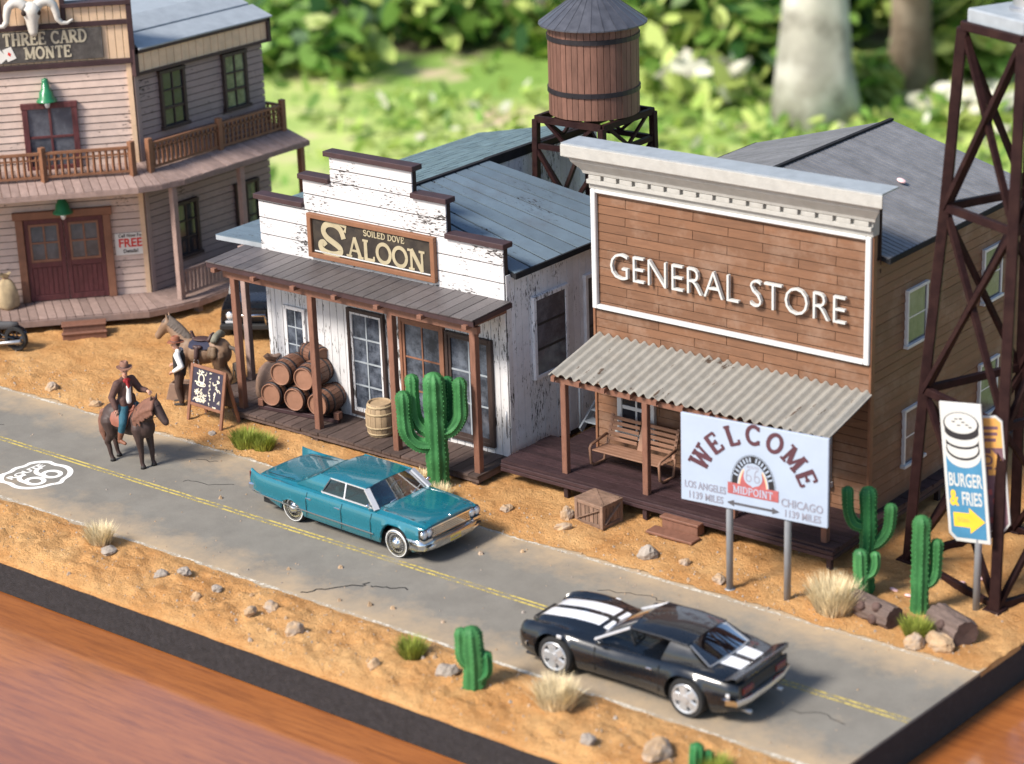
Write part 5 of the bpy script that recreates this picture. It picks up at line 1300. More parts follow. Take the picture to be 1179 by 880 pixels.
for sgn in (-1,1):
    def side(x, u): return (x, sgn*lerp(cw+.005, rf+.01, u), lerp(zb-.01, zr-.035, u))
    for x0,x1,x2,x3 in ((.93,.02,.0,.58),(-.02,-.72,-.52,-.04)):
        b = MB(); b.add([side(x0,0),side(x1,0),side(x2,1),side(x3,1)], [(0,1,2,3) if sgn < 0 else (3,2,1,0)]); b.build('side_window', M['sideglass'], t)
    b = MB(); strip3(b, [side(1.02,0),side(.61,1)], .13, .05); strip3(b,[side(.98,.02),side(-.72,.02),side(-.52,.985),side(.60,.985)], .03,.03); strip3(b,[side(.0,0),side(-.02,1)],.035,.03)
    b.build('window_trim', M['silver'], t)
    b = MB(); pts = [(x, sgn*(w_(x)+.008), .445+.02*smoothstep(-1.5,-3,x)) for x in [-3.0+.2*i for i in range(22)]]
    strip3(b, [p for p in pts if not (abs(p[0]-WF) < .50)], .022, .03)
    b.split('side_trim', M['chrome'], t)
    b = MB()
    for x in (-.12,-1.04): b.box(x-.09,x+.09,sgn*.985-.02,sgn*.985+.025,.745,.775); b.cbox((x+.05,sgn*.985,.76),(.04,.05,.05))
    b.split('door_handle', M['chrome'], t, bevel=.008)
    b = MB(); b.tube([(.86,sgn*.93,.93),(.88,sgn*.97,1.03)], .015, 8); b.ell((.87,sgn*.98,1.07),(.035,.065,.05),12); b.build('mirror', M['chrome'], t)
    b = MB()
    for x in (-1.12,.0,.92): strip3(b, [(x,sgn*(w_(x)*.995+.004),.30),(x,sgn*(w_(x)*.998+.004),.72),(x+.02,sgn*w_(x)*.955,sh_(x)-.03)], .010, .010)
    b.split('door_gap', M['under'], t)
# bonnet shut lines, cowl vents, wipers
b = MB(); strip3(b, [(.98,-.66,dk(.98)+.032),(2.3,-.66,dk(2.3)+.026)], .012,.01); strip3(b, [(.98,.66,dk(.98)+.032),(2.3,.66,dk(2.3)+.026)], .012,.01); strip3(b, [(.98,-.66,dk(.98)+.034),(.98,0,dk(.98)+.044),(.98,.66,dk(.98)+.034)], .012,.01)
strip3(b, [(-1.75,-.70,dk(-1.75)+.022),(-2.68,-.66,dk(-2.68)+.026)], .012,.01); strip3(b, [(-1.75,.70,dk(-1.75)+.022),(-2.68,.66,dk(-2.68)+.026)], .012,.01)
b.split('panel_gap', M['under'], t)
b = MB()
for sgn in (-1,1):
    for k in range(3): strip3(b, [(1.15,sgn*(.74+.025*k),dk(1.15)+.022),(2.05,sgn*(.72+.025*k),dk(2.05)+.02)], .008,.012)
b.tube([(1.02,-.42,1.0),(.98,.12,1.055)], .010, 6); b.tube([(1.04,.28,1.0),(.93,.66,1.06)], .010, 6); b.ell((2.39,0,.90),(.05,.015,.03),8)
b.split('bonnet_trim', M['chrome'], t)
# nose: grille, lamps, bumper, plate
b = MB(); b.box(2.36,2.425,-.60,.60,.62,.82,1); 
for k in range(5): z = .64+.042*k; b.box(2.41,2.445,-.62,.62,z-.009,z+.009,0)
for k in range(21): y = lerp(-.6,.6,k/20); b.box(2.415,2.438,y-.006,y+.006,.62,.82,0)
b.box(2.40,2.455,-.64,.64,.815,.845,0); b.box(2.40,2.45,-.64,.64,.60,.622,0)
b.build('grille', [M['chrome'], M['grille']], t)
for sgn in (-1,1):
    b = MB(); b.box(2.32,2.432,sgn*.78-.17,sgn*.78+.17,.62,.84); b.build('lamp_housing', M['grille'], t, bevel=.02)
    for y in (.70,.86):
        m_ = T(2.432,sgn*y,.735) @ RY(90); b = MB(); b.lathe([(.096,-.03),(.096,.03),(.078,.036)], 20, 0, m_); hl = b.build('headlight', M['chrome'], t)
        b = MB(); b.lathe([(.078,.026),(.05,.044),(.001,.05)], 20, 0, m_); b.build('lens', M['lens'], hl)
b = MB()
P = [(2.05,-1.0,.50),(2.30,-.99,.50),(2.44,-.90,.50),(2.50,-.6,.49),(2.52,0,.48)]
P = P + [(x,-y,z) for x,y,z in P[:-1][::-1]]
rows = [[(x+dx*.9, y+dy*(1 if y < -.9 else -1 if y > .9 else 0), z+dz) for dx,dy,dz in ((-.05,0,-.15),(.04,-.01,-.13),(.07,-.02,-.03),(.04,-.01,.07),(-.05,0,.10))] for x,y,z in P]
b.grid(rows, flip=False); b.grid(rows, flip=True)
for sgn in (-1,1): b.ell((2.50,sgn*.66,.44),(.06,.16,.07),12); b.box(2.30,2.50,sgn*.80-.13,sgn*.80+.13,.56,.62)
b.build('front_bumper', M['chrome'], t, split=50)
for sgn in (-1,1):
    b = MB(); b.box(2.49,2.535,sgn*.80-.08,sgn*.80+.08,.455,.51); b.build('side_lamp', M['grille'], t, bevel=.01)
b = MB(); b.box(2.555,2.575,-.17,.17,.385,.50); b.build('number_plate', M['plate'], t, bevel=.005)
# inside
b = MB()
for x in (-.02,-.98):
    b.box(x-.30,x+.25,-.70,.70,.50,.80); b.add([(x-.34,-.70,.60),(x-.18,-.70,.60),(x-.36,-.70,1.10),(x-.46,-.70,1.10),(x-.34,.70,.60),(x-.18,.70,.60),(x-.36,.70,1.10),(x-.46,.70,1.10)],[(0,1,2,3),(7,6,5,4),(1,5,6,2),(3,2,6,7),(0,3,7,4),(0,4,5,1)])
b.box(.62,.95,-.78,.78,.80,.98); b.build('seats', M['interior_teal'], t, bevel=.04)
b = MB(); m_ = T(.42,.36,.98) @ RY(-62); b.tube([m_ @ Vector((.18*math.cos(2*math.pi*k/20),.18*math.sin(2*math.pi*k/20),0)) for k in range(21)], .014, 6); b.beam(m_ @ Vector((-.17,0,0)), m_ @ Vector((.17,0,0)), .02, .02); b.build('steering_wheel', M['whitewall'], t)

# --- black striped coupe
t = thing('sports_coupe', 'glossy black fastback coupe with two white racing stripes and silver wheels', 'car', (9.27,-1.72,.0), 180.5)
WF, WR, r = 1.56, -1.55, .40
w_ = curve([(-2.62,.86),(-2.4,.97),(-1.5,1.07),(-.5,.97),(.5,.965),(1.6,1.03),(2.2,1.0),(2.42,.95),(2.5,.88)])
sh_ = curve([(-2.62,.90),(-2.2,.965),(-1.5,1.02),(-.8,.94),(.1,.885),(.9,.91),(1.6,.965),(2.2,.925),(2.42,.87),(2.5,.81)])
dk = curve([(-2.62,.95),(-2.3,.985),(-1.9,1.0),(-1.2,.96),(0,.95),(.95,.965),(1.5,.95),(2.05,.875),(2.3,.815),(2.5,.70)])
def sec(x):
    w = w_(x); s = sh_(x); d = dk(x)
    zb = max(arch(x, WF, .50, r-.02, .24), arch(x, WR, .50, r-.02, .24)) + .12*smoothstep(-2.1,-2.6,x) + .06*smoothstep(2.1,2.5,x); zb = min(zb, .86)
    bul = .05*smoothstep(.62,1.0,x)*smoothstep(2.5,2.2,x)
    return [(w*.90,zb),(w*.955,max(zb+.005,.34)),(w*.985,max(zb+.01,.46)),(w*1.0,max(zb+.015,.60)),(w*.995,max(zb+.02,.70)),(w*.97,max(zb+.025,s-.14)),(w*.93,max(zb+.03,s-.055)),(w*.87,s-.008),(w*.80,s+.008),
            (w*.76,lerp(s,d,.4)+.0),(w*.68,d),(w*.56,d+.012),(w*.50,d+.014+bul),(w*.44,d+.020+bul),(w*.42,d+.022+bul),(w*.075,d+.032+bul),(w*.055,d+.032+bul),(0,d+.033+bul)]
xs = sorted(set([-2.62+i*.05 for i in range(103)] + [WF-.5,WF+.5,WR-.5,WR+.5,2.5])); xs = [x for x in xs if x <= 2.5]
def mi_of(x, k): return 1 if (k == 14) and (x > .68 or x < -1.88) and not (.80 < x < .86) else 0
car_body(t, 'body', [M['carblack'], M['stripe']], xs, sec, mi_of, 55)
b = MB(); b.box(-2.3,2.2,-.84,.84,.22,.52); b.box(-2.3,2.2,-.6,.6,.5,.80); b.build('chassis', M['under'], t)
for y in (-1,1): wheel(t, WF, y*.88, r, .26, 'alloy', y); wheel(t, WR, y*.89, r, .28, 'alloy', y)
cw, rf = .81, .64; zb, zr = .95, 1.36
b = MB(); rows = []
for i in range(13):
    u = i/12; x = lerp(-.04,-1.38,u); z = zr+.012-.06*max(0,u-.45)**1.5*2.2-.03*max(0,.2-u)*4
    rows.append([(x, rf*1.03*s_, z-.015+.055*(1-abs(s_)**2.6)) for s_ in [k/8 for k in range(-8,9)]])
b.grid(rows, flip=False); zr2 = rows[-1][0][2]
for sgn in (-1,1):
    P = [(-1.90,sgn*cw*.93,zb+.04),(-.86,sgn*(cw+.03),zb-.02),(-1.00,sgn*(rf+.03),zr-.035),(-1.38,sgn*(rf+.015),zr2)]
    rr_ = []
    for k in range(7):
        u = k/6; A = Vector(P[0]).lerp(Vector(P[3]),u); B = Vector(P[1]).lerp(Vector(P[2]),u)
        rr_.append([tuple(A.lerp(B,j/4)+Vector((0,sgn*.03*math.sin(math.pi*u),0))) for j in range(5)])
    b.grid(rr_, flip=sgn < 0)
    b.tube([(-.04,sgn*rf*1.02,zr-.04),(-.8,sgn*rf*1.03,zr-.02),(-1.38,sgn*rf*1.02,zr2)], .03, 8)
b.build('roof', M['carblack'], t, split=50)
for sgn in (-1,1):
    b = MB(); b.beam((.70,sgn*cw*1.0,zb-.01),(-.05,sgn*rf*1.02,zr-.03),.07,.05); b.build('screen_pillar', M['silver'], t, bevel=.012)  # pale colour stands in for sky reflection along the black pillars
b = MB(); rows = []
for i in range(9):
    u = i/8; rows.append([(lerp(.68,-.03,u)+.20*(1-s_*s_)*(1-.4*u)-.08, lerp(cw*.96,rf*.98,u)*s_, lerp(zb,zr-.02,u)+.04*(1-abs(s_)**2.4)*u) for s_ in [k/8 for k in range(-8,9)]])
b.grid(rows, flip=False); b.build('windscreen', M['carglass'], t)
b = MB(); rows = []
for i in range(7):
    u = i/6; rows.append([(lerp(-1.88,-1.39,u)-.06*(1-s_*s_)*(1-u), lerp(cw*.84,rf*.95,u)*s_, lerp(zb+.06,zr2-.005,u)+.045*(1-abs(s_)**2.4)) for s_ in [k/6 for k in range(-6,7)]])
b.grid(rows, flip=True); b.build('rear_window', M['carglass'], t)
b = MB()
for sgn in (-1,1): strip3(b, [(-1.88,sgn*cw*.84,zb+.07),(-1.39,sgn*rf*.95,zr2)], .03,.02)
strip3(b, [(-1.90,-.66,zb+.075),(-1.95,-.3,zb+.09),(-1.95,.3,zb+.09),(-1.90,.66,zb+.075)], .03,.03); b.build('rear_window_trim', M['dullmetal'], t)
# tail spoiler, lamps, bumper
b = MB(); rows = []
for k in range(13):
    s_ = k/6-1; y = .93*s_; q = .05*abs(s_)**3
    rows.append([(-2.34+q,y,.99-.05*abs(s_)**2),(-2.60+q,y,1.09-.03*abs(s_)**2),(-2.67+q,y,1.10-.03*abs(s_)**2),(-2.66+q,y,1.02-.05*abs(s_)**2),(-2.58+q,y,.90)])
b.grid(rows, flip=True); b.build('spoiler', M['carblack'], t, split=40)
b = MB(); b.box(-2.655,-2.60,-.84,.84,.52,.90); b.build('tail_panel', M['grille'], t, bevel=.02)
for sgn in (-1,1):
    b = MB(); b.box(-2.68,-2.64,sgn*.58-.18,sgn*.58+.18,.68,.82); b.build('tail_lamp', M['redlens'], t, bevel=.015)
    b = MB(); b.box(-2.50,-2.42,sgn*.965-.02,sgn*.965+.02,.66,.74); b.build('side_marker', M['lens'], t, bevel=.01)
    b = MB(); b.box(WF+.0-.20,WF-.08,sgn*1.005-.02,sgn*1.01+.02,.83,.90); b.build('badge', M['silver'], t, bevel=.01)
    b = MB(); b.box(-.76,-.62,sgn*.975-.02,sgn*.985+.02,.765,.795); b.split('door_handle', M['chrome'], t, bevel=.01)
    b = MB(); b.ell((.46,sgn*.99,1.0),(.09,.06,.055),12); b.beam((.46,sgn*.93,.93),(.46,sgn*.99,.98),.05,.03); b.build('mirror', M['carblack'], t)
    b = MB()
    for x in (.62,-.90): strip3(b, [(x,sgn*(w_(x)*.97+.003),.34),(x,sgn*(w_(x)*1.0+.004),.66),(x,sgn*(w_(x)*.955+.003),sh_(x)-.05)], .012,.012)
    b.split('door_gap', M['grille'], t)
    b = MB(); b.tube([(-2.72,sgn*.55,.26),(-2.45,sgn*.55,.27)], .045, 12); b.build('exhaust', M['dullmetal'], t)
b = MB(); P = [(-2.40,-1.0,.56),(-2.62,-.93,.56),(-2.71,-.6,.56),(-2.73,0,.56)]; P = P+[(x,-y,z) for x,y,z in P[:-1][::-1]]
rows = [[(x+dx,y,z+dz) for dx,dz in ((.05,-.07),(-.02,-.055),(-.035,0),(-.02,.055),(.05,.07))] for x,y,z in P]; b.grid(rows); b.build('rear_bumper', M['chrome'], t, split=50)
b = MB(); P = [(2.22,-1.0,.50),(2.50,-.86,.50),(2.60,-.5,.50),(2.58,-.38,.50)]
for s in (1,-1): rows = [[(x+dx,s*y,z+dz) for dx,dz in ((-.05,-.06),(.02,-.045),(.035,0),(.02,.045),(-.05,.06))] for x,y,z in P]; b.grid(rows)
b.build('front_bumper', M['chrome'], t, split=50)
b = MB(); b.box(2.42,2.56,-.36,.36,.42,.76); b.build('grille', M['grille'], t, bevel=.02)
b = MB(); b.box(2.0,2.40,-.85,.85,.16,.22); b.build('front_spoiler', M['carblack'], t, bevel=.02)
for sgn in (-1,1):
    m_ = T(2.48,sgn*.62,.66) @ RY(90); b = MB(); b.lathe([(.12,-.12),(.12,.02),(.10,.03)],20,0,m_); hl = b.build('headlight', M['chrome'], t); b = MB(); b.lathe([(.10,.02),(.06,.045),(.001,.05)],20,0,m_); b.build('lens', M['lens'], hl)
b = MB()
for sgn in (-1,1):
    x,y = -.62,sgn*.42; b.box(x-.30,x+.28,y-.28,y+.28,.45,.72); b.add([(x-.40,y-.28,.62),(x-.24,y-.28,.62),(x-.48,y-.24,1.18),(x-.58,y-.24,1.18),(x-.40,y+.28,.62),(x-.24,y+.28,.62),(x-.48,y+.24,1.18),(x-.58,y+.24,1.18)],[(0,1,2,3),(7,6,5,4),(1,5,6,2),(3,2,6,7),(0,3,7,4),(0,4,5,1)])
b.box(.18,.60,-.74,.74,.72,.93); b.box(-1.5,-1.0,-.7,.7,.5,.82); b.build('seats', M['interior'], t, bevel=.04)
b = MB(); m_ = T(-.06,.40,1.02) @ RY(-60); b.tube([m_ @ Vector((.19*math.cos(2*math.pi*k/20),.19*math.sin(2*math.pi*k/20),0)) for k in range(21)], .018, 6); b.beam(m_ @ Vector((-.18,0,0)), m_ @ Vector((.18,0,0)), .03, .02); b.beam(m_ @ Vector((0,-.18,0)), m_ @ Vector((0,.18,0)), .03, .02); b.build('steering_wheel', M['rubber'], t)
for x,y,z in ((.168,.52,.88),(.168,.36,.88),(.168,.44,.80)):
    b = MB(); b.lathe([(.07,0),(.06,.01),(.001,.012)],16,0,T(x,y,z) @ RY(-90)); b.build('dial', M['lens'], t)

# --- black off-roader parked beyond the saloon
t = thing('off_road_car', 'black boxy off-road car parked in the gap behind the saloon porch', 'car', (-12.5,10.0,.02), -56)
w_ = curve([(-1.9,.84),(-1.6,.90),(0,.92),(1.4,.90),(1.9,.86)])
top = curve([(-1.9,1.0),(-1.0,1.04),(.5,1.04),(.8,1.06),(1.6,1.02),(1.9,.97)])
def sec(x):
    w = w_(x); d = top(x); zb = max(arch(x,1.22,.46,.40,.42),arch(x,-1.22,.46,.40,.42)); zb = min(zb,.86)
    return [(w*.95,zb),(w,max(zb+.01,.6)),(w,max(zb+.02,.80)),(w*.985,d-.06),(w*.94,d-.01),(w*.80,d+.01),(w*.4,d+.035),(0,d+.04)]
car_body(t, 'body', [M['carblack']], [-1.9+.05*i for i in range(77)], sec)
b = MB(); b.box(-1.7,1.7,-.72,.72,.36,.7); b.build('chassis', M['under'], t)
for x in (1.22,-1.22):
    for y in (-1,1): wheel(t, x, y*.82, .40, .26, 'alloy', y)
b = MB(); b.box(-1.75,.34,-.76,.76,1.62,1.68); b.box(-1.78,-1.66,-.80,.80,1.0,1.64); b.build('roof', M['carblack'], t, bevel=.03)
for sgn in (-1,1):
    b = MB(); b.beam((.72,sgn*.80,1.05),(.32,sgn*.74,1.64),.08,.06); b.beam((-.35,sgn*.82,1.02),(-.35,sgn*.76,1.64),.08,.05); b.build('pillar', M['carblack'], t)
    b = MB(); b.add([(.68,sgn*.79,1.05),(-1.68,sgn*.79,1.05),(-1.68,sgn*.75,1.62),(.32,sgn*.75,1.62)],[(0,1,2,3)]); b.build('side_window', M['carglass'], t)
    m_ = T(1.92,sgn*.60,.80) @ RY(90); b = MB(); b.lathe([(.12,-.05),(.12,.02),(.10,.03)],18,0,m_); hl = b.build('headlight', M['chrome'], t); b = MB(); b.lathe([(.10,.02),(.05,.045),(.001,.05)],18,0,m_); b.build('lens', M['lens'], hl)
    b = MB(); b.box(1.90,1.94,sgn*.60-.14,sgn*.60+.14,.58,.65); b.build('side_lamp', M['lens'], t, bevel=.01)
b = MB(); b.add([(.74,-.78,1.06),(.74,.78,1.06),(.34,.73,1.62),(.34,-.73,1.62)],[(0,1,2,3)]); b.build('windscreen', M['carglass'], t)
b = MB(); b.box(1.86,1.95,-.44,.44,.66,.94,1)
for k in range(8): y = lerp(-.4,.4,k/7); b.box(1.93,1.965,y-.025,y+.025,.68,.92,0)
b.build('grille', [M['hoop'], M['grille']], t)
b = MB(); b.box(1.92,2.10,-.88,.88,.42,.58); b.build('front_bumper', M['rubber'], t, bevel=.03)
b = MB(); b.tube([(2.08,-.45,.58),(2.10,-.42,.86),(2.10,.42,.86),(2.08,.45,.58)], .035, 8); b.build('bull_bar', M['chrome'], t)
b = MB(); b.lathe([(.001,-.12),(.30,-.12),(.38,-.08),(.38,.08),(.30,.12),(.20,.10),(.001,.10)],24,0,T(-2.02,0,.95) @ RY(-90)); b.build('spare_wheel', M['rubber'], t)
b = MB(); b.box(-.7,-.3,-.6,.6,.7,1.25); b.box(.4,.62,-.7,.7,.8,1.05); b.build('seats', M['interior'], t, bevel=.04)

# --- motorcycle at the left edge
t = thing('motorcycle', 'black motorcycle parked on the sand before the pinkish building', 'motorcycle', (-17.25,4.0,.03), 200)
for x in (-.72,.78):
    m_ = T(x,0,.36) @ RX(90); b = MB(); b.lathe([(.25,-.06),(.33,-.07),(.36,-.03),(.36,.03),(.33,.07),(.25,.06)],32,0,m_); wh = b.build('wheel', M['rubber'], t, split=50)
    b = MB(); b.lathe([(.25,-.04),(.235,-.04),(.235,.04),(.25,.04)],28,0,m_)
    for k in range(7): b.beam(m_ @ Vector((0,0,.0)), m_ @ Vector((.24*math.cos(2*math.pi*k/7),.24*math.sin(2*math.pi*k/7),0)), .03,.03)
    b.lathe([(.06,-.08),(.06,.08)],12,0,m_); b.build('rim', M['hoop'], wh)
b = MB(); b.tube([(.55,0,.85),(.05,0,.62),(-.30,0,.42),(-.72,.07,.36)], .035, 8); b.tube([(-.3,0,.42),(-.72,-.08,.36)], .035, 8); b.tube([(.1,0,.40),(.50,0,.80)], .035, 8); b.tube([(.05,0,.62),(-.65,0,.68)], .03, 8); b.build('frame', M['carblack'], t)
b = MB(); b.ell((.22,0,.80),(.34,.15,.15),16); b.build('tank', M['carblack'], t)
b = MB(); b.tube([(-.05,0,.76),(-.30,0,.71),(-.60,0,.74),(-.82,0,.80)], [.10,.13,.12,.06], 12, squash=.7); b.build('seat', M['interior'], t)
b = MB(); b.box(-.20,.28,-.14,.14,.30,.62)
for z in (.34,.40,.46,.52,.58): b.box(-.06,.22,-.17,.17,z-.015,z+.015)
b.build('engine', M['hoop'], t, bevel=.03)
for y in (-.17,.17):
    b = MB(); b.tube([(.15,y*.7,.45),(.18,y,.26),(-.3,y,.24),(-.95,y*1.05,.34)], [.03,.035,.045,.065], 12); b.build('exhaust', M['dullmetal'], t)
b = MB()
for y in (-.09,.09): b.tube([(.80,y,.36),(.52,y,.98)], .03, 8)
b.tube([(.42,-.36,1.06),(.50,-.2,1.02),(.52,0,1.0),(.50,.2,1.02),(.42,.36,1.06)], .02, 8); b.build('fork', M['hoop'], t)
b = MB(); b.ell((.66,0,.88),(.10,.10,.10),14); b.build('headlight', M['lens'], t)
b = MB(); b.lathe([(.39,-.07),(.40,0),(.39,.07)],20,0,T(-.72,0,.36) @ RX(90),True,R_(20),R_(150)); b.lathe([(.39,-.07),(.40,0),(.39,.07)],20,0,T(.78,0,.36) @ RX(90),True,R_(20),R_(150)); b.build('mudguard', M['carblack'], t)
# ---------------------------------------------------------------- horses and people: rounded cones grown into one skin
class Blob(MB):
    def cone(s, p, q, r0, r1, n=12):
        p = Vector(p); q = Vector(q); d = (q-p); L = d.length; d = d/L if L > 1e-6 else Vector((0,0,1))
        pts = []; rs = []
        for a in (-88,-60,-30): pts.append(p+d*math.sin(R_(a))*r0); rs.append(r0*math.cos(R_(a)))
        for k in range(4): pts.append(p.lerp(q,k/3)); rs.append(lerp(r0,r1,k/3))
        for a in (30,60,88): pts.append(q+d*math.sin(R_(a))*r1); rs.append(r1*math.cos(R_(a)))
        s.tube(pts, rs, n)
    def chain(s, P):
        for a, c in zip(P, P[1:]): s.cone(a[0], c[0], a[1], c[1])
    def grow(s, name, mat, parent, voxel=.02, it=4):
        o = s.build(name, mat, parent)
        m = o.modifiers.new('skin', 'REMESH'); m.mode = 'VOXEL'; m.voxel_size = voxel; m.use_smooth_shade = True
        k = o.modifiers.new('soft', 'SMOOTH'); k.factor = .5; k.iterations = it
        return baked(o)
def horse(name, label, loc, rz, coat, mane, pose=0, group=None, sc=1.0, ms=-1, hs=1.0, md=1.0):
    t = thing(name, label, 'horse', loc, rz, group); t.scale = (sc,sc,sc)
    b = Blob()
    b.ell((.38,0,1.10),(.36,.27,.35),16); b.ell((.02,0,1.06),(.52,.30,.32),16); b.ell((-.44,0,1.14),(.36,.285,.325),16); b.ell((-.60,0,1.06),(.20,.22,.26),14)
    b.ell((.56,0,1.02),(.20,.22,.26),14)
    hz = 0 if pose == 0 else .10
    ny = .0 if pose == 0 else -.04
    b.cone((.46,0,1.24),(.70,ny,1.50+hz*.5),.235,.165); b.cone((.70,ny,1.50+hz*.5),(.88,ny*1.5,1.64+hz),.165,.125)
    hd = Vector((.90,ny*1.5,1.66+hz)); mz = hd+Vector((.30,ny,-.36))
    b.cone(hd, mz, .130*hs, .082*hs); b.ell(hd+Vector((.06,0,-.11)),(.125*hs,.085*hs,.14*hs),12); b.ell(mz+Vector((.01,0,-.01)),(.085*hs,.070*hs,.085*hs),12)
    for k in (-1,1): b.cone(hd+Vector((-.03,k*.065,.09)), hd+Vector((.0,k*.095,.27)), .052, .014)
    fl = ((.43,.0),(.43,.07)) if pose == 0 else ((.40,-.02),(.44,.10))
    hl = ((-.50,.0),(-.50,-.09)) if pose == 0 else ((-.50,.04),(-.50,-.14))
    hooves = []
    for k,(x,dx) in zip((-1,1), fl):
        y = k*.155; b.chain([((x-.02,y*1.02,1.02),.17),((x+.02,y*1.08,.72),.105),((x+.03+dx*.6,y,.47),.076),((x+.03+dx*.8,y*.97,.42),.070),((x+.02+dx,y*.95,.16),.052),((x+.03+dx,y*.95,.11),.052)])
        hooves.append((x+.05+dx, y*.95))
        b.cone((x+.03+dx,y*.95,.11),(x+.06+dx,y*.95,.045),.05,.058)
    for k,(x,dx) in zip((-1,1), hl):
        y = k*.16; b.chain([((x,y,1.04),.23),((x+.04+dx*.3,y*1.08,.76),.145),((x-.02+dx*.5,y*1.05,.64),.10),((x-.15+dx,y,.47),.078),((x-.11+dx,y*.95,.38),.066),((x-.07+dx,y*.95,.15),.052),((x-.05+dx,y*.95,.11),.052)])
        hooves.append((x-.02+dx, y*.95)); b.cone((x-.05+dx,y*.95,.11),(x-.02+dx,y*.95,.045),.05,.058)
    b.grow('body', coat, t, .020, 5)
    for x,y in hooves:
        b = MB(); b.lathe([(.001,0),(.072,0),(.058,.075),(.001,.078)], 14, 0, T(x,y,.0)); b.build('hoof', M['hoof'], t)
    for k in (-1,1):
        b = MB(); b.ell(hd+Vector((.09,k*.088,-.03)),(.022,.014,.02),8); b.build('eye', M['hoof'], t)
        b = MB(); b.ell(mz+Vector((.06,k*.045,.0)),(.016,.012,.018),8); b.build('nostril', M['hoof'], t)
    b = Blob()                                # mane falls over the near side of the neck
    for k in range(17):
        u = k/16; c = Vector((.30,0,1.43)).lerp(Vector((.86,ny*1.5,1.80+hz)), u); c.z += .05*math.sin(math.pi*u)
        b.cone(c, c+Vector((.10+.03*math.sin(k*2.1),ms*(.215+.03*(1-u))*md,-.16*md)), .07, .055*md)
        if md == 1: b.cone(c+Vector((.08,ms*(.20+.03*(1-u)),-.14)), c+Vector((.13+.03*math.sin(k*2.1),ms*(.235+.02*(1-u)),-.30-.08*math.sin(k*1.7)*(1-u)-.10*(1-u))), .055, .025)
        b.cone(c, c+Vector((.03,.05,-.05)), .055, .04)
    b.cone(hd+Vector((-.02,0,.12)), hd+Vector((.12,0,.0)), .045, .02)
    b.grow('mane', mane, t, .018, 2)
    b = Blob(); P = [((-.74,0,1.24),.06),((-.88,0,1.15),.075),((-.95,.01,.92),.095),((-.95,.01,.64),.09),((-.90,.0,.42),.035)] if pose == 0 else [((-.74,0,1.24),.05),((-.90,0,1.18),.055),((-1.0,.02,.98),.05),((-1.02,.02,.70),.04),((-1.0,.03,.46),.02)]
    b.chain(P)
    for k in range(5): b.cone((-.93+.02*k,.04*math.sin(k*2),.8),(-.95+.03*k,.06*math.sin(k*2),.42+.05*math.cos(k*3)),.035,.012)
    b.grow('tail', mane, t, .016, 1)
    return t
def drape(b, x0, x1, ry, rz, zc, a0, a1, nx=10, na=24, th=.02, round_=.12, wob=.0):
    rows = []
    for i in range(nx+1):
        u = i/nx; x = lerp(x0,x1,u); e = (1-abs(2*u-1)**4)**.5; row = []
        for k in range(na+1):
            a = lerp(a0,a1,k/na); m = (a0+a1)/2; a = m+(a-m)*(1-round_+round_*e); row.append((x, ry*math.sin(R_(a)), zc+rz*math.cos(R_(a))))
        rows.append(row)
    b.grid(rows); inner = [[(x,y*(1-th/ry),zc+(z-zc)*(1-th/rz)) for x,y,z in r] for r in rows]; b.grid(inner, flip=True)
    for A,B in ((rows[0],inner[0]),(inner[-1],rows[-1])): b.grid([A,B])
    for q in (0,-1): b.grid([[r[q] for r in rows],[r[q] for r in inner]][::(1 if q else -1)])

def hand(b, w, d, side, curl=.5, sc=1.0, up=Vector((0,0,1))):
    """palm, four unequal bent fingers and a thumb from the side of the palm; w wrist, d direction"""
    w = Vector(w); d = Vector(d).normalized(); s_ = d.cross(up).normalized(); n_ = s_.cross(d); q = sc
    b.cone(w, w+d*.075*q, .030*q, .036*q); b.cone(w+s_*.018*q+d*.03*q, w+d*.085*q+s_*.02*q, .024*q, .022*q); b.cone(w-s_*.018*q+d*.03*q, w+d*.085*q-s_*.02*q, .024*q, .022*q)
    for k,L in enumerate((.068,.078,.072,.055)):
        o = s_*(.042-.028*k)*q; a = w+d*.085*q+o; m = a+(d*math.cos(curl*.6)-n_*math.sin(curl*.6))*L*.5*q+o*.12; e = m+(d*math.cos(curl*1.5)-n_*math.sin(curl*1.5))*L*.5*q
        b.cone(a, m, .0115*q, .0105*q); b.cone(m, e, .0105*q, .0085*q)
    a = w+s_*.036*q*side+d*.028*q; m = a+(d*.6+s_*.75*side-n_*.2).normalized()*.045*q; b.cone(a, m, .014*q, .012*q); b.cone(m, m+(d*.85+s_*.3*side-n_*.3).normalized()*.035*q, .012*q, .009*q)
def head(b, c, f, sc):
    """head with nose, chin, brow and ears; c centre, f facing (unit, horizontal)"""
    c = Vector(c); f = Vector(f).normalized(); s_ = Vector((-f.y,f.x,0)); q = sc
    m_ = Matrix(((f.x,s_.x,0,c.x),(f.y,s_.y,0,c.y),(0,0,1,c.z),(0,0,0,1)))
    b.ell((-.005*q,0,.02*q),(.098*q,.078*q,.108*q),14,0,m_); b.ell((.03*q,0,-.065*q),(.062*q,.056*q,.060*q),12,0,m_); b.ell((.06*q,0,-.095*q),(.028*q,.028*q,.024*q),10,0,m_)
    p = lambda x,y,z: m_ @ Vector((x*q,y*q,z*q))
    b.cone(p(.088,0,.012), p(.112,0,-.028), .011*q, .017*q); b.cone(p(.08,-.035,.035), p(.08,.035,.035), .016*q, .016*q)
    for k in (-1,1): b.ell((-.005*q,k*.080*q,-.01*q),(.022*q,.012*q,.032*q),8,0,m_)
    return m_
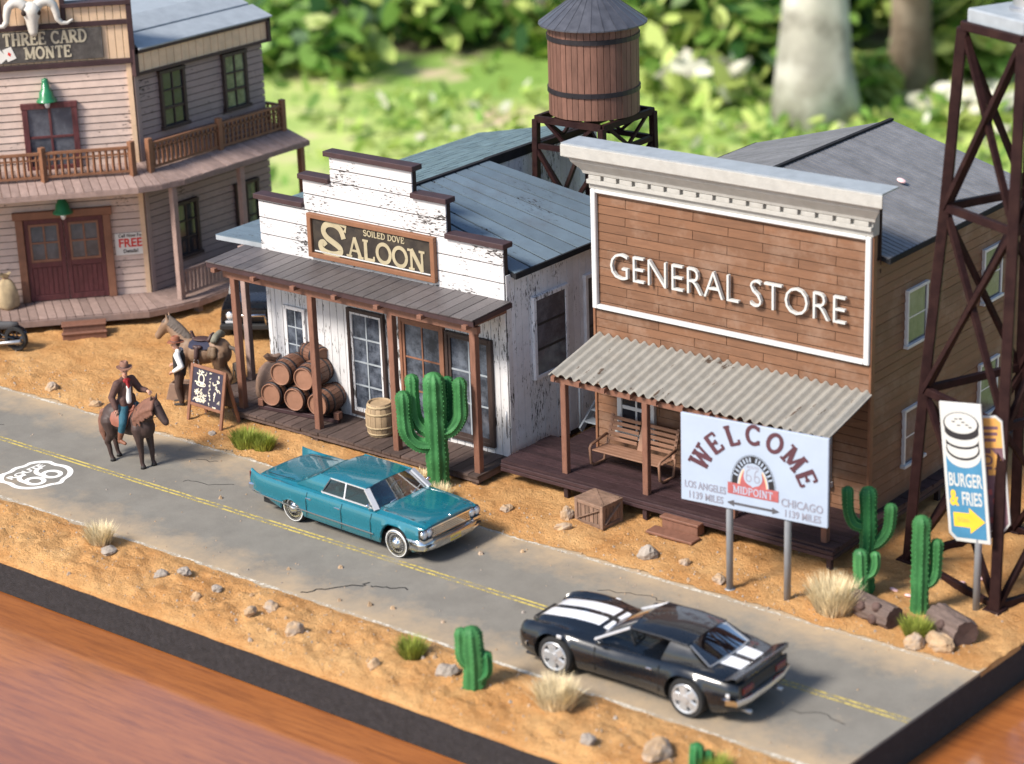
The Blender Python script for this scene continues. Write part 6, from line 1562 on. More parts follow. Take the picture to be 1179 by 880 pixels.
def face(t, m_, q):
    for k in (-1,1):
        b = MB(); b.ell((.090*q,k*.032*q,.010*q),(.008*q,.013*q,.008*q),8,0,m_); b.build('eye', M['hoof'], t)
    b = MB(); b.ell((.092*q,0,-.060*q),(.007*q,.024*q,.006*q),8,0,m_); b.build('mouth', M['scarf'], t)
def hat_part(t, m_, q, mat):
    b = MB(); n = 28; rows = []
    for r,z in ((.085,.055),(.165,.050),(.190,.062),(.188,.072),(.120,.078),(.106,.085),(.104,.13),(.098,.19),(.070,.205),(.03,.192),(.001,.19)):
        rows.append([(q*r*1.12*math.cos(2*math.pi*k/n), q*r*.94*math.sin(2*math.pi*k/n), q*(z+(.030*abs(math.sin(2*math.pi*k/n))**3 if r > .15 else 0)+(.018*abs(math.sin(2*math.pi*k/n)) if r == .07 else 0))) for k in range(n+1)])
    b.grid(rows, flip=False, M=m_); h = b.build('hat', M[mat], t, split=60)
    b = MB(); b.lathe([(.108*q*1.03,.082*q),(.109*q*1.03,.108*q),(.10*q,.108*q)], 24, 0, m_ @ SC(1.10,.93,1)); b.build('hat_band', M['saddle_dark'], h)
    b = Blob(); b.ell((-.025*q,0,.015*q),(.092*q,.086*q,.075*q),12,0,m_); b.grow('hair', M['hair'], t, .014, 1)

# --- dark horse on the road, its rider
H1 = (-7.62,.30,.0); HR = 3
t = horse('horse', 'dark brown horse with red-brown mane and tail standing on the road under a rider', H1, HR, M['horse_dark'], M['mane_red'], 0, None, 1.02, -1, 1.12)
b = MB(); drape(b, -.34, .24, .322, .345, 1.06, -98, 98, th=.022, round_=.25); b.build('saddle_pad', M['saddle'], t)
b = Blob(); b.ell((-.02,0,1.40),(.24,.19,.05),14); b.cone((.17,0,1.40),(.20,0,1.50),.05,.035); b.cone((-.24,-.10,1.40),(-.27,-.08,1.47),.05,.035); b.cone((-.24,.10,1.40),(-.27,.08,1.47),.05,.035); b.cone((-.27,-.08,1.47),(-.27,.08,1.47),.035,.035)
b.grow('saddle', M['saddle'], t, .016, 2)
b = MB()
hd = Vector((.90,0,1.66)); mz = hd+Vector((.30,0,-.36))
def loop(c, d, r, rr=.009):
    d = Vector(d).normalized(); a = d.cross(Vector((0,1,0))).normalized(); e = d.cross(a)
    b.tube([Vector(c)+a*r*math.cos(2*math.pi*k/16)+e*r*.85*math.sin(2*math.pi*k/16) for k in range(17)], rr, 6, caps=False)
loop(hd.lerp(mz,.62), mz-hd, .105); loop(hd.lerp(mz,.12), mz-hd, .150)
b.tube([hd.lerp(mz,.62)+Vector((0,-.09,0)), Vector((.72,-.20,1.30)), Vector((.40,-.16,1.52)), Vector((.30,-.02,1.62))], .008, 6); b.build('bridle', M['saddle_dark'], t)
q = 1.10
t = thing('person', 'rider in brown jacket, red scarf, jeans and wide hat sitting on the dark horse', 'person', H1, HR)
pel = Vector((-.06,0,1.56)); ch = Vector((-.05,0,1.98)); nk = Vector((-.03,0,2.20)); hc = Vector((.01,-.01,2.42)); ff_ = Vector((.80,-.60,0))
shr = Vector((-.06,-.235,2.12)); shl = Vector((-.03,.235,2.12)); elr = Vector((-.16,-.36,1.80)); wrr = Vector((.0,-.40,1.53)); ell_ = Vector((.10,.36,1.84)); wrl = Vector((.36,.33,1.86))
hr = Vector((-.02,-.13,1.52)); kr = Vector((.20,-.42,1.22)); ar = Vector((.07,-.43,.80)); kl = Vector((.20,.42,1.22)); al = Vector((.07,.43,.80))
b = Blob(); m_ = head(b, hc, ff_, q); b.cone(nk-Vector((0,0,.06)), hc-Vector((0,0,.06)), .062, .058)
b.chain([(pel,.13),(ch,.14),(nk,.07)]); b.cone(shr,shl,.075,.075)
for s0,e0,w0 in ((shr,elr,wrr),(shl,ell_,wrl)): b.chain([(s0,.06),(e0,.045),(w0,.032)])
hand(b, wrr, Vector((.35,-.05,-.9)), 1, .5, q, Vector((.9,.2,.3))); hand(b, wrl, Vector((.9,-.12,-.25)), -1, .45, q)
for h0,k0,a0 in ((hr,kr,ar),(Vector((-.02,.13,1.52)),kl,al)): b.chain([(h0,.09),(k0,.06),(a0,.045)])
b.grow('body', M['skin'], t, .0105, 2); face(t, m_, q)
hat_part(t, m_, q, 'hat')
b = Blob(); b.cone(pel+Vector((-.01,0,-.02)),(-.05,0,1.80),.205,.19); b.cone((-.05,0,1.80),ch,.19,.20); b.cone(shr,shl,.105,.105); b.cone((-.05,-.09,2.06),(-.05,.09,2.06),.145,.145)
b.chain([(shr,.105),(elr,.088),(wrr+(elr-wrr)*.10,.066)]); b.chain([(shl,.105),(ell_,.088),(wrl+(ell_-wrl)*.10,.066)])
b.cone((-.16,-.12,1.56),(-.14,.12,1.56),.14,.14); b.cone((.03,-.17,1.50),(.0,-.15,1.7),.085,.1); b.cone((.03,.17,1.50),(.0,.15,1.7),.085,.1)
b.cone((-.05,-.07,2.20),(-.05,.07,2.20),.065,.065)
b.grow('jacket', M['jacket'], t, .016, 2)
b = Blob(); b.cone((.10,-.055,1.66),(.10,-.035,2.02),.075,.07); b.grow('shirt', M['shirt'], t, .014, 1)
b = Blob(); b.cone((.045,-.06,2.17),(.045,.05,2.17),.06,.055); b.cone((.085,-.045,2.16),(.145,-.06,2.02),.045,.03); b.cone((.09,-.01,2.14),(.15,-.02,2.03),.035,.02); b.grow('scarf', M['scarf'], t, .012, 1)
b = Blob()
for h0,k0,a0 in ((hr,kr,ar),(Vector((-.02,.13,1.52)),kl,al)): b.chain([(h0,.135),(k0,.095),(a0+(k0-a0)*.35,.080)])
b.cone((-.08,-.1,1.53),(-.08,.1,1.53),.13,.13); b.grow('jeans', M['jeans'], t, .016, 2)
for a0,k0,sy in ((ar,kr,-1),(al,kl,1)):
    b = Blob(); b.chain([(a0+(k0-a0)*.42,.085),(a0+(k0-a0)*.1,.068),(a0,.06)]); b.cone(a0-Vector((.02,0,.06)), a0+Vector((.19,sy*.03,-.085)), .055, .042); b.cone(a0-Vector((.03,0,.07)),a0-Vector((.03,0,.10)),.045,.042); b.grow('boot', M['boot'], t, .013, 1)

# --- dun horse standing saddled before the pinkish building
H2 = (-9.75,4.88,.02); HR2 = 203
t = horse('horse', 'dun brown horse carrying a dark saddle, bedroll and bags behind the standing man', H2, HR2, M['horse_brown'], M['mane_dark'], 1, None, 1.04, 1, 1.18, .5)
b = MB(); drape(b, -.32, .26, .318, .340, 1.06, -62, 62, th=.018); b.build('saddle_blanket', M['blanket'], t)
b = Blob(); b.ell((-.02,0,1.41),(.26,.18,.05),14); b.cone((.20,0,1.41),(.24,0,1.56),.06,.04); b.ell((.25,0,1.59),(.05,.05,.025),10); b.cone((-.26,-.12,1.42),(-.31,-.08,1.54),.06,.04); b.cone((-.26,.12,1.42),(-.31,.08,1.54),.06,.04); b.cone((-.31,-.08,1.54),(-.31,.08,1.54),.04,.04)
for k in (-1,1): b.cone((.0,k*.30,1.26),(.02,k*.345,1.02),.06,.07); b.cone((-.08,k*.28,1.28),(.08,k*.28,1.28),.05,.05)
b.grow('saddle', M['saddle_dark'], t, .016, 2)
for k in (-1,1):
    b = MB(); b.tube([(.02+.07*math.cos(R_(a)), k*.37, .90+.08*math.sin(R_(a))) for a in range(0,361,24)], .012, 6); b.build('stirrup', M['dullmetal'], t)
    b = Blob(); b.cone((-.46,k*.32,1.25),(-.46,k*.355,1.10),.085,.105); b.cone((-.38,k*.32,1.25),(-.38,k*.355,1.10),.085,.10); b.grow('saddlebag', M['bag'], t, .016, 1)
b = MB(); b.tube([(-.46,-.30,1.45),(-.47,-.15,1.53),(-.47,.15,1.53),(-.46,.30,1.45)], [.085,.095,.095,.085], 16); b.build('bedroll', M['bedroll'], t)
b = MB(); drape(b, .04,.09,.322,.345,1.05,-178,178, nx=3, th=.01, round_=0); b.build('girth', M['saddle_dark'], t)
b = MB(); hd = Vector((.90,-.06,1.76)); mz = hd+Vector((.30,-.04,-.36)); loop(hd.lerp(mz,.62), mz-hd, .105); loop(hd.lerp(mz,.12), mz-hd, .150); b.build('halter', M['saddle_dark'], t)
# --- man standing beside it
t = thing('person', 'standing man in rust hat, black vest, white shirt and dark trousers beside the dun horse', 'person', (-9.52,3.82,.02), 212)
q = 1.06; pel = Vector((0,0,.94)); ch = Vector((-.01,0,1.30)); nk = Vector((.0,0,1.50)); hc = Vector((.045,0,1.66)); ff_ = Vector((.96,.28,0))
shl = Vector((-.01,.20,1.43)); shr = Vector((-.01,-.20,1.43)); ell_ = Vector((-.14,.31,1.16)); wrl = Vector((.10,.26,1.00)); elr = Vector((.02,-.30,1.16)); wrr = Vector((.20,-.22,1.06))
legs = ((Vector((0,.10,.90)), Vector((.05,.12,.50)), Vector((-.02,.13,.10))), (Vector((0,-.10,.90)), Vector((.07,-.11,.50)), Vector((.05,-.12,.10))))
b = Blob(); m_ = head(b, hc, ff_, q); b.cone(nk-Vector((0,0,.05)), hc-Vector((.02,0,.05)), .058, .055); b.chain([(pel,.12),(ch,.13),(nk,.07)]); b.cone(shr,shl,.07,.07)
for s0,e0,w0 in ((shr,elr,wrr),(shl,ell_,wrl)): b.chain([(s0,.055),(e0,.042),(w0,.030)])
hand(b, wrl, Vector((.75,-.35,-.35)), 1, .9, q); hand(b, wrr, Vector((.8,.3,-.3)), -1, .9, q)
for h0,k0,a0 in legs: b.chain([(h0,.085),(k0,.055),(a0,.04)])
b.grow('body', M['skin'], t, .0105, 2); face(t, m_, q); hat_part(t, m_, q, 'hat_rust')
b = Blob(); b.chain([(pel+Vector((0,0,.08)),.145),(ch,.155)]); b.cone(shr,shl,.085,.085); b.chain([(shl,.088),(ell_,.075),(wrl+(ell_-wrl)*.1,.05)]); b.chain([(shr,.088),(elr,.075),(wrr+(elr-wrr)*.1,.05)]); b.cone((.0,-.04,1.50),(.0,.04,1.50),.062,.062); b.grow('shirt', M['shirt'], t, .015, 2)
b = Blob(); b.chain([(pel+Vector((0,0,-.04)),.175),(pel+Vector((0,0,.14)),.165),(ch+Vector((0,0,.02)),.172)]); b.cone((-.01,-.13,1.41),(-.01,.13,1.41),.098,.098); b.grow('vest', M['vest'], t, .015, 2)
b = Blob(); b.cone(pel+Vector((0,-.06,-.03)),pel+Vector((0,.06,-.03)),.135,.135)
for h0,k0,a0 in legs: b.chain([(h0,.125),(k0,.092),(a0+Vector((0,0,.05)),.078)])
b.grow('trousers', M['trouser'], t, .015, 2)
for h0,k0,a0 in legs:
    b = Blob(); b.cone(a0+Vector((0,0,.10)),a0,.06,.055); b.cone(a0+Vector((-.03,0,-.045)), a0+Vector((.17,.01,-.055)), .05, .040); b.cone(a0+Vector((-.03,0,-.04)),a0+Vector((-.03,0,-.06)),.045,.043); b.grow('boot', M['hoof'], t, .013, 1)
t = thing('trough', 'small brown trough with sloping ends on the sand behind the standing man', 'trough', (-9.72,4.12,.02), 24)
b = MB(); vs = []
def ringv(w,d,z): return [(-w,-d,z),(w,-d,z),(w,d,z),(-w,d,z)]
b.add(ringv(.46,.26,0)+ringv(.33,.20,.50)+ringv(.27,.14,.50)+ringv(.26,.13,.30), [(3,2,1,0)]+[(i+4*l,(i+1)%4+4*l,(i+1)%4+4*l+4,i+4*l+4) for l in range(3) for i in range(4)]+[(12,13,14,15)])
b.build('basin', M['sack'], t, bevel=.02)
b = MB(); b.box(-.50,.50,-.30,-.25,-.02,.05); b.box(-.50,.50,.25,.30,-.02,.05); b.build('skid', M['post'], t)
# ---------------------------------------------------------------- plants, logs and stones
def cactus_col(name, mat, parent, pts, r, ribs=9, fat=None):
    P = [Vector(p) for p in pts]; Q = []
    for i in range(len(P)-1):
        a = P[max(i-1,0)]; c = P[i]; d = P[i+1]; e = P[min(i+2,len(P)-1)]
        for k in range(6):
            u = k/6; Q.append(.5*((2*c)+(-a+d)*u+(2*a-5*c+4*d-e)*u*u+(-a+3*c-3*d+e)*u**3))
    Q.append(P[-1]); L = [0]
    for a, c in zip(Q, Q[1:]): L.append(L[-1]+(c-a).length)
    T_ = L[-1]; rs = []
    for l in L: rs.append(r*(1+.04*math.sin(l*9)))
    d = (Q[-1]-Q[-2]).normalized()
    for a in (20,40,58,74,86): Q.append(P[-1]+d*r*math.sin(R_(a))*1.1); rs.append(r*math.cos(R_(a))*1.02)
    b = MB(); b.tube(Q, rs, ribs*6, rib=(ribs,.085)); ref = None                      # pale spine tufts along every ridge
    for i in range(1, len(Q)-3):
        d = (Q[i+1]-Q[i-1]).normalized(); ref = ref or (Vector((0,0,1)) if abs((Q[1]-Q[0]).normalized().z) < .9 else Vector((1,0,0)))
        a = (ref-d*ref.dot(d)).normalized(); c = d.cross(a); ref = a
        for k in range(ribs):
            t_ = 2*math.pi*k/ribs; n_ = a*math.cos(t_)+c*math.sin(t_); p = Q[i]+n_*rs[i]*1.075
            s_ = d*.02; e_ = n_.cross(d)*.008; b.add([p-s_-e_,p+s_-e_,p+s_+e_,p-s_+e_,p+n_*.022],[(0,1,4),(1,2,4),(2,3,4),(3,0,4)], 1)
    return b.build(name, [M[mat], M['spine']], parent)
def cactus(label, loc, rz, parts, group=None):
    t = thing('cactus', label, 'cactus', loc, rz, group)
    for nm, mat, pts, r, rb in parts: cactus_col(nm, mat, t, pts, r, rb)
    return t
cactus('tallest bright green many-armed cactus in front of the saloon porch', (-.31,3.27,.02), 38, [
  ('trunk','cactus',[(0,0,-.1),(0,0,.6),(0,0,1.3),(.0,0,2.0),(0,0,2.62)],.25,9),
  ('arm','cactus',[(-.1,0,1.06),(-.42,0,1.10),(-.66,0,1.35),(-.72,0,1.75),(-.73,0,2.28)],.165,8),
  ('arm','cactus',[(-.1,.1,1.35),(-.36,.18,1.50),(-.50,.22,1.85),(-.52,.22,2.62)],.155,8),
  ('arm','cactus',[(.1,0,1.38),(.38,0,1.46),(.58,0,1.75),(.60,0,2.10),(.60,0,2.58)],.155,8),
  ('arm','cactus_dark',[(.1,.15,1.2),(.26,.32,1.5),(.30,.34,2.0),(.30,.34,2.50)],.15,8)])
cactus('dark green cactus with two raised arms between the store porch and the lattice tower', (10.86,3.95,.02), 38, [
  ('trunk','cactus_dark',[(0,0,-.1),(0,0,.7),(.02,0,1.5),(0,0,2.22)],.165,8),
  ('arm','cactus_dark',[(-.05,0,1.50),(-.28,0,1.58),(-.40,0,1.85),(-.43,0,2.30)],.11,7),
  ('arm','cactus',[(.05,0,1.05),(.25,0,1.15),(.44,0,1.42),(.48,0,1.88)],.115,7)])
cactus('small pale green cactus with one stubby arm at the foot of the dark two-armed cactus', (10.98,3.55,.02), 38, [
  ('trunk','cactus_light',[(0,0,-.1),(-.02,0,.5),(-.04,0,1.02)],.14,8),
  ('arm','cactus_light',[(.05,0,.55),(.20,0,.62),(.27,0,.80),(.27,0,1.0)],.09,7)])
cactus('plain bright green cactus with one low right arm beside the leaning burger sign', (12.25,3.71,.02), 38, [
  ('trunk','cactus',[(0,0,-.1),(0,0,.7),(0,0,1.4),(0,0,1.98)],.175,8),
  ('arm','cactus',[(.05,0,.66),(.20,0,.70),(.31,0,.92),(.32,0,1.52)],.115,7)])
cactus('squat green cactus on the sandy verge in front of the road', (6.85,-4.19,.03), 38, [
  ('trunk','cactus',[(0,0,-.1),(.02,0,.5),(.0,0,1.16)],.20,8),
  ('arm','cactus',[(-.05,0,.55),(-.19,.02,.75),(-.20,.02,1.20)],.13,7),
  ('arm','cactus_dark',[(.05,-.03,.30),(.24,-.03,.42),(.25,-.03,.72)],.125,7)])
cactus('tiny dark green cactus shoot beside the log near the dry grass', (11.12,3.08,.02), 0, [('trunk','cactus_dark',[(0,0,-.05),(.0,0,.2),(-.06,0,.38)],.085,6)])
cactus('blue-green cactus shoot at the very bottom edge of the sandy verge', (12.12,-4.28,.03), 38, [('trunk','cactus_dark',[(0,0,-.05),(0,0,.2),(.01,0,.42)],.12,7),('arm','cactus_dark',[(.08,0,.1),(.2,0,.2),(.22,0,.32)],.07,6)])
def tuft(label, loc, h, w, n, m1, m2, group, lean=.5):
    t = thing('grass_tuft', label, 'grass tuft', loc, 0, group)
    n = int(n*2.6)
    for nm, mat, cnt, hh in (('blades', m1, n, 1), ('dark_base', m2, n//3, .5)):
        b = MB()
        for _ in range(cnt):
            a = U(0,6.283); r = w*.42*math.sqrt(random.random()); o = Vector((r*math.cos(a), r*math.sin(a)*.9, -.03)); L = h*hh*U(.55,1.08)
            d = Vector((math.cos(a)*lean*U(.1,1.1)+U(-.2,.2), math.sin(a)*lean*U(.1,1.1)+U(-.2,.2), 1)).normalized(); s_ = Vector((-math.sin(a+U(-1,1)), math.cos(a), 0))*U(.006,.011)
            p1 = o+d*L*.55; p2 = p1+(d+Vector((d.x,d.y,-.15))*.5).normalized()*L*.5
            b.add([o-s_,o+s_,p1+s_*.8,p1-s_*.8,p2],[(0,1,2,3),(3,2,4)])
        b.build(nm, M[mat], t)
    return t
tuft('tan dry grass tuft on the near verge beside the black coupe', (8.63,-3.90,.02), .68, .70, 620, 'straw','straw_dark','dry grass tufts')
tuft('pale dry grass tuft on the near verge below the painted road shield', (-4.49,-3.62,.02), .58, .50, 380, 'straw','straw_dark','dry grass tufts')
tuft('wide pale dry grass tuft between the welcome sign and the dark log', (10.78,2.72,.02), .78, .85, 700, 'straw','straw_dark','dry grass tufts')
tuft('small pale dry grass tuft at the foot of the tallest cactus', (.22,2.72,.02), .42, .45, 260, 'straw','straw_dark','dry grass tufts')
tuft('green grass tuft on the near verge left of the squat cactus', (4.97,-3.85,.02), .50, .45, 380, 'tuft','tuft_dark','green grass tufts')
tuft('wide green grass tuft below the saloon porch beside the chalkboard stand', (-5.98,2.62,.02), .48, .78, 560, 'tuft','tuft_dark','green grass tufts')
tuft('slightly darker right half of the bushy green grass by the saloon porch', (-5.52,2.70,.02), .44, .60, 380, 'tuft','tuft_dark','green grass tufts')
tuft('green grass tuft between the two logs near the burger sign', (12.78,2.62,.02), .50, .45, 380, 'tuft','tuft_dark','green grass tufts')
tuft('green grass tuft on the near verge beside the blue-green cactus shoot', (12.50,-4.22,.02), .42, .48, 320, 'tuft','tuft_dark','green grass tufts')
tuft('tiny straw tuft under the saloon porch edge behind the teal car', (-.95,3.45,.02), .28, .5, 130, 'straw','straw_dark','dry grass tufts')
def log(label, loc, rz, L, r, knots):
    t = thing('log', label, 'log', loc, rz)
    b = MB(); rows = []; n = 40
    for i in range(17):
        x = -L/2+L*i/16
        rows.append([(x, r*(1+.10*nz(x*3+k2*.3,k2*.8,1.3,rz))*math.cos(2*math.pi*(k2%n)/n), r*(1+.10*noise.noise(Vector((x*3,math.cos(2*math.pi*k2/n)*2,math.sin(2*math.pi*k2/n)*2+rz))))*math.sin(2*math.pi*(k2%n)/n)+r*.9) for k2 in range(n+1)])
    rows = []
    for i in range(17):
        x = -L/2+L*i/16; row = []
        for k2 in range(n+1):
            a = 2*math.pi*(k2%n)/n; q = r*(1+.16*noise.noise(Vector((x*2.2,math.cos(a)*1.6,math.sin(a)*1.6+rz)))+.05*math.sin(a*11+x*4))*(1-.05*(abs(x)/(L/2))**6); row.append((x, q*math.cos(a), q*math.sin(a)+r*.85))
        rows.append(row)
    b.grid(rows, flip=True); lb = b.build('bark', M['log'], t)
    for sx in (-1,1):
        b = MB(); rw = rows[0] if sx < 0 else rows[-1]; c = (sx*L/2-sx*.03,0,r*.85)
        vs = [c]+list(rw[:-1]); b.add(vs, [((0,1+k,1+(k+1)%n) if sx > 0 else (0,1+(k+1)%n,1+k)) for k in range(n)]); b.build('cut_end', M['logend'], t)
    for x,a in knots:
        b = MB(); m_ = T(x,0,r*.85) @ RX(a) @ T(0,0,r*.9); b.lathe([(.11,-.05),(.10,.05),(.075,.10),(.03,.085),(.001,.09)],12,0,m_); b.build('knot', M['logend'], t)
    return t
log('dark weathered log with knots lying in front of the pale small cactus', (11.66,2.90,.0), -14, 1.12, .27, ((-.15,62),(.22,40),(.2,100)))
log('grey-brown cut log with a dark end face below the burger sign', (13.30,3.12,.0), -28, 1.02, .30, ((.05,70),))
def rock(label, loc, r, mat='rock', seed=0, rz=0):
    b = MB(); n = 14; rows = []
    for i in range(10):
        th_ = math.pi*i/9; row = []
        for k in range(n+1):
            a = 2*math.pi*(k%n)/n; d = Vector((math.sin(th_)*math.cos(a), math.sin(th_)*math.sin(a), -math.cos(th_)))
            q = 1+.35*noise.noise(d*1.3+Vector((seed*3.1,seed,0)))+.16*noise.noise(d*3.5+Vector((seed,0,seed*2)))
            row.append((d.x*q*r[0], d.y*q*r[1], d.z*q*r[2]+r[2]*.45))
        rows.append(row)
    b.grid(rows, flip=False, sm=False); o = b.build('rock', M[mat]); o.location = loc; o.rotation_euler = (0,0,R_(rz))
    return tag(o, label, 'rock')
RK = [
 ('large flat tan rock on the near verge at the bottom edge beside the road',(11.30,-4.36),(.42,.24,.20),'rock'),
 ('round brown stone on the near verge left of the large flat rock',(10.05,-4.78),(.16,.14,.13),'rock_grey'),
 ('broad grey stone on the near verge left of the squat cactus',(6.05,-4.05),(.24,.19,.17),'rock_grey'),
 ('small pale stone on the near verge left of the green tuft',(4.62,-4.62),(.15,.12,.13),'rock'),
 ('grey angular stone beside the road between store step and crate',(6.12,2.72),(.24,.19,.20),'rock_grey'),
 ('small tan stone in the sand right of the grey angular stone',(6.95,2.92),(.13,.11,.10),'rock'),
 ('pale stone leaning on the crate by the road edge',(3.38,3.42),(.17,.15,.20),'rock'),
 ('low tan stone at the road edge in front of the crate',(3.72,2.85),(.20,.12,.10),'rock'),
 ('flat grey stone beside the far-left dry tuft on the near verge',(-3.95,-3.85),(.22,.17,.08),'rock_grey'),
 ('tan block of stone on the near verge below the road crack',(2.25,-4.40),(.20,.18,.22),'rock'),
 ('small white-tan stone at the outer rim of the near verge',(-.55,-4.45),(.13,.12,.13),'rock'),
 ('grey pebble stone on the verge above the white-tan rim stone',(-.55,-3.85),(.15,.12,.08),'rock_grey'),
 ('flat grey stone in the verge midway along the left half',(-2.05,-4.05),(.17,.14,.10),'rock_grey'),
 ('second flat grey stone just right of the midway grey stone',(-1.68,-3.72),(.17,.14,.09),'rock_grey'),
 ('brown lump of stone on the verge left of the tan block',(1.15,-3.95),(.22,.14,.12),'rock'),
 ('long tan stone near the verge crest beside the brown lump',(1.05,-4.45),(.17,.11,.10),'rock'),
 ('large orange broken rock in front of the grey cut log',(13.36,2.50),(.34,.20,.20),'rock'),
 ('orange rock wedge beside the road left of the broken rock',(12.92,2.32),(.24,.18,.18),'rock'),
 ('grey sand-covered stone at the foot of the chalkboard stand',(-7.35,2.75),(.14,.11,.06),'rock_grey'),
 ('grey stone in the sand at left behind the road edge',(-13.35,2.70),(.24,.18,.13),'rock'),
 ('small grey stone in the open sand between rider and pinkish building',(-11.55,3.60),(.15,.12,.09),'rock_grey'),
 ('dark clod of sand at the road edge left of the rider',(-11.35,2.45),(.17,.13,.10),'rock'),
 ('small stone behind the tallest cactus under the porch edge',(-.62,3.62),(.15,.13,.14),'rock'),
 ('brown stone in the sand right of the teal car nose',(1.95,3.0),(.16,.13,.10),'rock'),
 ('tan stone below the left welcome sign post',(8.05,2.60),(.18,.13,.11),'rock'),
]
for k,(lb,(x,y),r,m_) in enumerate(RK): rock(lb, (x,y,sandz(x,y)-.02), r, m_, k+1, U(0,180))
# loose gravel: countless grains on sand and road
b = MB(); random.seed(33)
def grain(x, y, z, s):
    q = [(U(.6,1)*s*math.cos(a), U(.6,1)*s*math.sin(a)) for a in (0,1.3,2.5,3.8,5.0)]; b.add([(x+u,y+v,z-.01) for u,v in q]+[(x+u*.5,y+v*.5,z+s*U(.5,.9)) for u,v in q], [(k,(k+1)%5,5+(k+1)%5,5+k) for k in range(5)]+[(5,6,7,8,9)], random.choice((0,0,0,0,0,1)), False)
for _ in range(850):
    x = U(-12,14); y = U(-5.2,-3.15); grain(x,y,sandz(x,y),U(.010,.036)*(1+(random.random() < .05)*1.2))
for _ in range(800):
    x = U(-18,14); y = 2.1+abs(random.gauss(0,1.1)); grain(x,y,sandz(x,y),U(.012,.045))
for _ in range(260):
    x = U(-12,14); y = random.choice((-3.0+abs(random.gauss(0,.8)), 2.0-abs(random.gauss(0,.7)), U(-2.9,1.9))); grain(x,y,.0,U(.010,.035))
for x,y,s in ((-.1,-2.1,.07),(.8,-1.4,.09),(1.9,-2.65,.07),(2.6,-2.45,.10),(3.1,-2.3,.08),(4.4,-2.2,.07),(5.5,-.9,.06),(6.0,-1.6,.05),(-4.2,-.1,.08),(2.9,.9,.09),(3.6,1.5,.08),(-7.5,.95,.05)): grain(x,y,0,s)
tag(b.build('gravel', [M['rock'], M['rock_grey']]), 'loose tan and grey grains scattered over the sand and road', 'gravel', None, 'stuff')
for k,(lb,(x,y,z)) in enumerate((('pale pink petal on the sand right of the pale small cactus',(11.35,4.25,.05)),('pink petal lying just right of the first one by the cactus',(11.75,4.18,.05)),('flat pink petal near the base beam of the lattice tower',(12.35,5.35,.05)),('curled pink petal under the lattice tower',(12.62,5.75,.06)))):
    b = MB(); b.ell((0,0,.03),(.11,.06,.03),10); o = b.build('petal', M['petal']); o.location = (x,y,z); o.rotation_euler = (0,R_(12),R_(40*k)); tag(o, lb, 'petal', 'pink petals')
b = MB(); b.ell((0,0,.03),(.12,.09,.05),10); o = b.build('petal', M['petal']); o.location = (7.9,10.35,7.0); o.rotation_euler = (0,R_(16),0); tag(o, 'single pink petal lying on the grey roof of the store', 'petal', 'pink petals')
# ---------------------------------------------------------------- garden beyond the table
GZ = -33.0
fw = Vector((-.628,.778,0)); rt = Vector((.785,.619,0)); base = Vector((33,-35,GZ))
def gp(d, l): p = base+fw*d+rt*l; return p
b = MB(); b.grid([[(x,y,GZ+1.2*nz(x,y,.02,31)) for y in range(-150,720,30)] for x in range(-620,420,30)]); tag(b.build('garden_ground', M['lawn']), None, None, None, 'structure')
b = MB(); b.box(-140,190,-150,82,GZ-.6,GZ+1.9); tag(b.build('added_floor', M['added_floor']), None, None, None, 'structure')  # unseen brown floor, added to keep green lawn bounce off the walls
def leaf(b, c, s, mi=0, flat=.0):
    n = Vector((U(-1,1),U(-1,1),U(-.2,1)+flat)).normalized(); a = n.cross(Vector((U(-1,1),U(-1,1),U(-1,1)))).normalized(); e = n.cross(a)
    b.add([c-a*s, c-a*s*.45+e*s*.42, c+a*s*.35+e*s*.40, c+a*s, c+a*s*.35-e*s*.40, c-a*s*.45-e*s*.42], [(0,1,2,3,4,5)], mi, False)
def cloud(b, c, r, n, s, mis=(0,), flat=0):
    for _ in range(n):
        d = Vector((random.gauss(0,1),random.gauss(0,1),random.gauss(0,1))).normalized()*random.random()**.4
        leaf(b, Vector((c.x+d.x*r[0], c.y+d.y*r[1], c.z+d.z*r[2])), s*U(.6,1.3), random.choice(mis), flat)
LM = ['leaf','leaf_dark','leaf_lime','leaf_pale']
def tree(label, d, l, r, h, bark, crown=True, lean=0, n=500):
    p = gp(d,l); t = thing('garden_tree', label, 'tree', tuple(p), 0, 'trees in the garden')
    b = MB(); pts = []; rs = []
    for k in range(13): u = k/12; pts.append((lean*u*h+nz(u*3,l,1)*r*.4, nz(u*3,l,1,4)*r*.4, -1+u*h)); rs.append(r*(1-.35*u)*(1+.5*math.exp(-u*14))*(1+.08*nz(u*20,l,1,2)))
    b.tube(pts, rs, 20, rib=(5,.05)); tip = Vector(pts[8])
    limbs = []
    for k in range(5):
        a = 2*math.pi*k/5+l; q = Vector(pts[7+k])
        e = q+Vector((math.cos(a)*h*.22, math.sin(a)*h*.22, h*.22)); b.tube([q, q.lerp(e,.5)+Vector((0,0,h*.02)), e], [r*.4,r*.28,r*.12], 8); limbs.append(e)
    b.build('trunk', M[bark], t)
    b = MB()
    for e in limbs+[Vector(pts[-1])]: cloud(b, e, (h*.17,h*.17,h*.11), n//6, h*.028, (0,0,1,2))
    b.build('crown', [M[m] for m in LM], t); return t
random.seed(5)
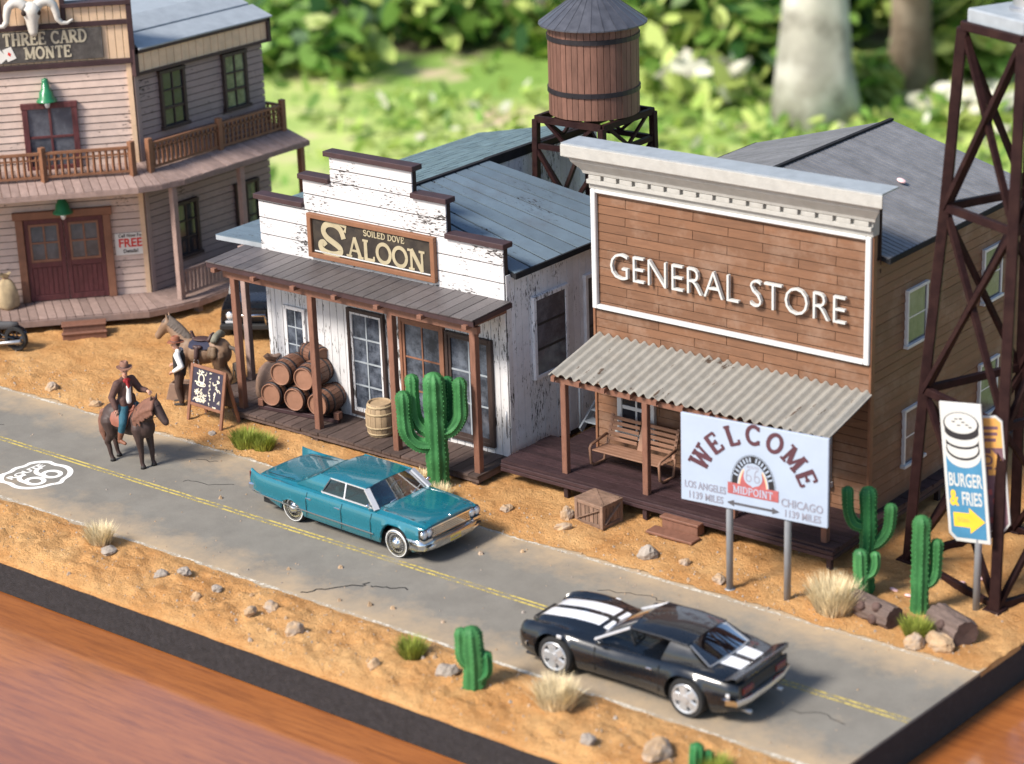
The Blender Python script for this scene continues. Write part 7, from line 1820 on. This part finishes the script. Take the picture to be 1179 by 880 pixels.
# visible trunks
tree('thick pale lichen-spotted trunk standing behind the store roof', 219, 30.5, 3.1, 78, 'bark_pale')
tree('brown mottled trunk right of the thick pale trunk', 232, 41.5, 1.9, 74, 'bark_brown')
tree('slim tan trunk at the top edge left of the water tower', 262, 1.5, 1.5, 80, 'bark_brown')
tree('dark trunk deep in the garden right of the water tower', 268, 23.5, 2.2, 82, 'bark_brown')
tree('slim pale trunk at the right edge behind the lattice tower', 240, 53.5, 1.3, 70, 'bark_pale')
tree('far brown trunk at the top right of the garden', 285, 47, 2.0, 84, 'bark_brown')
tree('far pale trunk beyond the lawn at left', 300, -16, 2.2, 84, 'bark_pale')
SH = [ # distance, sideways, radius xy, height, leaves, leaf size, palette, label
 (246,-22,(12,8),7,260,1.9,(1,0,0,2),'dark low shrub along the far lawn at left'),
 (258,-8,(10,8),9,260,1.9,(1,0,0,2),'mid green shrub at the top left of the lawn'),
 (250,8,(9,7),8,220,1.8,(0,2,1),'bright shrub just left of the water tank'),
 (270,12,(12,8),10,300,2.0,(1,0,2),'dark shrub behind the water tank roof'),
 (238,14,(7,6),7,200,1.9,(0,2,2),'lime shrub right of the water tank'),
 (256,21,(10,8),10,300,2.1,(1,1,0),'dark leafy shrub between tank and pale trunk'),
 (228,19,(6,5),4,150,1.7,(2,0,3),'low clump with painted pale highlights in front of the dark shrub'),
 (236,25,(6,5),8,180,2.0,(0,1,2),'upright shrub left of the thick pale trunk'),
 (250,35,(6,6),10,220,2.2,(1,0,1),'dark shrub behind the thick pale trunk'),
 (226,36,(3,3),4,80,1.7,(0,2),'small lime clump at the foot of the brown trunk'),
 (236,47,(7,5),9,230,2.7,(0,2,0),'large-leaved bright shrub behind the lattice tower'),
 (250,51,(9,7),10,260,2.6,(0,1,1),'tall dark shrub at the top right corner'),
 (215,44,(6,4),3,140,1.6,(2,0,3),'low lime ground plants behind the store roof'),
 (205,52,(5,4),3,120,1.6,(2,2,0),'low lime ground plants at the right edge'),
 (280,-26,(14,9),9,280,2.0,(0,1,2),'far shrub at the top left corner of the lawn'),
 (284,30,(14,9),12,320,2.2,(1,0,2),'far dark thicket behind the trunks'),
 (262,-34,(12,8),9,300,2.0,(1,0,2),'dark shrub at the far left edge of the lawn'),
 (272,2,(12,8),11,320,2.1,(1,1,0,2,2),'deep green shrub behind the slim tan trunk'),
 (244,29,(5,4),6,120,1.9,(2,3,0),'shrub with painted pale highlights against the thick pale trunk'),
 (266,44,(10,8),12,320,2.2,(1,1,0,2),'tall dark shrub between the brown trunks'),
]
for d,l,r,h,n,s,pal,lb in SH:
    p = gp(d,l); t = thing('garden_shrub', lb, 'shrub', tuple(p), 0, 'shrubs in the garden')
    b = MB()
    for k in range(5): a = 2*math.pi*k/5; b.tube([(0,0,-.5),(math.cos(a)*r[0]*.3,math.sin(a)*r[1]*.3,h*.5),(math.cos(a)*r[0]*.55,math.sin(a)*r[1]*.55,h*.9)],[.25,.18,.06],6)
    b.build('stem', M['bark_brown'], t)
    b = MB(); cloud(b, Vector((0,0,h*.55)), (r[0],r[1],h*.6), n, s, pal, .4); b.build('foliage', [M[m] for m in LM], t)
b = MB(); random.seed(15)                     # rough lawn and leaf litter
for q_ in range(12500):
    d = U(135,300); l = (U(-48,72) if q_ < 7000 else U(-170,200))*d/240; p = gp(d,l); v = nz(p.x,p.y,.035,41)
    if v < -.12 and random.random() < .85: continue
    if d > 215 and random.random() < (d-215)/70: continue
    leaf(b, p+Vector((0,0,U(.1,1.6)+1.2*nz(p.x,p.y,.02,31))), U(.5,1.25), random.choice((0,0,1,2)) if random.random() < .96 else 3, .2)
tag(b.build('ground_cover', [M['lawn_blade'], M['leaf'], M['leaf_lime'], M['leaf_pale']]), 'sunlit rough grass and leaf litter covering the garden ground', 'grass', None, 'stuff')
b = MB(); random.seed(77)                     # the garden goes on to both sides
for k in range(46):
    sd = -1 if k % 2 else 1; d = U(150,320); l = (U(-190,-52) if sd < 0 else U(82,210))*d/240; p = gp(d,l); h = U(6,14)*(1 if d < 240 else 1.4)
    cloud(b, p+Vector((0,0,h*.5)), (U(9,16),U(8,13),h*.6), 130, 2.3, random.choice(((0,1),(1,1,0),(0,2,1),(1,0))), .3)
tag(b.build('woodland', [M[m] for m in LM]), 'mass of leafy undergrowth filling the garden to both sides', 'undergrowth', None, 'stuff')
# ---------------------------------------------------------------- light and camera
w = bpy.data.worlds.new('World'); scene.world = w; w.use_nodes = True; nt = w.node_tree
bg = nt.nodes['Background']; sky = nt.nodes.new('ShaderNodeTexSky'); sky.sky_type = 'NISHITA'; sky.sun_disc = False
SUN_EL, SUN_AZ = 43, 197                      # azimuth: clockwise from +y, where the light comes from
sky.sun_elevation = R_(SUN_EL); sky.sun_rotation = R_(SUN_AZ); sky.air_density = 1.0; sky.dust_density = 1.0; sky.ozone_density = 1.0
nt.links.new(sky.outputs[0], bg.inputs[0]); bg.inputs[1].default_value = .115
sl = bpy.data.lights.new('sun', 'SUN'); sl.energy = 3.9; sl.angle = R_(15); sl.color = (1.0,.93,.83)
so = bpy.data.objects.new('sun', sl); col.objects.link(so)
az = R_(SUN_AZ); dv = Vector((math.sin(az)*math.cos(R_(SUN_EL)), math.cos(az)*math.cos(R_(SUN_EL)), math.sin(R_(SUN_EL))))
so.rotation_euler = dv.to_track_quat('Z','Y').to_euler(); so.location = dv*60
cd = bpy.data.cameras.new('camera'); co_ = bpy.data.objects.new('camera', cd); col.objects.link(co_)
r0 = Vector((0.784544,0.619195,-0.032971)); r1 = Vector((0.189543,-0.290107,-0.938036)); r2 = Vector((-0.590393,0.729682,-0.344966))
co_.matrix_world = Matrix(((r0.x,-r1.x,-r2.x,33),(r0.y,-r1.y,-r2.y,-35),(r0.z,-r1.z,-r2.z,21.24),(0,0,0,1)))
cd.sensor_width = 36; cd.lens = 36*2672.05/1179; cd.clip_end = 2000; cd.clip_start = .5
cd.dof.use_dof = True; cd.dof.focus_distance = (Vector((-2.5,4.0,1.2))-Vector((33,-35,21.24))).dot(r2); cd.dof.aperture_fstop = .31
scene.camera = co_
vs = scene.view_settings; vs.view_transform = 'Standard'; vs.look = 'None'; vs.exposure = .72; vs.gamma = 1
scene.cycles.max_bounces = 8; scene.cycles.transparent_max_bounces = 12; scene.cycles.use_denoising = True
